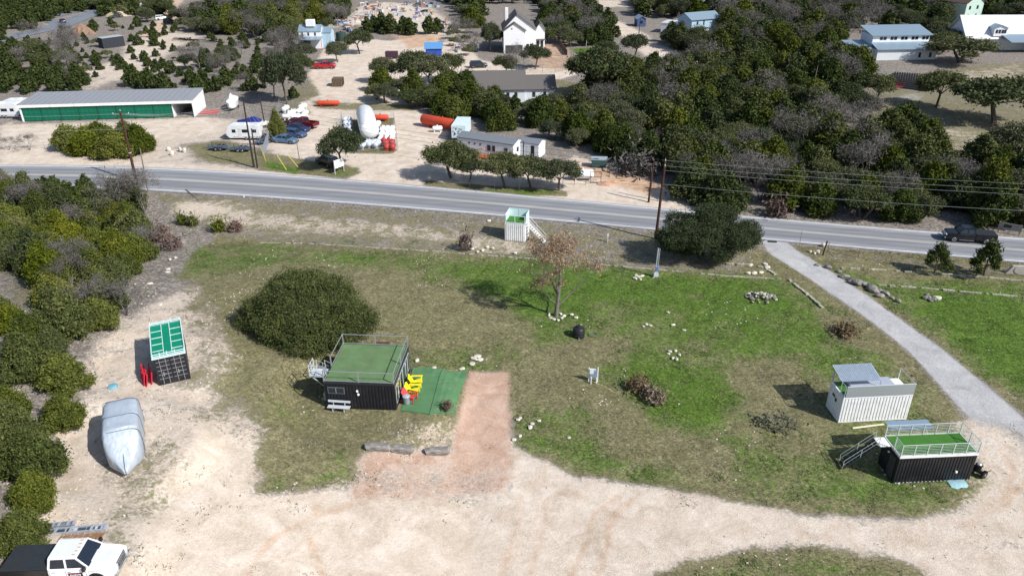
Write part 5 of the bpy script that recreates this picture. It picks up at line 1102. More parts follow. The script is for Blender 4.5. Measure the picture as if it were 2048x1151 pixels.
# white service pickup in the corner
p = P(139, 1143); wt = pickup('white crew cab service pickup with black bed cover in the bottom left corner', p, .05, PW_, bedm=PK, name='service_pickup', tonneau=mat('black vinyl', (.03, .035, .04), .5), L=6.3)
for i in range(5): MB().cbox(1.05 - .0 - abs(i - 2) * .03, -.55 + i * .275, 1.935, .16, .05, .03).build('roof_marker', mat('amber lens', (.5, .3, .1), .3), wt)
for s in (-1, 1):
    for x in (-.38, .52, 1.62): MB().box(x - .008, x + .008, s * 1.002 - .004, s * 1.002 + .004, .5, 1.2).build('door_gap', DARKP, wt)
    for x in (-.15, .75): MB().cbox(x, s * 1.015, 1.08, .2, .03, .04).build('door_handle', CHR, wt)
    MB().box(.62, 1.42, s * 1.008 - .003, s * 1.008 + .003, .68, .98).build('door_sign', mat('black sign', (.02, .015, .02), .5), wt)
b = MB().box(.6, 1.44, -1.0128, -1.0118, .955, .985).build('sign_stripe', RR, wt)
WL = mat('white lettering', (.8, .8, .8), .5); lb_ = MB(); rl = random.Random(2)
for i in range(7): x_ = .72 + i * .088; lb_.box(x_, x_ + .05 + rl.random() * .02, -1.016, -1.0125, .77 + rl.random() * .03, .88 - rl.random() * .03)
lb_.build('sign_print', WL, wt); lb_ = MB()
for i in range(4): lb_.box(1.75 + i * .09, 1.81 + i * .09, -1.008, -1.004, .98, 1.05)
lb_.box(2.22, 2.28, -1.008, -1.004, 1.0, 1.05); lb_.build('badge_print', mat('grey print', (.3, .31, .32), .5), wt)
MB().box(h0 := 1.15, 2.9, -.45, .45, 1.262, 1.285).build('hood_bulge', PW_, wt)
# ------------------------------------------------------------------ covered trailer
SILV = mat('silver tarpaulin', (.42, .48, .55), .45, .15, var=.14, scale=1.2, bump=.9, bscale=3.2, spec=.6)
pn = P(257, 941); pr = P(258, 862)
az = math.atan2(pn.y - pr.y, pn.x - pr.x)
ctr = (pn + pr) / 2; t = T('covered_trailer', 'travel trailer wrapped in a silver tarpaulin cover with dark straps', 'covered trailer', (ctr.x, ctr.y, gz(ctr.x, ctr.y)), az)
Ln = (pn - pr).length; x0 = -3.0; secs = []
prof = [(-2.9, 1.0, 2.2, .35), (-2.75, 1.15, 2.75, .2), (-2.2, 1.2, 2.95, .15), (-1.0, 1.22, 2.92, .15), (.2, 1.22, 2.88, .15), (1.1, 1.22, 2.82, .15), (1.5, 1.2, 2.55, .18), (2.0, 1.1, 2.0, .25), (2.45, .85, 1.5, .35), (2.9, .5, 1.15, .45), (3.3, .25, .95, .5), (3.45, .12, .8, .55)]
rng_ = np.random.default_rng(3)
def tarpring(x, w, h, zb, k=18):
    r = []
    for i in range(k):
        a_ = 2 * PI * i / k; cx_2, sx_2 = math.cos(a_), math.sin(a_); e = .34
        y = w * (abs(cx_2) ** e) * (1 if cx_2 >= 0 else -1); z = (h + zb) / 2 + (h - zb) / 2 * (abs(sx_2) ** e) * (1 if sx_2 >= 0 else -1)
        r.append((x + rng_.normal() * .015, y + rng_.normal() * .02, z + rng_.normal() * .018))
    return r
PP = np.array(prof); xx_ = np.concatenate([np.linspace(-2.9, 1.1, 16), np.linspace(1.25, 3.45, 12)])
secs = [tarpring(x, *[float(np.interp(x, PP[:, 0], PP[:, j])) for j in (1, 2, 3)]) for x in xx_]
o_ = MB().loft(secs).build('cover', SILV, t, True)
def strap(x, wd=.05):
    w, hh, zb = [float(np.interp(x, PP[:, 0], PP[:, j])) + .03 for j in (1, 2, 3)]; r = []
    for i in range(24):
        a_ = -.35 + (PI + .7) * i / 23; c_, s_ = math.cos(a_), math.sin(a_); r.append((x + .12 * math.sin(a_ * 2), w * abs(c_) ** .34 * (1 if c_ >= 0 else -1), (hh + zb) / 2 + (hh - zb) / 2 * abs(s_) ** .34 * (1 if s_ >= 0 else -1)))
    b = MB(); b.path(r, .018, 4); return b.build('strap', mat('dark strap', (.08, .09, .12), .7), t)
for x in (-2.3, -.3, 1.3): strap(x)
b = MB(); b.path([(1.2, 1.25, 1.6), (1.9, 1.2, .5), (2.2, 1.5, .05)], .02, 4); b.path([(2.4, 0, 1.55), (3.4, 0, .95), (3.6, 0, .2)], .02, 4); b.build('tie_rope', mat('dark strap', (.08, .09, .12)), t)
for y in (-1.0, 1.0):
    for x in (-.6, -1.3): MB().lathe([(.2, -.1), (.34, -.1), (.34, .1), (.2, .1)], 14, (x, y * .98, .34), 'Y').build('wheel', TYRE, t)
# long galvanised channels lying by the pickup
def channel(label, u1, v1, u2, v2, wd, m, dark):
    o, a, L = F2(u1, v1, u2, v2); r = T('metal_channel', label, 'metal channel', o, a)
    MB().box(0, L, -wd / 2, wd / 2, 0, .05).build('base', m, r)
    for s in (-1, 1): MB().box(0, L, s * wd / 2 - .03, s * wd / 2 + .03, .052, .22).build('side_flange', m, r)
    for x0_, x1_ in dark: MB().box(x0_ * L, x1_ * L, -wd / 2 + .04, wd / 2 - .04, .055, .13).build('dark_insert', mat('dark glass insert', (.05, .07, .1), .25), r)
    for x in (0, .3, .5, .78, .96): MB().box(x * L, x * L + .16, -wd / 2 - .02, wd / 2 + .02, .225, .26).build('strap_plate', SV, r)
    return r
channel('long pale metal channel on the dirt above the white pickup, nearer one', 66, 1069, 216, 1057, .42, SV, ((.16, .3), (.32, .42), (.45, .52), (.6, .7), (.72, .82), (.87, .9)))
channel('grey channel half under the junipers behind the pale one', 85, 1056, 150, 1050, .32, CORRM, ())
for i in range(13):
    u = 122 + i * 7; q = P(u, 1078 - i * .6)
    if i == 0: tt = T('pallet_boards', 'row of rusty brown short boards lying between the channel and the white pickup', 'boards', q, .06)
    MB().cbox((q.x - tt.location.x), (q.y - tt.location.y) * .3, .08 + rnd(0, .04), .13, .5, .05, rnd(-.25, .1)).build('board', mat('rusty brown board', (.3, .17, .09), .85, var=.35), tt)
# ------------------------------------------------------------------ trailers and boats across the road
def camper(label, loc, rz, L=6.5, W_=2.3, H=2.8, name='travel_trailer', stripe=None):
    t = T(name, label, 'travel trailer', loc, rz); h = L / 2
    MB().loft([[(x, y, z) for x, z in ((-h, .5), (-h + .1, .45), (h - .5, .45), (h, .9), (h, 1.5), (h - .5, H - .1), (h - .8, H), (-h + .2, H), (-h, H - .15))] for y in (-W_ / 2, W_ / 2)]).build('body', PW_, t)
    for x0_, x1_ in ((-h + .5, -h + 1.3), (-h + 1.9, -h + 3.2), (h - 1.8, h - 1.1)):
        for s in (-1, 1): f = MB().box(x0_, x1_, s * W_ / 2 - .015, s * W_ / 2 + .015, 1.45, 2.05).build('window', DARKP, t); MB().box(x0_ + .05, x1_ - .05, s * (W_ / 2 + .018) - .002, s * (W_ / 2 + .018) + .002, 1.5, 2.0).build('pane', CARG, f)
    for s in (-1, 1): MB().box(h - 2.9, h - 2.25, s * W_ / 2 - .02, s * W_ / 2 + .02, .5, 2.3).build('door', mat('off white door', (.65, .66, .66), .4), t); MB().box(-h + .3, h - 1.2, s * W_ / 2 - .012, s * W_ / 2 + .012, .62, .74).build('stripe', mat('grey stripe', (.35, .36, .4), .5), t)
    MB().box(-.8, -.2, -.35, .35, H, H + .22).build('roof_unit', WHT, t); MB().box(1.0, 1.4, -.2, .2, H, H + .1).build('roof_vent', WHT, t)
    MB().box(-h + .3, h - .9, -W_ / 2 + .1, W_ / 2 - .1, .3, .44).build('chassis', DARKP, t); b = MB(); b.bar((h - .8, -.6, .42), (h + 1.0, 0, .42), .08); b.bar((h - .8, .6, .42), (h + 1.0, 0, .42), .08); b.build('tow_frame', DARKP, t); wheels(t, (-.5, -1.25), W_ / 2, .34); return t
o, a, L = F2(458, 281, 526, 281); camper('white travel trailer with two dark windows beside the fence', P(492, 277), a + PI, 6.2)
o, a, L = F2(0, 238, 34, 238); camper('large white travel trailer at the left edge beside the storage building', P(8, 234), 0 + PI, 7.5, 2.4, 3.0)
camper('second white trailer roof just left of the storage building', P(44, 226), PI, 6, 2.3, 3.0)
def boat(label, loc, rz, L, cover, hull=None, h=1.1):
    t = T('boat_on_trailer', label, 'boat', loc, rz); k = L / 2; st = [(-k, .95, .55), (-k * .3, 1.1, .5), (k * .3, 1.0, .5), (k * .75, .55, .65), (k, .08, .95)]
    MB().loft([[(x, -w, .5 + h * .75), (x, -w * .8, z), (x, 0, z - .12), (x, w * .8, z), (x, w, .5 + h * .75)] for x, w, z in st]).build('hull', hull or PW_, t, True)
    if cover:
        MB().loft([[(x, -w * 1.03, .5 + h * .72), (x, -w * .9, .5 + h * .9), (x, 0, .5 + h * (.9 + q)), (x, w * .9, .5 + h * .9), (x, w * 1.03, .5 + h * .72)] for x, w, q in ((-k, .95, .15), (-k * .5, 1.05, .35), (0, 1.1, .75), (k * .25, 1.02, .65), (k * .5, .8, .3))]).build('boat_cover', cover, t, True)
    b = MB(); b.bar((-k, -.6, .4), (k, 0, .4), .09); b.bar((-k, .6, .4), (k, 0, .4), .09); b.bar((k, 0, .4), (k + 1, 0, .4), .1); b.build('trailer_frame', DARKP, t); wheels(t, (-k * .3,), 1.15, .32); return t
boat('boat under a dark blue cover with white bow, behind the travel trailer', P(509, 256), .02, 6.0, mat('dark blue canvas', (.012, .025, .17), .6, var=.2))
t = boat('boat wrapped in white cover on a trailer right of the storage building', P(466, 218), -1.45, 5.2, mat('white shrink wrap', (.78, .82, .84), .4), h=1.8)
def utility_trailer(label, loc, rz):
    t = T('utility_trailer', label, 'trailer', loc, rz); b = MB().box(-1.7, 1.7, -.9, .9, .5, .6); b.bar((1.7, -.8, .5), (3.0, 0, .5), .08); b.bar((1.7, .8, .5), (3.0, 0, .5), .08); b.build('deck', mat('blue grey deck', (.09, .13, .19), .6), t)
    for s in (-1, 1):
        b = MB()
        for z in (.85, 1.1): b.bar((-1.7, s * .88, z), (1.7, s * .88, z), .05)
        for i in range(5): b.bar((-1.7 + i * .85, s * .88, .6), (-1.7 + i * .85, s * .88, 1.1), .05)
        b.build('side_rail', DARKP, t)
    wheels(t, (-.4, .4), 1.05, .33); return t
utility_trailer('low blue grey utility trailer beside the tall wooden poles', P(484, 302), PI - .02); utility_trailer('black rail sided utility trailer against the slanting fence', P(528, 286), 1.1); utility_trailer('empty trailer frame left of the blue grey trailer', P(440, 299), PI)
# ------------------------------------------------------------------ buildings
SHING = mat('grey shingles', (.13, .12, .115), .9, var=.22, scale=9, bump=.4, bscale=12); SHING2 = mat('brown shingles', (.12, .075, .065), .9, var=.2, scale=8); STUCCO = mat('white stucco', (.76, .77, .8), .8, var=.05, scale=1.5)
METR = mat('blue grey metal roof', (.3, .4, .48), .4, .4, var=.08); WMET = mat('white metal roof', (.7, .72, .74), .4, .2, var=.05); PALEW = mat('pale grey siding', (.6, .64, .68), .7, var=.06); TRIMD = mat('dark trim paint', (.05, .055, .07), .6)
def windows(t, face, wins, y, x=None, frame=None):
    """face 'f' wall at y, 'l'/'r' wall at x; wins = (a0,a1,z0,z1)"""
    for (a0, a1, z0, z1) in wins:
        if face == 'f': f = MB().box(a0, a1, y - .05, y - .004, z0, z1).build('window', frame or TRIMD, t); MB().box(a0 + .08, a1 - .08, y - .06, y - .052, z0 + .08, z1 - .08).build('pane', DKGLASS, f)
        else: s = -1 if face == 'l' else 1; f = MB().box(min(x, x + s * .05), max(x, x + s * .05), a0, a1, z0, z1).build('window', frame or TRIMD, t); MB().box(min(x + s * .052, x + s * .06), max(x + s * .052, x + s * .06), a0 + .08, a1 - .08, z0 + .08, z1 - .08).build('pane', DKGLASS, f)
def gable(t, x0, x1, y0, y1, z0, ze, zr, wall, roof, axis='y', ov=.35, th=.14, ridge=.5):
    """gabled block; the ridge runs along axis"""
    b = MB()
    if axis == 'y':
        xr = x0 + (x1 - x0) * ridge
        b.add([(x0, y0, z0), (x1, y0, z0), (x1, y0, ze), (xr, y0, zr), (x0, y0, ze), (x0, y1, z0), (x1, y1, z0), (x1, y1, ze), (xr, y1, zr), (x0, y1, ze)], [(0, 1, 2, 3, 4), (9, 8, 7, 6, 5), (0, 4, 9, 5), (1, 6, 7, 2), (2, 7, 8, 3), (3, 8, 9, 4)]).build('wall', wall, t)
        for s, xa in ((0, x0), (1, x1)):
            sl = (zr - ze) / abs(xr - xa); o_ = ov if s else -ov; za = ze - sl * ov
            MB().slab([(xa + o_, y0 - ov, za + th), (xr, y0 - ov, zr + th), (xr, y1 + ov, zr + th), (xa + o_, y1 + ov, za + th)], th * .9).build('roof', roof, t)
    else:
        yr = y0 + (y1 - y0) * ridge
        b.add([(x0, y0, z0), (x0, y1, z0), (x0, y1, ze), (x0, yr, zr), (x0, y0, ze), (x1, y0, z0), (x1, y1, z0), (x1, y1, ze), (x1, yr, zr), (x1, y0, ze)], [(0, 1, 2, 3, 4), (9, 8, 7, 6, 5), (0, 4, 9, 5), (1, 6, 7, 2), (2, 7, 8, 3), (3, 8, 9, 4)]).build('wall', wall, t)
        for s, ya in ((0, y0), (1, y1)):
            sl = (zr - ze) / max(.01, abs(yr - ya)); o_ = ov if s else -ov; za = ze - sl * ov
            if abs(yr - ya) < .05: continue
            MB().slab([(x0 - ov, ya + o_, za + th), (x1 + ov, ya + o_, za + th), (x1 + ov, yr, zr + th), (x0 - ov, yr, zr + th)], th * .9).build('roof', roof, t)
# storage building with green doors: front edge from (45,243) to (392,231)
o, a, L = F2(46, 243.5, 390, 233.5); DP = 8.5; H1, H2 = 3.4, 3.9; t = T('storage_building', 'long white storage building with a row of green bay doors and grey roof', 'storage building', o, a)
MB().add([(0, DP, 0), (L, DP, 0), (L, DP, H2), (0, DP, H2)], [(0, 1, 2, 3)]).box(0, L, DP, DP + .1, 0, H2).build('rear_wall', WHT, t)
for nm_, x in (('end_wall', .0), ('end_wall', L - .12)): MB().loft([[(x + q, -.05, 0), (x + q, DP, 0), (x + q, DP, H2), (x + q, -.05, H1)] for q in (0, .12)]).build(nm_, WHT, t)
MB().slab([(-.15, -.35, H1 + .12), (L + .15, -.35, H1 + .12), (L + .15, DP + .3, H2 + .15), (-.15, DP + .3, H2 + .15)], .12).build('roof', mat('zinc grey roof', (.33, .34, .36), .5, .25, var=.08), t)
b = MB()
for i in range(int(L / 1.2)): b.slab([(i * 1.2, -.36, H1 + .155), (i * 1.2 + .08, -.36, H1 + .155), (i * 1.2 + .08, DP + .3, H2 + .185), (i * 1.2, DP + .3, H2 + .185)], .04)
b.build('roof_seams', mat('zinc seam', (.24, .25, .27), .5, .3), t)
MB().box(-.1, L + .1, -.36, -.3, H1 - .5, H1 + .05).build('fascia', WHT, t); GD = mat('green bay door', (.004, .13, .075), .5, var=.12, scale=.5); Lb = L - 4.6; nb = 8
MB().box(Lb + .3, Lb + .42, .1, DP, 0, H1 - .1).build('bay_partition', WHT, t)
for i in range(nb):
    x0_, x1_ = .35 + i * (Lb - .1) / nb, .35 + (i + 1) * (Lb - .1) / nb; d = MB().corr((x0_ + .03, 0), (x1_ - .06, 0), .1, H1 - .42, .9, .02).build('bay_door', GD, t, fix=False)
    MB().box(x1_ - .08, x1_ + .06, -.06, .06, 0, H1 - .4).build('door_post', mat('dark green post', (.004, .06, .04), .6), t)
    MB().cbox(x1_, -.25, .25, .16, .16, .5).build('bollard', TRIMD, t); b = MB()
    for z in (.8, 1.5, 2.2): b.box(x0_ + .05, x1_ - .1, -.035, -.025, z, z + .03)
    b.build('door_joint', mat('dark green post', (.004, .06, .04)), d)
MB().box(0, .35, -.02, .02, 0, H1 - .4).build('pilaster', WHT, t)
p = P(420, 224.5); t = T('red_mat', 'faded red square sheet on the ground right of the storage building', 'ground sheet', p, .0); MB().box(-1.9, 1.9, -1.7, 1.7, .02, .08).build('sheet', mat('faded red sheet', (.42, .09, .08), .85, var=.25), t)
# white two storey house
o, a, L = F2(1007.7, 107.5, 1052, 107.5); t = T('white_house', 'white two storey house with steep grey gables and chimney', 'house', o, .04)
gable(t, 0, 6.2, 0, 3.5, 0, 6.2, 8.3, STUCCO, SHING); gable(t, 0, 9.4, 2.6, 14, 0, 6.3, 10.3, STUCCO, SHING, ridge=.42)
MB().box(.5, 5.4, -.06, -.004, .1, 2.3).build('garage_door', mat('charcoal garage door', (.06, .06, .06), .6), t); windows(t, 'f', [(6.6, 7.4, .9, 2.2), (7.7, 8.5, .9, 2.2)], 2.6); windows(t, 'l', [(4, 5, 4, 5.4), (6, 7, 4, 5.4), (8.5, 9.5, 4, 5.4)], 0, 0)
gable(t, 9.45, 12.2, 5.5, 12.5, 0, 5.8, 7.6, STUCCO, SHING, ridge=.5); MB().slab([(-4.2, 3, 3.0), (-.1, 3, 4.2), (-.1, 14, 4.2), (-4.2, 14, 3.0)], .16).build('porch_roof', SHING, t); b = MB()
for y in (3.3, 7, 10.5, 13.6): b.bar((-4, y, 0), (-4, y, 2.95), .2)
b.build('porch_post', TRIMD, t); MB().box(8.2, 12.4, 4.5, 5.45, 2.9, 3.05).build('lower_roof', SHING, t); MB().box(.9, 1.8, 11, 12, 6, 11.1).build('chimney', STUCCO, t); MB().box(2.2, 2.5, -.05, -.004, 6.6, 7).build('gable_vent', TRIMD, t)
windows(t, 'f', [(9.8, 10.6, .8, 2.6), (11, 11.8, .8, 2.6)], 5.5)
# low grey roofed house
o, a, L = F2(925, 206, 1109, 203); t = T('grey_house', 'low pale house with a wide two level grey shingle roof', 'house', o, a); k = L / 184
gable(t, 0, k * 124, 0, 12, 0, 2.9, 5.6, PALEW, SHING, 'x', .5); gable(t, k * 124 + .05, L, .8, 10.5, 0, 2.7, 4.6, PALEW, SHING, 'x', .5)
windows(t, 'f', [(k * 60, k * 66, .9, 2.1), (k * 88, k * 94, .9, 2.1), (k * 104, k * 110, .9, 2.1)], 0); windows(t, 'f', [(k * 140, k * 146, .9, 2.0), (k * 162, k * 168, .9, 2.0)], .8); b = MB()
for x in (20, 50, 100): b.box(k * x, k * x + .3, 7, 7.3, 4.6, 5.6)
b.build('roof_vent', TRIMD, t)
# long white office and shed
o, a, L = F2(916, 304, 1027, 321); t = T('white_office', 'long white portable office with a shallow grey roof behind the roadside oaks', 'office', o, a); W2 = 3.6; gable(t, 0, L, 0, W2, .25, 2.7, 3.25, STUCCO, mat('slate grey roof', (.17, .19, .22), .7, var=.1), 'x', .12)
windows(t, 'f', [(L * .54, L * .6, 1.1, 2.1), (L * .63, L * .68, 1.1, 2.1), (L * .84, L * .9, 1.1, 2.0)], 0); windows(t, 'r', [(1.2, 1.9, 1.2, 2.0)], 0, L); MB().box(L * .635, L * .7, -.04, -.003, .3, 1.0).build('door', PALEW, t)
for i in range(3): MB().box(L * (.2 + .1 * i), L * (.2 + .1 * i) + .35, -.03, -.003, 1.9, 2.15).build('wall_vent', TRIMD, t)
OW = mat('orange brown timber', (.38, .13, .04), .7); b = MB().box(L * .28, L * .74, -1.7, -.1, .1, .28); b.build('deck', OW, t); b = MB()
for i in range(9): b.bar((L * .28 + i * L * .0575, -1.65, .1), (L * .28 + i * L * .0575, -1.65, 1.1), .07)
for z in (.6, 1.1): b.bar((L * .28, -1.65, z), (L * .74, -1.65, z), .06)
b.build('deck_rail', OW, t)
o, a, L = F2(1039, 313, 1077, 318); t = T('white_shed', 'small white shed with an open double door right of the long office', 'shed', o, a); gable(t, 0, L, 0, 3.0, .1, 2.5, 3.0, STUCCO, mat('slate grey roof', (.17, .19, .22)), 'x', .1)
MB().box(L * .4, L * .58, -.06, -.004, .2, 2.2).build('door', PALEW, t); MB().box(L * .6, L * .78, -.05, -.003, .2, 2.2).build('open_doorway', DARKP, t); MB().box(L * .2, L * .24, -.1, -.02, 0, 2.9).build('downpipe', TRIMD, t)
# graffiti trailer, upright bin, dumpster
o, a, L = F2(905, 282, 932, 279); t = T('cargo_trailer', 'pale enclosed cargo trailer with dark scribbles on its end beside the office', 'cargo trailer', P(918, 281), a + 1.1); LB_ = mat('pale blue white body', (.62, .74, .78), .4)
MB().box(-.3, 6.0, -1.3, 1.3, .55, 2.9).build('body', LB_, t); rg = random.Random(5); b = MB(); 
for i in range(26): y, z = rg.uniform(-.8, 1.0), rg.uniform(1.0, 2.5); b.bar((-.32, y, z), (-.32, y + rg.uniform(-.4, .4), z + rg.uniform(-.3, .3)), rg.uniform(.03, .09))
b.build('scribble', mat('dark blue ink', (.03, .05, .12), .5), t); wheels(t, (2.6, 3.5), 1.25, .36); b = MB(); b.bar((-.3, -.6, .5), (-1.5, 0, .5), .09); b.bar((-.3, .6, .5), (-1.5, 0, .5), .09); b.build('tow_frame', DARKP, t)
p = P(1198, 333); t = T('waste_skip', 'dark teal skip bin in the tree shade beside the orange dirt', 'skip', p, -.1); SKM = mat('teal skip', (.04, .09, .09), .5); MB().loft([[(-1.1, y, .15), (1.1, y, .15), (1.35, y, 1.3), (-1.35, y, 1.3)] for y in (-.8, .8)]).build('bin_body', SKM, t); MB().slab([(-1.35, -.85, 1.42), (1.35, -.85, 1.36), (1.35, .85, 1.5), (-1.35, .85, 1.52)], .06).build('lid', mat('pale grey lid', (.3, .36, .4), .5), t)
# caged white tank
def tank(name, label, loc, rz, L, r, m, group=None, legs=True, valve=True, n=20):
    t = T(name, label, 'tank', loc, rz, group); k = L / 2; prof = [(.02, -k)] + [(r * math.sin(q), -k + r * .55 * (1 - math.cos(q))) for q in (.5, 1.0, PI / 2)] + [(r * math.sin(q), k - r * .55 * (1 - math.cos(q))) for q in (PI / 2, 1.0, .5)] + [(.02, k)]
    z = r + (.3 if legs else .05); MB().lathe(prof, n, (0, 0, z), 'X').build('shell', m, t, True)
    if legs:
        for x in (-k * .6, k * .6): MB().box(x - .08, x + .08, -r * .6, r * .6, 0, .3 + r * .35).build('saddle', m, t)
    if valve: MB().lathe([(.12 * max(1, r), 0), (.12 * max(1, r), .2), (.06, .26)], 8, (0, 0, z + r - .02)).build('valve_dome', m, t)
    return t
WT = mat('white tank paint', (.78, .8, .82), .35, var=.05, spec=.5, dirt=.1); OT = mat('orange red tank paint', (.55, .07, .03), .55, var=.15, dirt=.1); GT = mat('grey white tank paint', (.55, .6, .68), .4, var=.08, dirt=.15)
tank('propane_tank', 'white tank in a steel frame on the orange dirt right of the roadside oaks', P(1165, 360), -.05, 3.6, .75, WT)
t = T('steel_cage', 'dark square steel frame standing at the end of the white tank', 'frame', P(1180, 366), -.05); b = MB()
for x in (0, 1.7):
    b.bar((x, 0, 0), (x, 0, 1.9), .09)
for z in (.1, 1, 1.85): b.bar((0, 0, z), (1.7, 0, z), .08)
for x in (-4.3, -2.5, -.7): b.bar((x, -.9, 0), (x, -.9, .9), .07)
b.bar((-4.3, -.9, .9), (1, -.9, .9), .06); b.build('frame_bars', mat('rusty dark frame', (.1, .06, .05), .7), t)
# ------------------------------------------------------------------ propane yard
tank('storage_tank', 'huge white horizontal gas tank standing among small tanks', P(736, 264), rz2(743, 290, 729, 236), 14.5, 1.75, WT, n=32)
for lab, u, v, rz_, L_, r_, m in (('long orange red tank lying on the grass strip behind the yard', 657, 213, 0, 5.0, .5, OT), ('orange red tank at the back of the tank yard', 761, 243, 0, 3.4, .55, OT), ('short orange red tank end on beside the huge white one', 744, 250, 1.4, 2.2, .55, OT),
    ('large orange tank lying in front of the trees, left of the cargo trailer', 886, 258, rz2(860, 256, 925, 268), 10.5, 1.0, OT), ('small white tank on the ground before the large orange tank', 875, 264, .1, 2.0, .45, WT)): tank('gas_tank', lab, P(u, v), rz_, L_, r_, m)
g_ = 'rows of white tanks in the yard right of the huge tank'
t0 = tank('gas_tank', 'white domestic gas tank standing end on in rows right of the huge tank', P(756, 256), 1.45, 2.4, .5, WT, g_)
for r_i, (v, us) in enumerate(((266, (757, 766, 775, 784)), (276, (764, 775, 785)), (285, (762, 773, 783)))):
    for u in us:
        if (u, v) != (757, 266): q = P(u, v); dup(t0, q, 1.45 + rnd(-.08, .08))
t1 = tank('gas_tank', 'grey white gas tank standing end on in the near row of the yard', P(735, 293), 1.35, 2.4, .45, GT, 'near row of grey white tanks')
for u, v in ((742, 294), (749, 293), (755, 295), (728, 297)): dup(t1, P(u, v), 1.3 + rnd(-.1, .1))
t2 = tank('gas_tank', 'blue grey small tank in the column left of the huge tank', P(700, 262), 1.5, 1.5, .4, GT, 'column of small tanks left of the huge tank')
for u, v in ((692, 252), (692, 261), (692, 270), (694, 279), (701, 254), (701, 271), (703, 280), (700, 246), (691, 245)): dup(t2, P(u, v), 1.5 + rnd(-.2, .2))
RDT = mat('dull red tank paint', (.4, .05, .045), .5, var=.15); t3 = tank('gas_bottle', 'round red gas bottle end on in the front of the yard', P(774, 301), 1.5, 1.5, .5, RDT, 'red gas bottles at the front of the yard')
for u, v in ((786, 301), (773, 294), (785, 293), (769, 288), (780, 287)): dup(t3, P(u, v), 1.5 + rnd(-.15, .15))
t4 = tank('gas_tank', 'white spare tank dumped beside the upright juniper behind the parked cars', P(585, 232), 1.2, 2.6, .5, WT, 'white spare tanks behind the parked cars')
for u, v, rz_ in ((601, 228, 1.3), (611, 234, 1.5), (592, 241, 1.1), (600, 243, 1.4), (578, 240, .1), (590, 248, .05), (606, 220, 1.2), (572, 224, 1.4)): dup(t4, P(u, v), rz_)
tank('gas_tank', 'small red tank between the white spare tanks behind the parked cars', P(583, 246), .6, 1.4, .35, RDT)
# fences (woven wire): posts are parts, the wires another
def fence(label, pts, step=3.0, h=1.3, mesh=0, wires=3, m=None, name='wire_fence', pr=.035, sheet=None):
    Q = [P(u, v) for u, v in pts]; t = T(name, label, 'fence', Q[0]); m = m or GALV; O = Q[0]; b = MB(); pm = MB().tube((0, 0, -.1), (0, 0, h + .05), pr, n=5).mesh('post', m)
    for a_, c_ in zip(Q[:-1], Q[1:]):
        L = (c_ - a_).length; n = max(1, round(L / step)); prev = None
        for i in range(n + 1):
            q = a_.lerp(c_, i / n); q.z = gz(q.x, q.y)
            if i < n or c_ is Q[-1]: ob('post', pm, t, q - O, 0)
            if prev is not None:
                for k in range(wires): z = h * (k + 1) / wires; b.tube(prev - O + Vector((0, 0, z)), q - O + Vector((0, 0, z)), .012, n=3, cap=False)
                if mesh:
                    for s in range(mesh): e = prev.lerp(q, s / mesh) - O; b.tube(e + Vector((0, 0, .05)), e + Vector((0, 0, h)), .008, n=3, cap=False)
            prev = q
    b.build('wires', m, t, fix=False); return t
fence('leaning chain link fence panels between the white trailer and blue cars', [(528, 314), (548, 258)], 2.6, 1.9, 22, 12, mat('zinc wire', (.4, .44, .5), .4, .4)); fence('chain link fence behind the red tank and parked cars', [(548, 258), (560, 215), (640, 212), (700, 214)], 3, 1.8, 8, 5)
fence('chain link fence round the tank yard', [(680, 300), (684, 240), (788, 238), (796, 302), (680, 306)], 3, 1.8, 10, 6); fence('thin wire fence along the storage yard near the junipers', [(0, 297), (60, 296), (120, 300), (150, 312)], 4, 1.2)
fence('low wire fence along the near edge under the roadside oaks', [(858, 366), (940, 374), (1040, 380), (1120, 386)], 5, 1.1, 0, 2); fence('wire fence on the verge right of the gravel driveway', [(1655, 503), (1780, 528), (1868, 540), (1965, 548), (2060, 556)], 4.2, 1.25, 0, 4, mat('dark t post', (.12, .1, .09), .8))
fence('iron fence of the white house garden', [(1060, 146), (1110, 146), (1140, 138), (1142, 118)], 3, 1.4, 14, 2, TRIMD); fence('dark fence by the gate on the pale dirt road', [(1312, 126), (1345, 136), (1360, 152)], 3, 1.4, 12, 2, TRIMD); fence('wire fence behind the dirt lot trees', [(726, 115), (790, 116), (860, 112)], 5, 1.2)
t = T('gate_post', 'thick dark timber gate post right of the driveway mouth', 'post', P(1645, 511)); b = MB(); b.tube((0, 0, -.1), (.25, 0, 2.0), .11, .1, 8); b.build('post', mat('dark timber', (.07, .05, .04), .9), t)
t = T('white_gate', 'white board gate panel at the pale dirt road', 'gate', P(1300, 122), .15)
for i in range(4): MB().box(0, 2.4, -.03, .03, .2 + i * .4, .5 + i * .4).build('board', STUCCO, t)
for x in (-.1, 2.4, 2.9): MB().box(x, x + .18, -.08, .1, 0, 2).build('post', STUCCO, t)
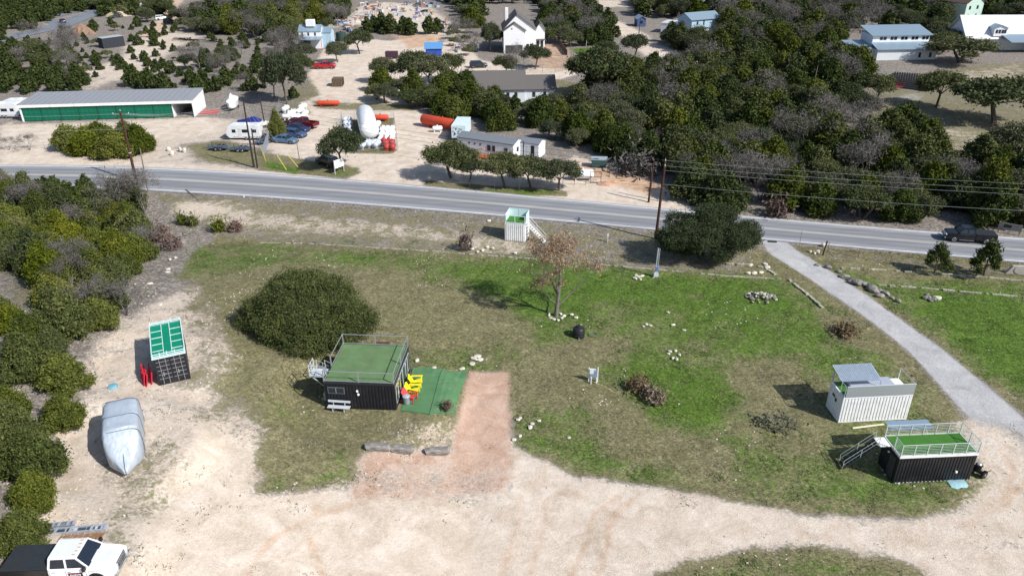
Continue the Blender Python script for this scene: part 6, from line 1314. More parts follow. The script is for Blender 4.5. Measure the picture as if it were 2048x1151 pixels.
# blue roofed house with flat white wing
o, a, L = F2(1381, 73, 1437, 68); t = T('blue_house', 'pale blue two level house with a blue grey metal roof', 'house', o, a); gable(t, 0, L, 0, 7.5, 0, 5.0, 6.6, mat('pale blue siding', (.36, .5, .6), .7), METR, 'x', .5); MB().box(.3, L - 1, -.08, -.004, 0, 2.2).build('lower_panel', STUCCO, t); windows(t, 'f', [(1.9, 2.5, 3.4, 4.4), (4.4, 4.9, 3.2, 4.6), (L - 2, L - 1.6, 3.4, 4.4), (L - 1.2, L - .8, 3.4, 4.4)], 0)
MB().box(0, L, -.5, -.1, 2.3, 2.45).build('band', METR, t)
o, a, L = F2(1321, 66, 1378, 70); t = T('white_annex', 'flat roofed white building left of the pale blue house', 'building', o, a); MB().box(0, L, 0, 7, 0, 3.0).build('wall', STUCCO, t); MB().box(-.1, L + .1, -.1, 7.1, 3.0, 3.25).build('roof', WMET, t); windows(t, 'f', [(2, 3, 1, 2)], 0)
MB().box(L - 2.4, L - .8, 3, 5, 3.26, 5.2).build('upper_block', STUCCO, t)
t = T('small_shed', 'tiny pale shed among dark trees right of the pale blue house', 'shed', P(1474, 76), .1); gable(t, 0, 1.8, 0, 1.8, 0, 2.3, 2.9, STUCCO, WMET, 'y', .1)
t = T('blue_cabin', 'small dark blue cabin with a light roof beside the pale dirt road', 'cabin', P(1274, 54), .1); gable(t, 0, 3.0, 0, 4, 0, 2.6, 3.5, mat('dark blue siding', (.06, .09, .2), .7), METR, 'y', .3); windows(t, 'f', [(1, 2, 1, 2)], 0)
# clerestory barn
o, a, L = F2(1752, 121, 1870, 119); t = T('metal_barn', 'long white barn house with a raised band of small windows', 'barn', o, a); a_ = .0
MB().box(0, L, 0, 4, 0, 2.7).build('lower_wall', PALEW, t); MB().slab([(-.4, -.6, 2.9), (L + .4, -.6, 2.9), (L + .4, 3.98, 4.1), (-.4, 3.98, 4.1)], .15).build('lower_roof', METR, t); MB().box(0, L - .6, 4, 11, 0, 5.8).build('upper_wall', STUCCO, t)
MB().slab([(-.7, 3.3, 5.9), (L, 3.3, 5.9), (L, 11.4, 7.5), (-.7, 11.4, 7.5)], .15).build('upper_roof', METR, t)
for i in range(5): windows(t, 'f', [(L * (.12 + .18 * i), L * (.12 + .18 * i) + .8, 4.6, 5.4), (L * (.12 + .18 * i) + 1.0, L * (.12 + .18 * i) + 1.8, 4.6, 5.4)], 4)
windows(t, 'f', [(L * .7, L * .74, .6, 1.9), (L * .88, L * .92, .6, 1.9)], 0); MB().box(-6, -.05, 2, 9, 0, 2.8).build('side_block', PALEW, t); MB().slab([(-6.3, 1.6, 2.9), (0, 1.6, 2.9), (0, 9.4, 3.9), (-6.3, 9.4, 3.9)], .15).build('side_roof', METR, t)
# white farmhouse
t = T('white_farmhouse', 'big white roofed farmhouse with a dormer and grey side roofs at the right edge', 'house', P(1930, 100), -.05); gable(t, 0, 17, 0, 12, 0, 3.6, 8.6, STUCCO, WMET, 'x', .8); gable(t, 6.6, 10.2, -.4, 4.5, 3.8, 6.0, 6.7, STUCCO, METR, 'y', .3); windows(t, 'f', [(7, 7.6, 4.6, 5.6), (7.8, 8.4, 4.6, 5.6), (8.6, 9.2, 4.6, 5.6), (9.3, 9.9, 4.6, 5.6)], -.4)
gable(t, 17.05, 33, -4, 8, 0, 3.2, 7.2, PALEW, METR, 'y', .8); MB().slab([(9, -6, 3.1), (20, -6, 3.1), (20, .1, 4.3), (9, .1, 4.3)], .15).build('porch_roof', METR, t); windows(t, 'f', [(1, 2, 1, 2.4), (3.5, 4.5, 1, 2.4)], 0)
t = T('mint_house', 'pale mint two storey house with a brown hipped roof at the top right', 'house', P(1926, 42), .45); gable(t, 0, 9, 0, 9, 0, 6, 8.6, mat('pale mint siding', (.45, .58, .52), .7), SHING2, 'y', .6); windows(t, 'f', [(1.5, 2.5, 3.6, 4.8), (5.5, 6.5, 3.6, 4.8), (1.5, 2.5, .8, 2), (5.5, 6.5, .8, 2)], 0)
t = T('brown_house', 'low house with a reddish brown roof between dark trees at the top', 'house', P(1735, 24), .2); gable(t, 0, 9, 0, 9, 0, 3, 5.2, PALEW, SHING2, 'x', .5); gable(t, 9.05, 16, 1, 9, 0, 3, 4.6, PALEW, SHING, 'x', .5); windows(t, 'f', [(2, 3, 1, 2)], 0)
t = T('far_house', 'pale roofed house almost hidden by trees at the top', 'house', P(1370, 22), 0); gable(t, 0, 11, 0, 8, 0, 3.4, 5.6, PALEW, METR, 'x', .4); windows(t, 'f', [(2, 3, 1, 2)], 0)
# upper left buildings
t = T('porch_cabin', 'white cabin on stilts with a blue porch roof over a dark base', 'cabin', P(598, 100), .0); gable(t, 0, 6.5, 2, 7, 0, 4.9, 6.4, STUCCO, METR, 'x', .2); windows(t, 'f', [(.8, 1.3, 3.7, 4.6), (2.6, 3.1, 3.7, 4.6), (4.6, 5.1, 3.7, 4.6)], 2); MB().slab([(-.4, -.3, 2.9), (7, -.3, 2.9), (7, 1.98, 3.5), (-.4, 1.98, 3.5)], .12).build('porch_roof', METR, t); MB().box(0, 3.2, .3, 1.95, 0, 2.2).build('dark_store', STEELD, t); MB().box(2.2, 4.6, 3, 5, 6.2, 8).build('roof_lantern', STUCCO, t)
gable(t, 6.55, 9.2, 3, 8, 0, 4.4, 5.6, mat('pale blue siding', (.36, .5, .6)), METR, 'x', .2)
b = MB().bar((7, -.2, 0), (7, -.2, 2.9), .18); b.build('porch_post', mat('pink post', (.6, .2, .25), .6), t)
t = T('blue_shed', 'bright blue gabled shed in the upper dirt lot', 'shed', P(852, 113), .05); gable(t, 0, 4.4, 0, 4.5, 0, 2.2, 3.4, mat('bright blue siding', (.03, .08, .38), .6), mat('bright blue metal roof', (.1, .26, .52), .5), 'x', .4); MB().box(1.2, 2.2, -.05, -.004, 0, 1.9).build('door', mat('bright blue siding', (.1, .1, .1)), t)
t = T('stock_tank', 'dark green cylindrical tank on the dirt behind the red pickup', 'tank', P(683, 82)); MB().lathe([(1.55, 0), (1.6, .1), (1.6, 2.5), (1.5, 2.6), (.5, 2.8)], 24).build('shell', mat('dark green plastic', (.03, .06, .055), .5), t, True); MB().lathe([(.3, 2.78), (.3, 2.95), (.1, 3)], 12).build('lid', STEELD, t)
t = T('crate_trailer', 'brown slatted wooden crate standing alone in the dirt lot', 'crate', P(677, 171), .02); CW = mat('weathered brown timber', (.15, .11, .075), .85, var=.3)
for i in range(7): MB().box(-1.25 + i * .36, -1.0 + i * .36, -1.4, 1.4, 1.75, 1.82).build('top_slat', CW, t)
for i in range(7): MB().box(-1.25 + i * .36, -1.0 + i * .36, -1.44, -1.38, .1, 1.74).build('front_slat', CW, t)
MB().box(-1.2, 1.2, -1.36, 1.36, .1, 1.7).build('inner_box', mat('dark brown inside', (.05, .04, .03), .9), t)
t = T('dark_trailer', 'dark maroon box trailer in the upper dirt lot', 'trailer', P(784, 117)); MB().box(-1.7, 1.7, -1, 1, .45, 1.9).build('body', mat('dark maroon body', (.06, .025, .04), .5), t); wheels(t, (0,), 1.0, .35); MB().box(1.7, 2.6, -.06, .06, .5, .6).build('tow_bar', DARKP, t)
o, a, L = F2(208, 98, 251, 92); t = T('shipping_container', 'dark container with a pale roof on the brushy field beside the dirt track', 'container', o, a); container(t, L, 3.2, 3.0, mat('dark grey container', (.035, .04, .05), .6)); MB().box(0, L, 0, 3.2, 3.0, 3.08).build('roof', mat('pale grey roof', (.4, .43, .46), .5), t)
t = T('red_roof_building', 'red and white roofed building at the top edge left of the oaks', 'building', P(192, 14), .1); gable(t, 0, 12, 0, 9, 0, 3.4, 5.5, WHT, mat('faded red roof', (.45, .08, .07), .6), 'x', .3); gable(t, 12.1, 24, 0, 9, 0, 3.6, 5.6, STUCCO, WMET, 'x', .3); gable(t, -4, -.1, -.5, 5, 0, 2.6, 3.6, PALEW, PALEW, 'x', .2)
t = T('dark_roof_building', 'dark roofed building at the top edge among the trees', 'building', P(425, 6), -.3); gable(t, 0, 12, 0, 10, 0, 3.5, 6.4, STEELD, mat('navy roof', (.02, .022, .05), .5), 'x', 1.0)
# brown boundary boards and dirt mounds
t = T('earth_mound', 'rusty brown dirt mound beside the asphalt loop', 'mound', P(165, 68)); V = []
def mound(t, r, h, m, seed, name='mound'):
    rg = np.random.default_rng(seed); b = MB(); n = 20; rr = [1, .8, .55, .3]; vs = []
    for j, q in enumerate(rr):
        for i in range(n): a_ = 2 * PI * i / n; k = r * q * (1 + rg.normal() * .07); vs.append((math.cos(a_) * k, math.sin(a_) * k * .7, h * (1 - q) ** .8 * (1 + rg.normal() * .08) - (.1 if j == 0 else 0)))
    vs.append((0, 0, h)); b.add(vs, [(j * n + i, j * n + (i + 1) % n, (j + 1) * n + (i + 1) % n, (j + 1) * n + i) for j in range(3) for i in range(n)] + [(3 * n + i, 3 * n + (i + 1) % n, 4 * n) for i in range(n)]); return b.build(name, m, t)
mound(t, 4.5, 3.4, mat('rusty soil', (.25, .16, .115), .95, var=.3, scale=1), 3, 'soil')
for lab, u, v, r_, h_, c_ in (('pale brown dirt heap in the woods left of the power poles', 1320, 275, 3.4, 2.2, (.3, .2, .14)), ('low orange dirt heap right of the caged tank', 1212, 368, 1.6, .5, (.5, .3, .2)), ('pale sand bank between the oaks beside the asphalt loop', 235, 32, 5, 2.2, (.5, .42, .3)), ('small orange dirt heap at the driveway edge', 1228, 366, 1.3, .4, (.5, .3, .2))):
    t = T('dirt_heap', lab, 'mound', P(u, v)); mound(t, r_, h_, mat('soil %s' % u, c_, .95, var=.25, scale=1.5), u, 'soil')
o, a, L = F2(1117, 88, 1135, 112); t = T('board_wall', 'long brown timber wall slanting through the bare garden of the white house', 'wall', o, a)
for i in range(int(L / .9)): MB().box(i * .9, i * .9 + .84, -.05, .05, 0, 1.5).build('board', mat('dark brown timber', (.1, .06, .04), .9), t)
o, a, L = F2(1170, 8, 1208, 24); t = T('board_wall', 'long dark fence wall at the top of the pale dirt road', 'wall', o, a)
for i in range(int(L / 2)): MB().box(i * 2, i * 2 + 1.92, -.05, .05, 0, 2.2).build('board', TRIMD, t)
t = T('timber_stack', 'black tangled steel and timber frames heaped beside the dirt track', 'scrap heap', P(372, 82)); rg = random.Random(8)
for i in range(22): b = MB(); x, y = rg.uniform(-6, 8), rg.uniform(-1.5, 1.5) ; b.bar((x, y - x * .35, rg.uniform(.1, .8)), (x + rg.uniform(2, 6), y - (x + 4) * .35 + rg.uniform(-1, 1), rg.uniform(.1, 1.2)), .16); b.build('beam', mat('black steel beam', (.025, .022, .022), .8), t)
# rows of black pots in the clearing, red trailer before them
BP2 = mat('black pots', (.018, .018, .024), .6, var=.3)
q0, q1, q2, q3 = P(1744, 168), P(1862, 185), P(1920, 158), P(1790, 148)
for r_ in range(9):
    A_, B_ = q0.lerp(q3, r_ / 8), q1.lerp(q2, r_ / 8); L = (B_ - A_).length; t = T('pot_row', ('nearest', 'second', 'third', 'fourth', 'fifth', 'sixth', 'seventh', 'eighth', 'farthest')[r_] + ' row of black plant pots in the right clearing, counted from the red trailer', 'plant pots', A_, math.atan2(B_.y - A_.y, B_.x - A_.x), 'rows of black plant pots'); b = MB()
    for i in range(int(L / .55)):
        for s in (0, .5, 1.0): b.tube((i * .55, s, 0), (i * .55, s, .34), .17, .22, 6)
    b.build('pots', BP2, t, fix=False)['kind'] = 'stuff'
o, a, L = F2(1744, 170, 1790, 182); t = T('flatbed_trailer', 'dark red flatbed trailer parked before the rows of black pots', 'trailer', o, a); DR = mat('dark red steel', (.16, .02, .02), .6); MB().box(0, L, 0, 2.3, .6, .8).build('deck', DR, t)
for i in range(9): b = MB(); b.bar((i * L / 8, 0, .8), (i * L / 8, 0, 1.7), .1); b.bar((i * L / 8, 2.3, .8), (i * L / 8, 2.3, 1.7), .1); b.build('stake', DR, t)
for z in (1.2, 1.7): b = MB(); b.bar((0, 0, z), (L, 0, z), .08); b.bar((0, 2.3, z), (L, 2.3, z), .08); b.build('side_rail', DR, t)
wheels(t, (), 1, .4)
for x in (L * .6, L * .72): MB().lathe([(.2, -.1), (.42, -.1), (.42, .1), (.2, .1)], 12, (x, -.05, .42), 'Y').build('wheel', TYRE, t)
# junk in the yard at the top
JM = [mat('junk %d' % i, c, .6) for i, c in enumerate(((.5, .52, .54), (.1, .13, .26), (.32, .1, .08), (.3, .36, .42), (.4, .3, .2), (.06, .06, .07), (.6, .6, .58), (.2, .23, .34), (.36, .17, .11), (.5, .47, .4)))]
JN = ('white', 'blue', 'red', 'pale blue', 'tan', 'black', 'cream', 'violet blue', 'rust orange', 'sand coloured'); rg = random.Random(21)
def junk(u, v, k):
    m = JM[k]; s = rg.uniform(.4, 1.05); kind = rg.random(); nm = 'junk_box' if kind < .4 else ('junk_drum' if kind < .6 else 'junk_rack')
    t = T(nm, 'small %s junk item in the cluttered scrapyard at the top' % JN[k], 'junk', P(u, v), rg.uniform(0, 3), '%s scrapyard items' % JN[k])
    if nm == 'junk_box': MB().box(-s, s, -s * .6, s * .6, 0, s * .9).build('case', m, t); MB().box(-s * 1.05, s * 1.05, -s * .65, s * .65, s * .9, s).build('lid', m, t)
    elif nm == 'junk_drum': MB().lathe([(.5 * s, 0), (.55 * s, .1), (.55 * s, s), (.4 * s, s * 1.1)], 10).build('drum', m, t)
    else:
        b = MB()
        for x in (-s, s):
            for y in (-s * .6, s * .6): b.bar((x, y, 0), (x, y, s * 1.4), .12)
        b.build('leg', m, t); MB().slab([(-s, -s * .7, s * 1.3), (s, -s * .7, s * 1.3), (s, s * .7, s * 1.5), (-s, s * .7, s * 1.5)], .12).build('panel', m, t)
for i in range(230):
    z = rg.choice(((700, 60, 12, 10), (735, 32, 30, 14), (725, 38, 35, 12), (800, 22, 45, 12), (845, 34, 35, 12), (885, 50, 25, 12), (775, 50, 12, 10), (745, 14, 25, 8), (850, 10, 30, 7), (935, 96, 30, 12), (690, 50, 18, 12)))
    junk(z[0] + rg.gauss(0, z[2] * .5), max(2, z[1] + rg.gauss(0, z[3] * .5)), rg.choice((0, 0, 1, 1, 2, 3, 3, 4, 5, 6, 6, 7, 8, 9)))
# ------------------------------------------------------------------ rocks
ROCK = mat('pale limestone', (.62, .58, .5), .9, var=.3, scale=3, bump=.5, bscale=9); GROCK = mat('weathered grey limestone', (.3, .28, .26), .9, var=.4, scale=3.5, bump=.6, bscale=8, c2=(.09, .085, .08))
KROCK = mat('kerb limestone', (.4, .38, .32), .9, var=.5, scale=2, bump=.5, bscale=9, c2=(.16, .16, .11))
def rock_mesh(seed, box=0, m=None):
    import bmesh
    rg = np.random.default_rng(seed); bm = bmesh.new(); bmesh.ops.create_icosphere(bm, subdivisions=2, radius=.5)
    ax = [Vector(rg.normal(size=3)).normalized() for _ in range(7)]; cut = rg.uniform(.26, .42, 7)
    for v in bm.verts:
        if box: v.co = Vector([math.copysign(min(.5, abs(c) * 1.5), c) for c in v.co])
        for a_, c_ in zip(ax, cut):
            d = v.co.dot(a_)
            if d > c_ and not box: v.co -= a_ * (d - c_) * .85
        v.co += Vector(rg.normal(size=3)) * (.02 if not box else .022)
    me = bpy.data.meshes.new('rock'); bm.to_mesh(me); bm.free(); me.materials.append(m or ROCK); return me
RK = [rock_mesh(i) for i in range(6)]; RG = [rock_mesh(i + 10, 0, GROCK) for i in range(6)]; RB = [rock_mesh(i + 20, 1, GROCK) for i in range(3)]
def rock(label, u, v, sx, sy, sz, rz=0, m=None, group=None, name='rock', p=None):
    p = P(u, v) if p is None else p; o = ob(name, m or random.choice(RK), None, (p.x, p.y, gz(p.x, p.y) + sz * .32), rz, (sx, sy, sz)); tag(o, label, 'rock', group); return o
for i, (u1, v1, u2, v2, lab) in enumerate(((732, 897, 781, 900, 'long flat topped grey stone block, leftmost of the three edging the pink gravel'), (780, 898, 828, 907, 'tilted grey stone block, middle of the three edging the pink gravel'), (850, 905, 899, 908, 'grey stone block standing apart, rightmost of the three edging the pink gravel'))):
    o, a, L = F2(u1, v1, u2, v2); q = o + Vector((math.cos(a), math.sin(a), 0)) * L / 2
    b_ = ob('stone_block', RB[i], None, (q.x, q.y, gz(q.x, q.y) + .26), a, (L, .62, .62)); tag(b_, lab, 'stone block')
rp_ = P(1520, 596); t = T('rock_pile', 'heap of grey and white rocks in the meadow left of the driveway', 'rock pile', rp_)
rg = np.random.default_rng(5)
for i in range(64):
    a_, q = rg.uniform(0, 6.28), rg.random() ** .6; x, y = math.cos(a_) * q * 1.75, math.sin(a_) * q * 1.35; s = rg.uniform(.25, .5)
    ob('rock', (RG if rg.random() < .78 else RK)[int(rg.integers(6))], t, (x, y, (1 - q) * .5 + .08), rg.uniform(0, 6), (s, s * rg.uniform(.6, 1), s * rg.uniform(.4, .8)))
for i, (u, v, s) in enumerate(((1497, 589, .55), (1502, 586, .5), (1506, 592, .4))): rock('pale rock at the left side of the rock pile', u, v, s, s * .8, s * .6, i, RK[i], 'pale rocks beside the rock pile')
# boulder row along the driveway
pts = [(1638, 528), (1655, 535), (1672, 545), (1690, 553), (1708, 563), (1722, 570), (1738, 577), (1752, 583), (1765, 592), (1778, 598), (1790, 605)]
for i, (u, v) in enumerate(pts):
    for j in range(3 if 2 < i < 9 else 1): s = rnd(.45, .95) * (1.25 if i in (5, 6, 7) else 1); rock('grey weathered boulder in the ragged row along the right side of the gravel driveway', u + rnd(-7, 7), v + rnd(-3, 3), s * 1.3, s * .8, s * .7, rnd(-1, 0), random.choice(RG), 'boulders along the right side of the driveway', 'boulder')
for i in range(10): s = rnd(.35, .8); rock('pale boulder in the small heap on the bright grass right of the driveway', 1858 + rnd(-16, 16), 597 + rnd(-7, 7), s * 1.3, s, s * .8, rnd(0, 3), random.choice(RG + RK[:1]), 'boulder heap on the bright right-hand grass', 'boulder')
ROCKS = [('pale stone in the ring round the foot of the brown leaved tree', 'stones round the foot of the meadow tree', [(1098, 632), (1102, 637), (1108, 640), (1116, 641), (1124, 638), (1128, 633), (1100, 627), (1121, 629), (1112, 626)], .5, .3),
 ('pale flat stone on the grass right of the meadow tree', 'two pale stones right of the meadow tree', [(1143, 630), (1152, 636)], .55, .25),
 ('white stone in the cluster above the meadow centre', 'white stones above the meadow centre', [(1287, 653), (1293, 650), (1301, 652), (1346, 651), (1368, 661), (1336, 626)], .42, .25),
 ('white stone in the scattered cluster right of the meadow centre', 'white stones right of the meadow centre', [(1337, 708), (1346, 717), (1353, 719), (1351, 703), (1359, 711), (1340, 704)], .42, .25),
 ('pale stone in the cluster left of the silver mast', 'stones left of the silver mast', [(1270, 558), (1276, 554), (1280, 559), (1272, 552), (1284, 553)], .55, .35),
 ('pale limestone slab set at the head of the pink gravel path', 'slabs at the head of the gravel path', [(945, 728), (948, 718), (955, 713), (868, 736), (924, 738), (834, 722), (960, 720)], .7, .2),
 ('white stone on the verge beside the reddish bush and cube cabin', 'white stones on the verge near the cube cabin', [(978, 443), (975, 496), (985, 498), (965, 502), (945, 499), (1030, 508), (955, 505)], .6, .35),
 ('pale rock between the roadside oak and driveway mouth', 'rocks left of the driveway mouth', [(1500, 531), (1530, 529), (1535, 535), (1522, 546), (1496, 548), (1508, 548)], .7, .4),
 ('pale boulder on the verge right of the gravel driveway', 'rocks on the right verge', [(1620, 505), (1628, 508), (1635, 506), (1646, 492)], .6, .5),
 ('pale chunk of limestone at the ragged edge of the grass beside the pink gravel', 'limestone chunks beside the gravel path', [(1036, 840), (1041, 836), (1065, 848), (1060, 855), (1040, 872), (1028, 880), (1078, 842), (1138, 876)], .45, .2),
 ('white rock on the slope beside the left woods', 'rocks on the left slope', [(340, 520), (335, 545), (352, 516), (337, 540), (300, 568), (320, 610), (150, 762), (165, 757), (140, 775), (175, 770), (90, 1000), (78, 985), (105, 978), (95, 990)], .6, .3)]
for lab, grp, L_, s, h in ROCKS:
    order = sorted(L_); nn_ = len(order)
    for (u, v) in L_:
        k_ = order.index((u, v)); pos = 'leftmost' if k_ == 0 else ('rightmost' if k_ == nn_ - 1 else ('second from left' if k_ == 1 else ('second from right' if k_ == nn_ - 2 else ('upper' if v < sum(q[1] for q in L_) / nn_ else 'lower'))))
        rock(lab + ', ' + pos if len((lab + pos).split()) < 14 else lab, u, v, s * rnd(.8, 1.4), s * rnd(.6, 1), h * rnd(.8, 1.3), rnd(0, 3), random.choice(RK), grp)
# limestone kerb lines: small stones joined, one line each
def kerb(label, pts, wid=.34, hgt=.2, gap=.3):
    Q = [P(u, v) for u, v in pts]; b = MB(); rg = random.Random(len(pts))
    for a_, c_ in zip(Q[:-1], Q[1:]):
        L = (c_ - a_).length; x = 0; an = math.atan2(c_.y - a_.y, c_.x - a_.x)
        while x < L:
            l = rg.uniform(.25, .6); 
            if rg.random() > gap: q = a_.lerp(c_, (x + l / 2) / L); b.cbox(q.x, q.y, gz(q.x, q.y) + hgt / 2 - .03, l * .92, wid * rg.uniform(.7, 1.1), hgt * rg.uniform(.8, 1.3), an + rg.uniform(-.12, .12))
            x += l
    o = b.build('stone_kerb', KROCK); tag(o, label, 'stone kerb', kind='stuff'); return o
kerb('low line of limestone blocks along the top edge of the meadow', [(520, 486), (600, 487), (700, 493), (850, 502), (1000, 513), (1130, 523), (1250, 534), (1330, 541), (1450, 552), (1556, 558)], .22, .13, .35)
kerb('low line of limestone blocks turning down beside the gravel driveway', [(1578, 560), (1592, 572), (1610, 586), (1625, 598), (1643, 614)], .34, .2, .1)
kerb('upper line of limestone blocks across the right-hand grass', [(1682, 537), (1760, 540), (1850, 546), (1960, 554), (2060, 564)], .3, .16, .15)
kerb('lower line of limestone blocks across the right-hand grass', [(1750, 570), (1850, 577), (1950, 586), (2060, 596)], .3, .16, .15)
kerb('curved line of stones at the lower right edge of the roadside oak grass', [(1440, 528), (1500, 531), (1530, 537), (1548, 548)], .34, .2, .35)
# culvert
p = P(2040, 548); t = T('culvert', 'pale concrete culvert headwall with two dark pipe mouths under the road', 'culvert', p, -.2); CC = mat('pale concrete', (.42, .4, .36), .9, var=.2)
MB().loft([[(-1.6, y, 0), (1.8, y, 0), (2.2, y, 1.15), (-1.0, y, 1.0)] for y in (-.1, .3)]).build('headwall', CC, t)
for x in (-.35, .95):
    MB().lathe([(.36, -.16), (.44, -.16), (.44, -.1), (.36, -.1)], 16, (x, 0, .55), 'Y').build('pipe_rim', CC, t); MB().lathe([(.36, -.13), (.36, -.11)], 16, (x, 0, .55), 'Y').build('pipe_mouth', DARKP, t)
# roadside board sign on the right, white sign and its lettering
o, a, L = F2(1993, 463, 2026, 469); t = T('board_sign', 'weathered grey board sign on posts under the dark trees at the right', 'sign', o, a); SG = mat('weathered board', (.24, .23, .21), .85, var=.4, scale=6)
for i in range(3): MB().box(0, 2.7, -.03, .03, .5 + i * .32, .8 + i * .32).build('board', SG, t)
MB().box(.6, 1.5, -.045, -.032, .85, 1.25).build('dark_letter_block', DARKP, t)
for x in (.1, 2.5): MB().box(x, x + .1, .035, .13, 0, 1.45).build('post', SG, t)
o, a, L = F2(672, 349, 686, 343); t = T('white_sign', 'white board sign on two posts at the yard entrance beside the shaded suv', 'sign', o, 1.0); MB().box(-.1, 2.0, -.04, .04, 1.0, 2.35).build('board', STUCCO, t)
for i in range(4): MB().box(.15, 1.75 - .2 * (i % 2), -.05, -.043, 1.2 + i * .27, 1.3 + i * .27).build('text_line', mat('grey blue print', (.25, .3, .4), .6), t)
for x in (-.1, 1.95): MB().box(x - .04, x + .06, .045, .14, 0, 2.4).build('post', GREYP, t)
# wooden poles and wires
WD = mat('brown creosote pole', (.07, .032, .022), .85, var=.35, scale=4); WD2 = mat('dark weathered pole', (.035, .03, .028), .85, var=.3); WD3 = mat('light weathered pole', (.2, .17, .13), .9); INS = mat('grey insulator', (.5, .52, .55), .4); WIRE = mat('bare aluminium wire', (.32, .34, .34), .4, .5)
TOP = {}
def pole(key, label, ub, vb, vt, ut, m=WD, r=.16, arm=0, arm_a=0, cat='utility pole', band=False):
    b_ = P(ub, vb); d = ray(ut, vt)
    # top: the point of the ray nearest to the vertical through the base
    k = (b_.x * d.x + b_.y * d.y) / (d.x ** 2 + d.y ** 2); tp = Vector((d.x * k, d.y * k, CAM_H + d.z * k)); lean = tp - b_
    lean.x = max(-.9, min(.9, lean.x)); lean.y = 0; t = T('utility_pole', label, cat, b_); b = MB(); b.tube((0, 0, -.3), lean, r, r * .66, 10); b.build('pole', m, t)
    TOP[key] = b_ + lean
    if arm:
        c, s = math.cos(arm_a), math.sin(arm_a); z = lean.z - .5; b = MB(); b.bar((lean.x - c * arm / 2, -s * arm / 2, z), (lean.x + c * arm / 2, s * arm / 2, z), .12); b.build('crossarm', WD3, t)
        for q in (-.48, 0, .48): MB().lathe([(.03, 0), (.07, .04), (.05, .12), (.08, .16), (.03, .24)], 8, (lean.x + c * arm * q, s * arm * q, z + .06 if q else lean.z)).build('insulator', INS, t)
    if band: MB().lathe([(r * 1.05, 0), (r * 1.05, .12)], 10, (lean.x * .42, 0, lean.z * .42)).build('band', INS, t)
    return t
pa = -.12
pole('A', 'tall reddish brown power pole with crossarm behind the left woods', 273, 364, 222, 241, WD, .24, 2.4, .1, band=True); pole('A2', 'slim pale stub pole just right of the tall reddish pole', 296, 384, 296, 281, WD3, .12)
pole('B', 'dark pole by the road left of the parked car row, left one of the pair', 508, 335, 204, 487, WD2, .17); pole('B2', 'shorter dark pole leaning on its taller neighbour beside the road', 515, 336, 257, 503, WD2, .15); pole('B3', 'dark pole rising behind the boat with the blue cover', 531, 256, 193, 519, WD2, .13)
pole('C', 'thin grey pole in front of the parked blue car', 599, 319, 276, 592, WD3, .08); pole('D', 'tallest brown pole standing on the near side of the road by the oak', 1311, 478, 322, 1331, WD, .2, 1.6, PI / 2 - .2)
pole('E', 'reddish brown pole across the road, left one behind the tallest pole', 1297, 404, 326, 1307, WD, .17); pole('F', 'slimmer brown pole across the road, right one behind the tallest pole', 1322, 403, 325, 1330, WD, .13)
pole('H', 'brown pole in the clearing at the right edge', 1966, 312, 236, 1988, WD, .15); pole('I', 'thin dark pole at the pale dirt road below the blue cabin', 1277, 76, 36, 1281, WD2, .13); pole('J', 'thin dark pole before the pale blue house', 1361, 79, 40, 1363, WD2, .12); pole('K', 'slender pole at the edge of the small green lawn', 1172, 94, 71, 1174, INS, .08)
pole('L', 'slender bare pole in the dark woods left of the clearing', 1618, 212, 133, 1636, WD3, .1)
p = P(1597, 505); 
def wire(name, label, A_, B_, sag, r=.022, m=WIRE, n=14, ext=0):
    b = MB(); pts = []; A_, B_ = Vector(A_), Vector(B_)
    for i in range(n + 1): s = i / n; q = A_.lerp(B_, s); q.z -= sag * 4 * s * (1 - s); pts.append(q - A_)
    for a_, c_ in zip(pts[:-1], pts[1:]): b.tube(a_, c_, r, n=4, cap=False)
    o = b.build(name, m, None, fix=False); o.location = A_; tag(o, label, 'power line'); return o
def at_h(u, v, y):         # point on the photo ray at world depth y
    d = ray(u, v); k = y / d.y; return Vector((d.x * k, d.y * k, CAM_H + d.z * k))
D = TOP['D']; B_ = TOP['B']; xr = 150.0; yr_ = float(road_y(90, -.35)) - 12
PR_ = Vector((112, D.y - 15, 10.6))
for i, (dz, lab) in enumerate(((0, 'top'), (-.55, 'second'), (-1.0, 'third'))):
    wire('power_line', '%s power line running right from the tallest pole over the dark woods' % lab, D + Vector((0, .5 - .5 * i, dz - .1)), PR_ + Vector((0, .5 - .5 * i, dz)), 1.1)
    wire('power_line', '%s power line running left across the road from the tallest pole' % lab, D + Vector((0, .5 - .5 * i, dz - .1)), B_ + Vector((0, .5 - .5 * i, dz)), 1.0, .016, WD2)
wire('power_line', 'lowest cable running right from the tallest pole below the other lines', D + Vector((0, 0, -3.1)), PR_ + Vector((0, 0, -3.0)), 1.3, .026)
wire('power_line', 'cable from the pale stub pole to the tallest pole, hanging over the road edge', TOP['B'] + Vector((0, 0, -3.2)), D + Vector((0, 0, -3.4)), 1.6, .014, WD2)
for i in range(3): wire('power_line', '%s wire between the reddish pole and the pair of dark poles' % ('upper', 'middle', 'lower')[i], TOP['A'] + Vector((.9 - .9 * i, 0, -.4)), B_ + Vector((0, 0, -.2 - .5 * i)), .7, .014, INS)
for i in range(2): wire('power_line', '%s wire running left from the reddish pole to the edge of view' % ('upper', 'lower')[i], TOP['A'] + Vector((0, 0, -.4 - 2.4 * i)), TOP['A'] + Vector((-60, 8, -.8 - 2.2 * i)), 1.0, .016, INS)
YG = mat('yellow guy guard', (.7, .6, .1), .5)
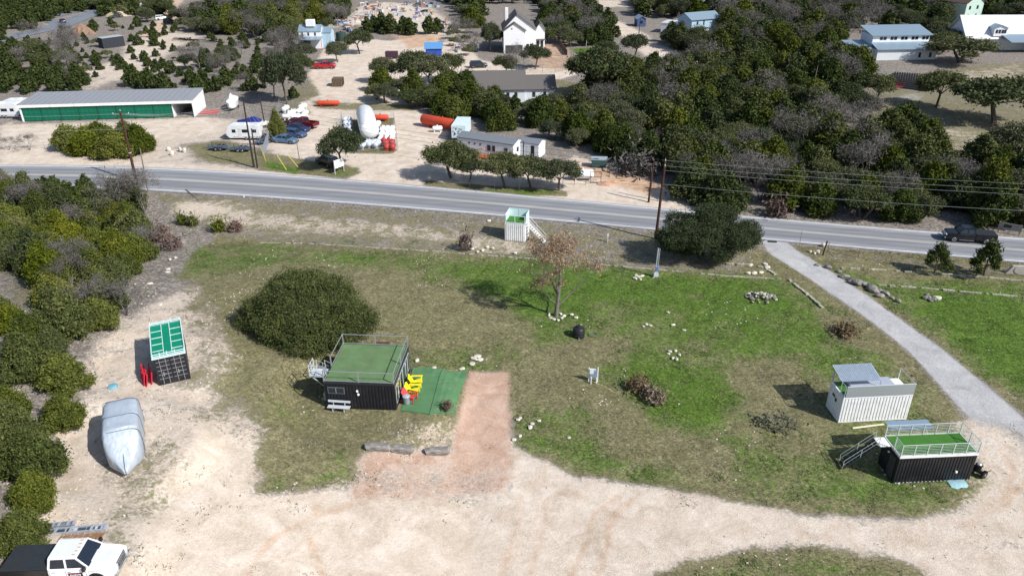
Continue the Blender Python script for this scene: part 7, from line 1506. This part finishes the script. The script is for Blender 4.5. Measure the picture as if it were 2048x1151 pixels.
for i, (u1, v1, u2, v2, lab) in enumerate(((532, 323, 524, 308, 'left'), (573, 340, 552, 316, 'middle'), (596, 334, 577, 314, 'right'))):
    q = P(u1, v1); t = T('guy_wire', '%s yellow guarded guy wire slanting up from the green patch by the road' % lab, 'guy wire', q); tgt = (TOP['B'] - q) * .8; e = tgt.normalized(); b = MB(); b.tube((0, 0, 0), e * 2.8, .05, n=6); b.build('guard', YG, t); b = MB(); b.tube(e * 2.8, tgt * 1.2, .012, n=4); b.build('wire', INS, t)
p = P(1597, 500); t = T('marker_post', 'very thin delineator rod at the right edge of the driveway mouth', 'post', p); MB().tube((0, 0, 0), (0, 0, 2.6), .03, n=5).build('rod', WD3, t)
p = P(491, 409); t = T('marker_post', 'thin white topped marker post on the verge below the road', 'post', p); MB().tube((0, 0, 0), (0, 0, 1.1), .04, n=6).build('rod', WD3, t); MB().box(-.06, .06, -.05, .05, 1.11, 1.4).build('cap', STUCCO, t)
o, a, L = F2(372, 380, 398, 402); 
t = T('fallen_branch', 'bleached fallen branch on the verge near the road edge', 'branch', o, a); b = MB(); b.tube((0, 0, .15), (L, 0, .1), .07, .03, 6); b.tube((L * .4, 0, .14), (L * .7, .6, .3), .04, .02, 5); b.build('wood', PALEBARK, t)
# white yard clutter before the hedge
for i, (u, v) in enumerate(((338, 302), (344, 310), (361, 303), (370, 305))): rock('pale limestone lump on the dirt strip right of the juniper hedge', u, v, .9, .7, 1.1, i, RK[i], 'limestone lumps right of the juniper hedge')
# ------------------------------------------------------------------ grass and weeds (ground cover)
def tufts(name, lab, n, xr, yr, dens, size, m, seed, hk=.6):
    rg = np.random.default_rng(seed); x = rg.uniform(*xr, n); y = rg.uniform(*yr, n); c = classes(x, y); nz_ = np.array([noise.noise((a_ * .35, b_ * .35, seed)) + .6 * noise.noise((a_ * 1.3, b_ * 1.3, seed + 5)) for a_, b_ in zip(x, y)])
    k = dens(c, nz_, rg.random(n), x) & (np.abs(y - .5 * (road_y(x, 0) + road_y(x, 1))) > .5 * (road_y(x, 1) - road_y(x, 0)) + .5)
    x, y = x[k], y[k]; z = G(x, y) + relief(x, y) * .5; N = len(x); V = []
    for j in range(3):
        a_ = rg.uniform(0, 6.28, N); s = size * rg.uniform(.6, 1.5, N); ox, oy = rg.normal(size=N) * size * .5, rg.normal(size=N) * size * .5; lx, ly = rg.normal(size=N) * .9 * s, rg.normal(size=N) * .9 * s
        bx, by = np.cos(a_) * s * .32, np.sin(a_) * s * .32
        V.append(np.stack([np.stack([x + ox - bx, y + oy - by, z - .02], 1), np.stack([x + ox + bx, y + oy + by, z - .02], 1), np.stack([x + ox + lx, y + oy + ly, z + s * hk * .7], 1)], 1))
    V = np.concatenate(V).reshape(-1, 3); o = ob(name, mesh_np(name, V, np.arange(len(V)).reshape(-1, 3), m)); tag(o, lab, 'ground cover', kind='stuff'); print(name, N)
GL = leaf_mat('meadow grass', (.045, .085, .015), (.085, .135, .03), (.15, .19, .06), .8, .15); DL = leaf_mat('dry meadow grass', (.1, .095, .05), (.19, .17, .105), (.33, .28, .19), .85, .1); WL_ = leaf_mat('olive weeds', (.06, .065, .035), (.12, .12, .065), (.2, .18, .11), .85, .1)
tufts('green_grass', 'short green grass growing in patches over the meadow', 200000, (-60, 75), (24, 104), lambda c, q, r, x: (c[GRN] + q * 1.1 > .42 + r * .25) & (c[GRN] > .12) & (c[CAL] + c[GRV] + c[PNK] < .4), .13, GL, 1)
tufts('dry_grass', 'dry tan grass and weeds over the meadow', 220000, (-60, 75), (24, 104), lambda c, q, r, x: (c[DRY] > .5) & (c[CAL] + c[GRV] + c[PNK] < .45) & (q * .9 - c[GRN] * .5 + .1 > r * .6 - .1), .13, DL, 2)
tufts('weeds', 'sparse olive weeds speckling the bare dirt', 260000, (-60, 75), (20, 104), lambda c, q, r, x: (((c[CAL] > .3) & (c[CAL] < .97)) | ((c[CAL] <= .3) & (c[DRY] + c[PNK] + c[GRV] < .5))) & (q + .25 * (x < -8) > .3 + r * .5), .1, WL_, 3)
# small loose stones
rg = np.random.default_rng(9); b = MB(); n_ = 0
for i in range(6500):
    x, y = rg.uniform(-48, 60), rg.uniform(26, 100); c = None; b.cbox(x, y, gz(x, y) + .02, *rg.uniform(.04, .16, 2), .06, rg.uniform(0, 3)) if abs(y - float(.5 * (road_y(x, 0) + road_y(x, 1)))) > 8 and noise.noise((x * .15, y * .15, 4)) + .3 * rg.random() > (.05 if x < -24 and y < 75 else (.36 if y > 84 else .55)) else None
tag(b.build('loose_stones', ROCK, fix=False), 'small loose limestone pieces strewn over the ground', 'stones', kind='stuff')
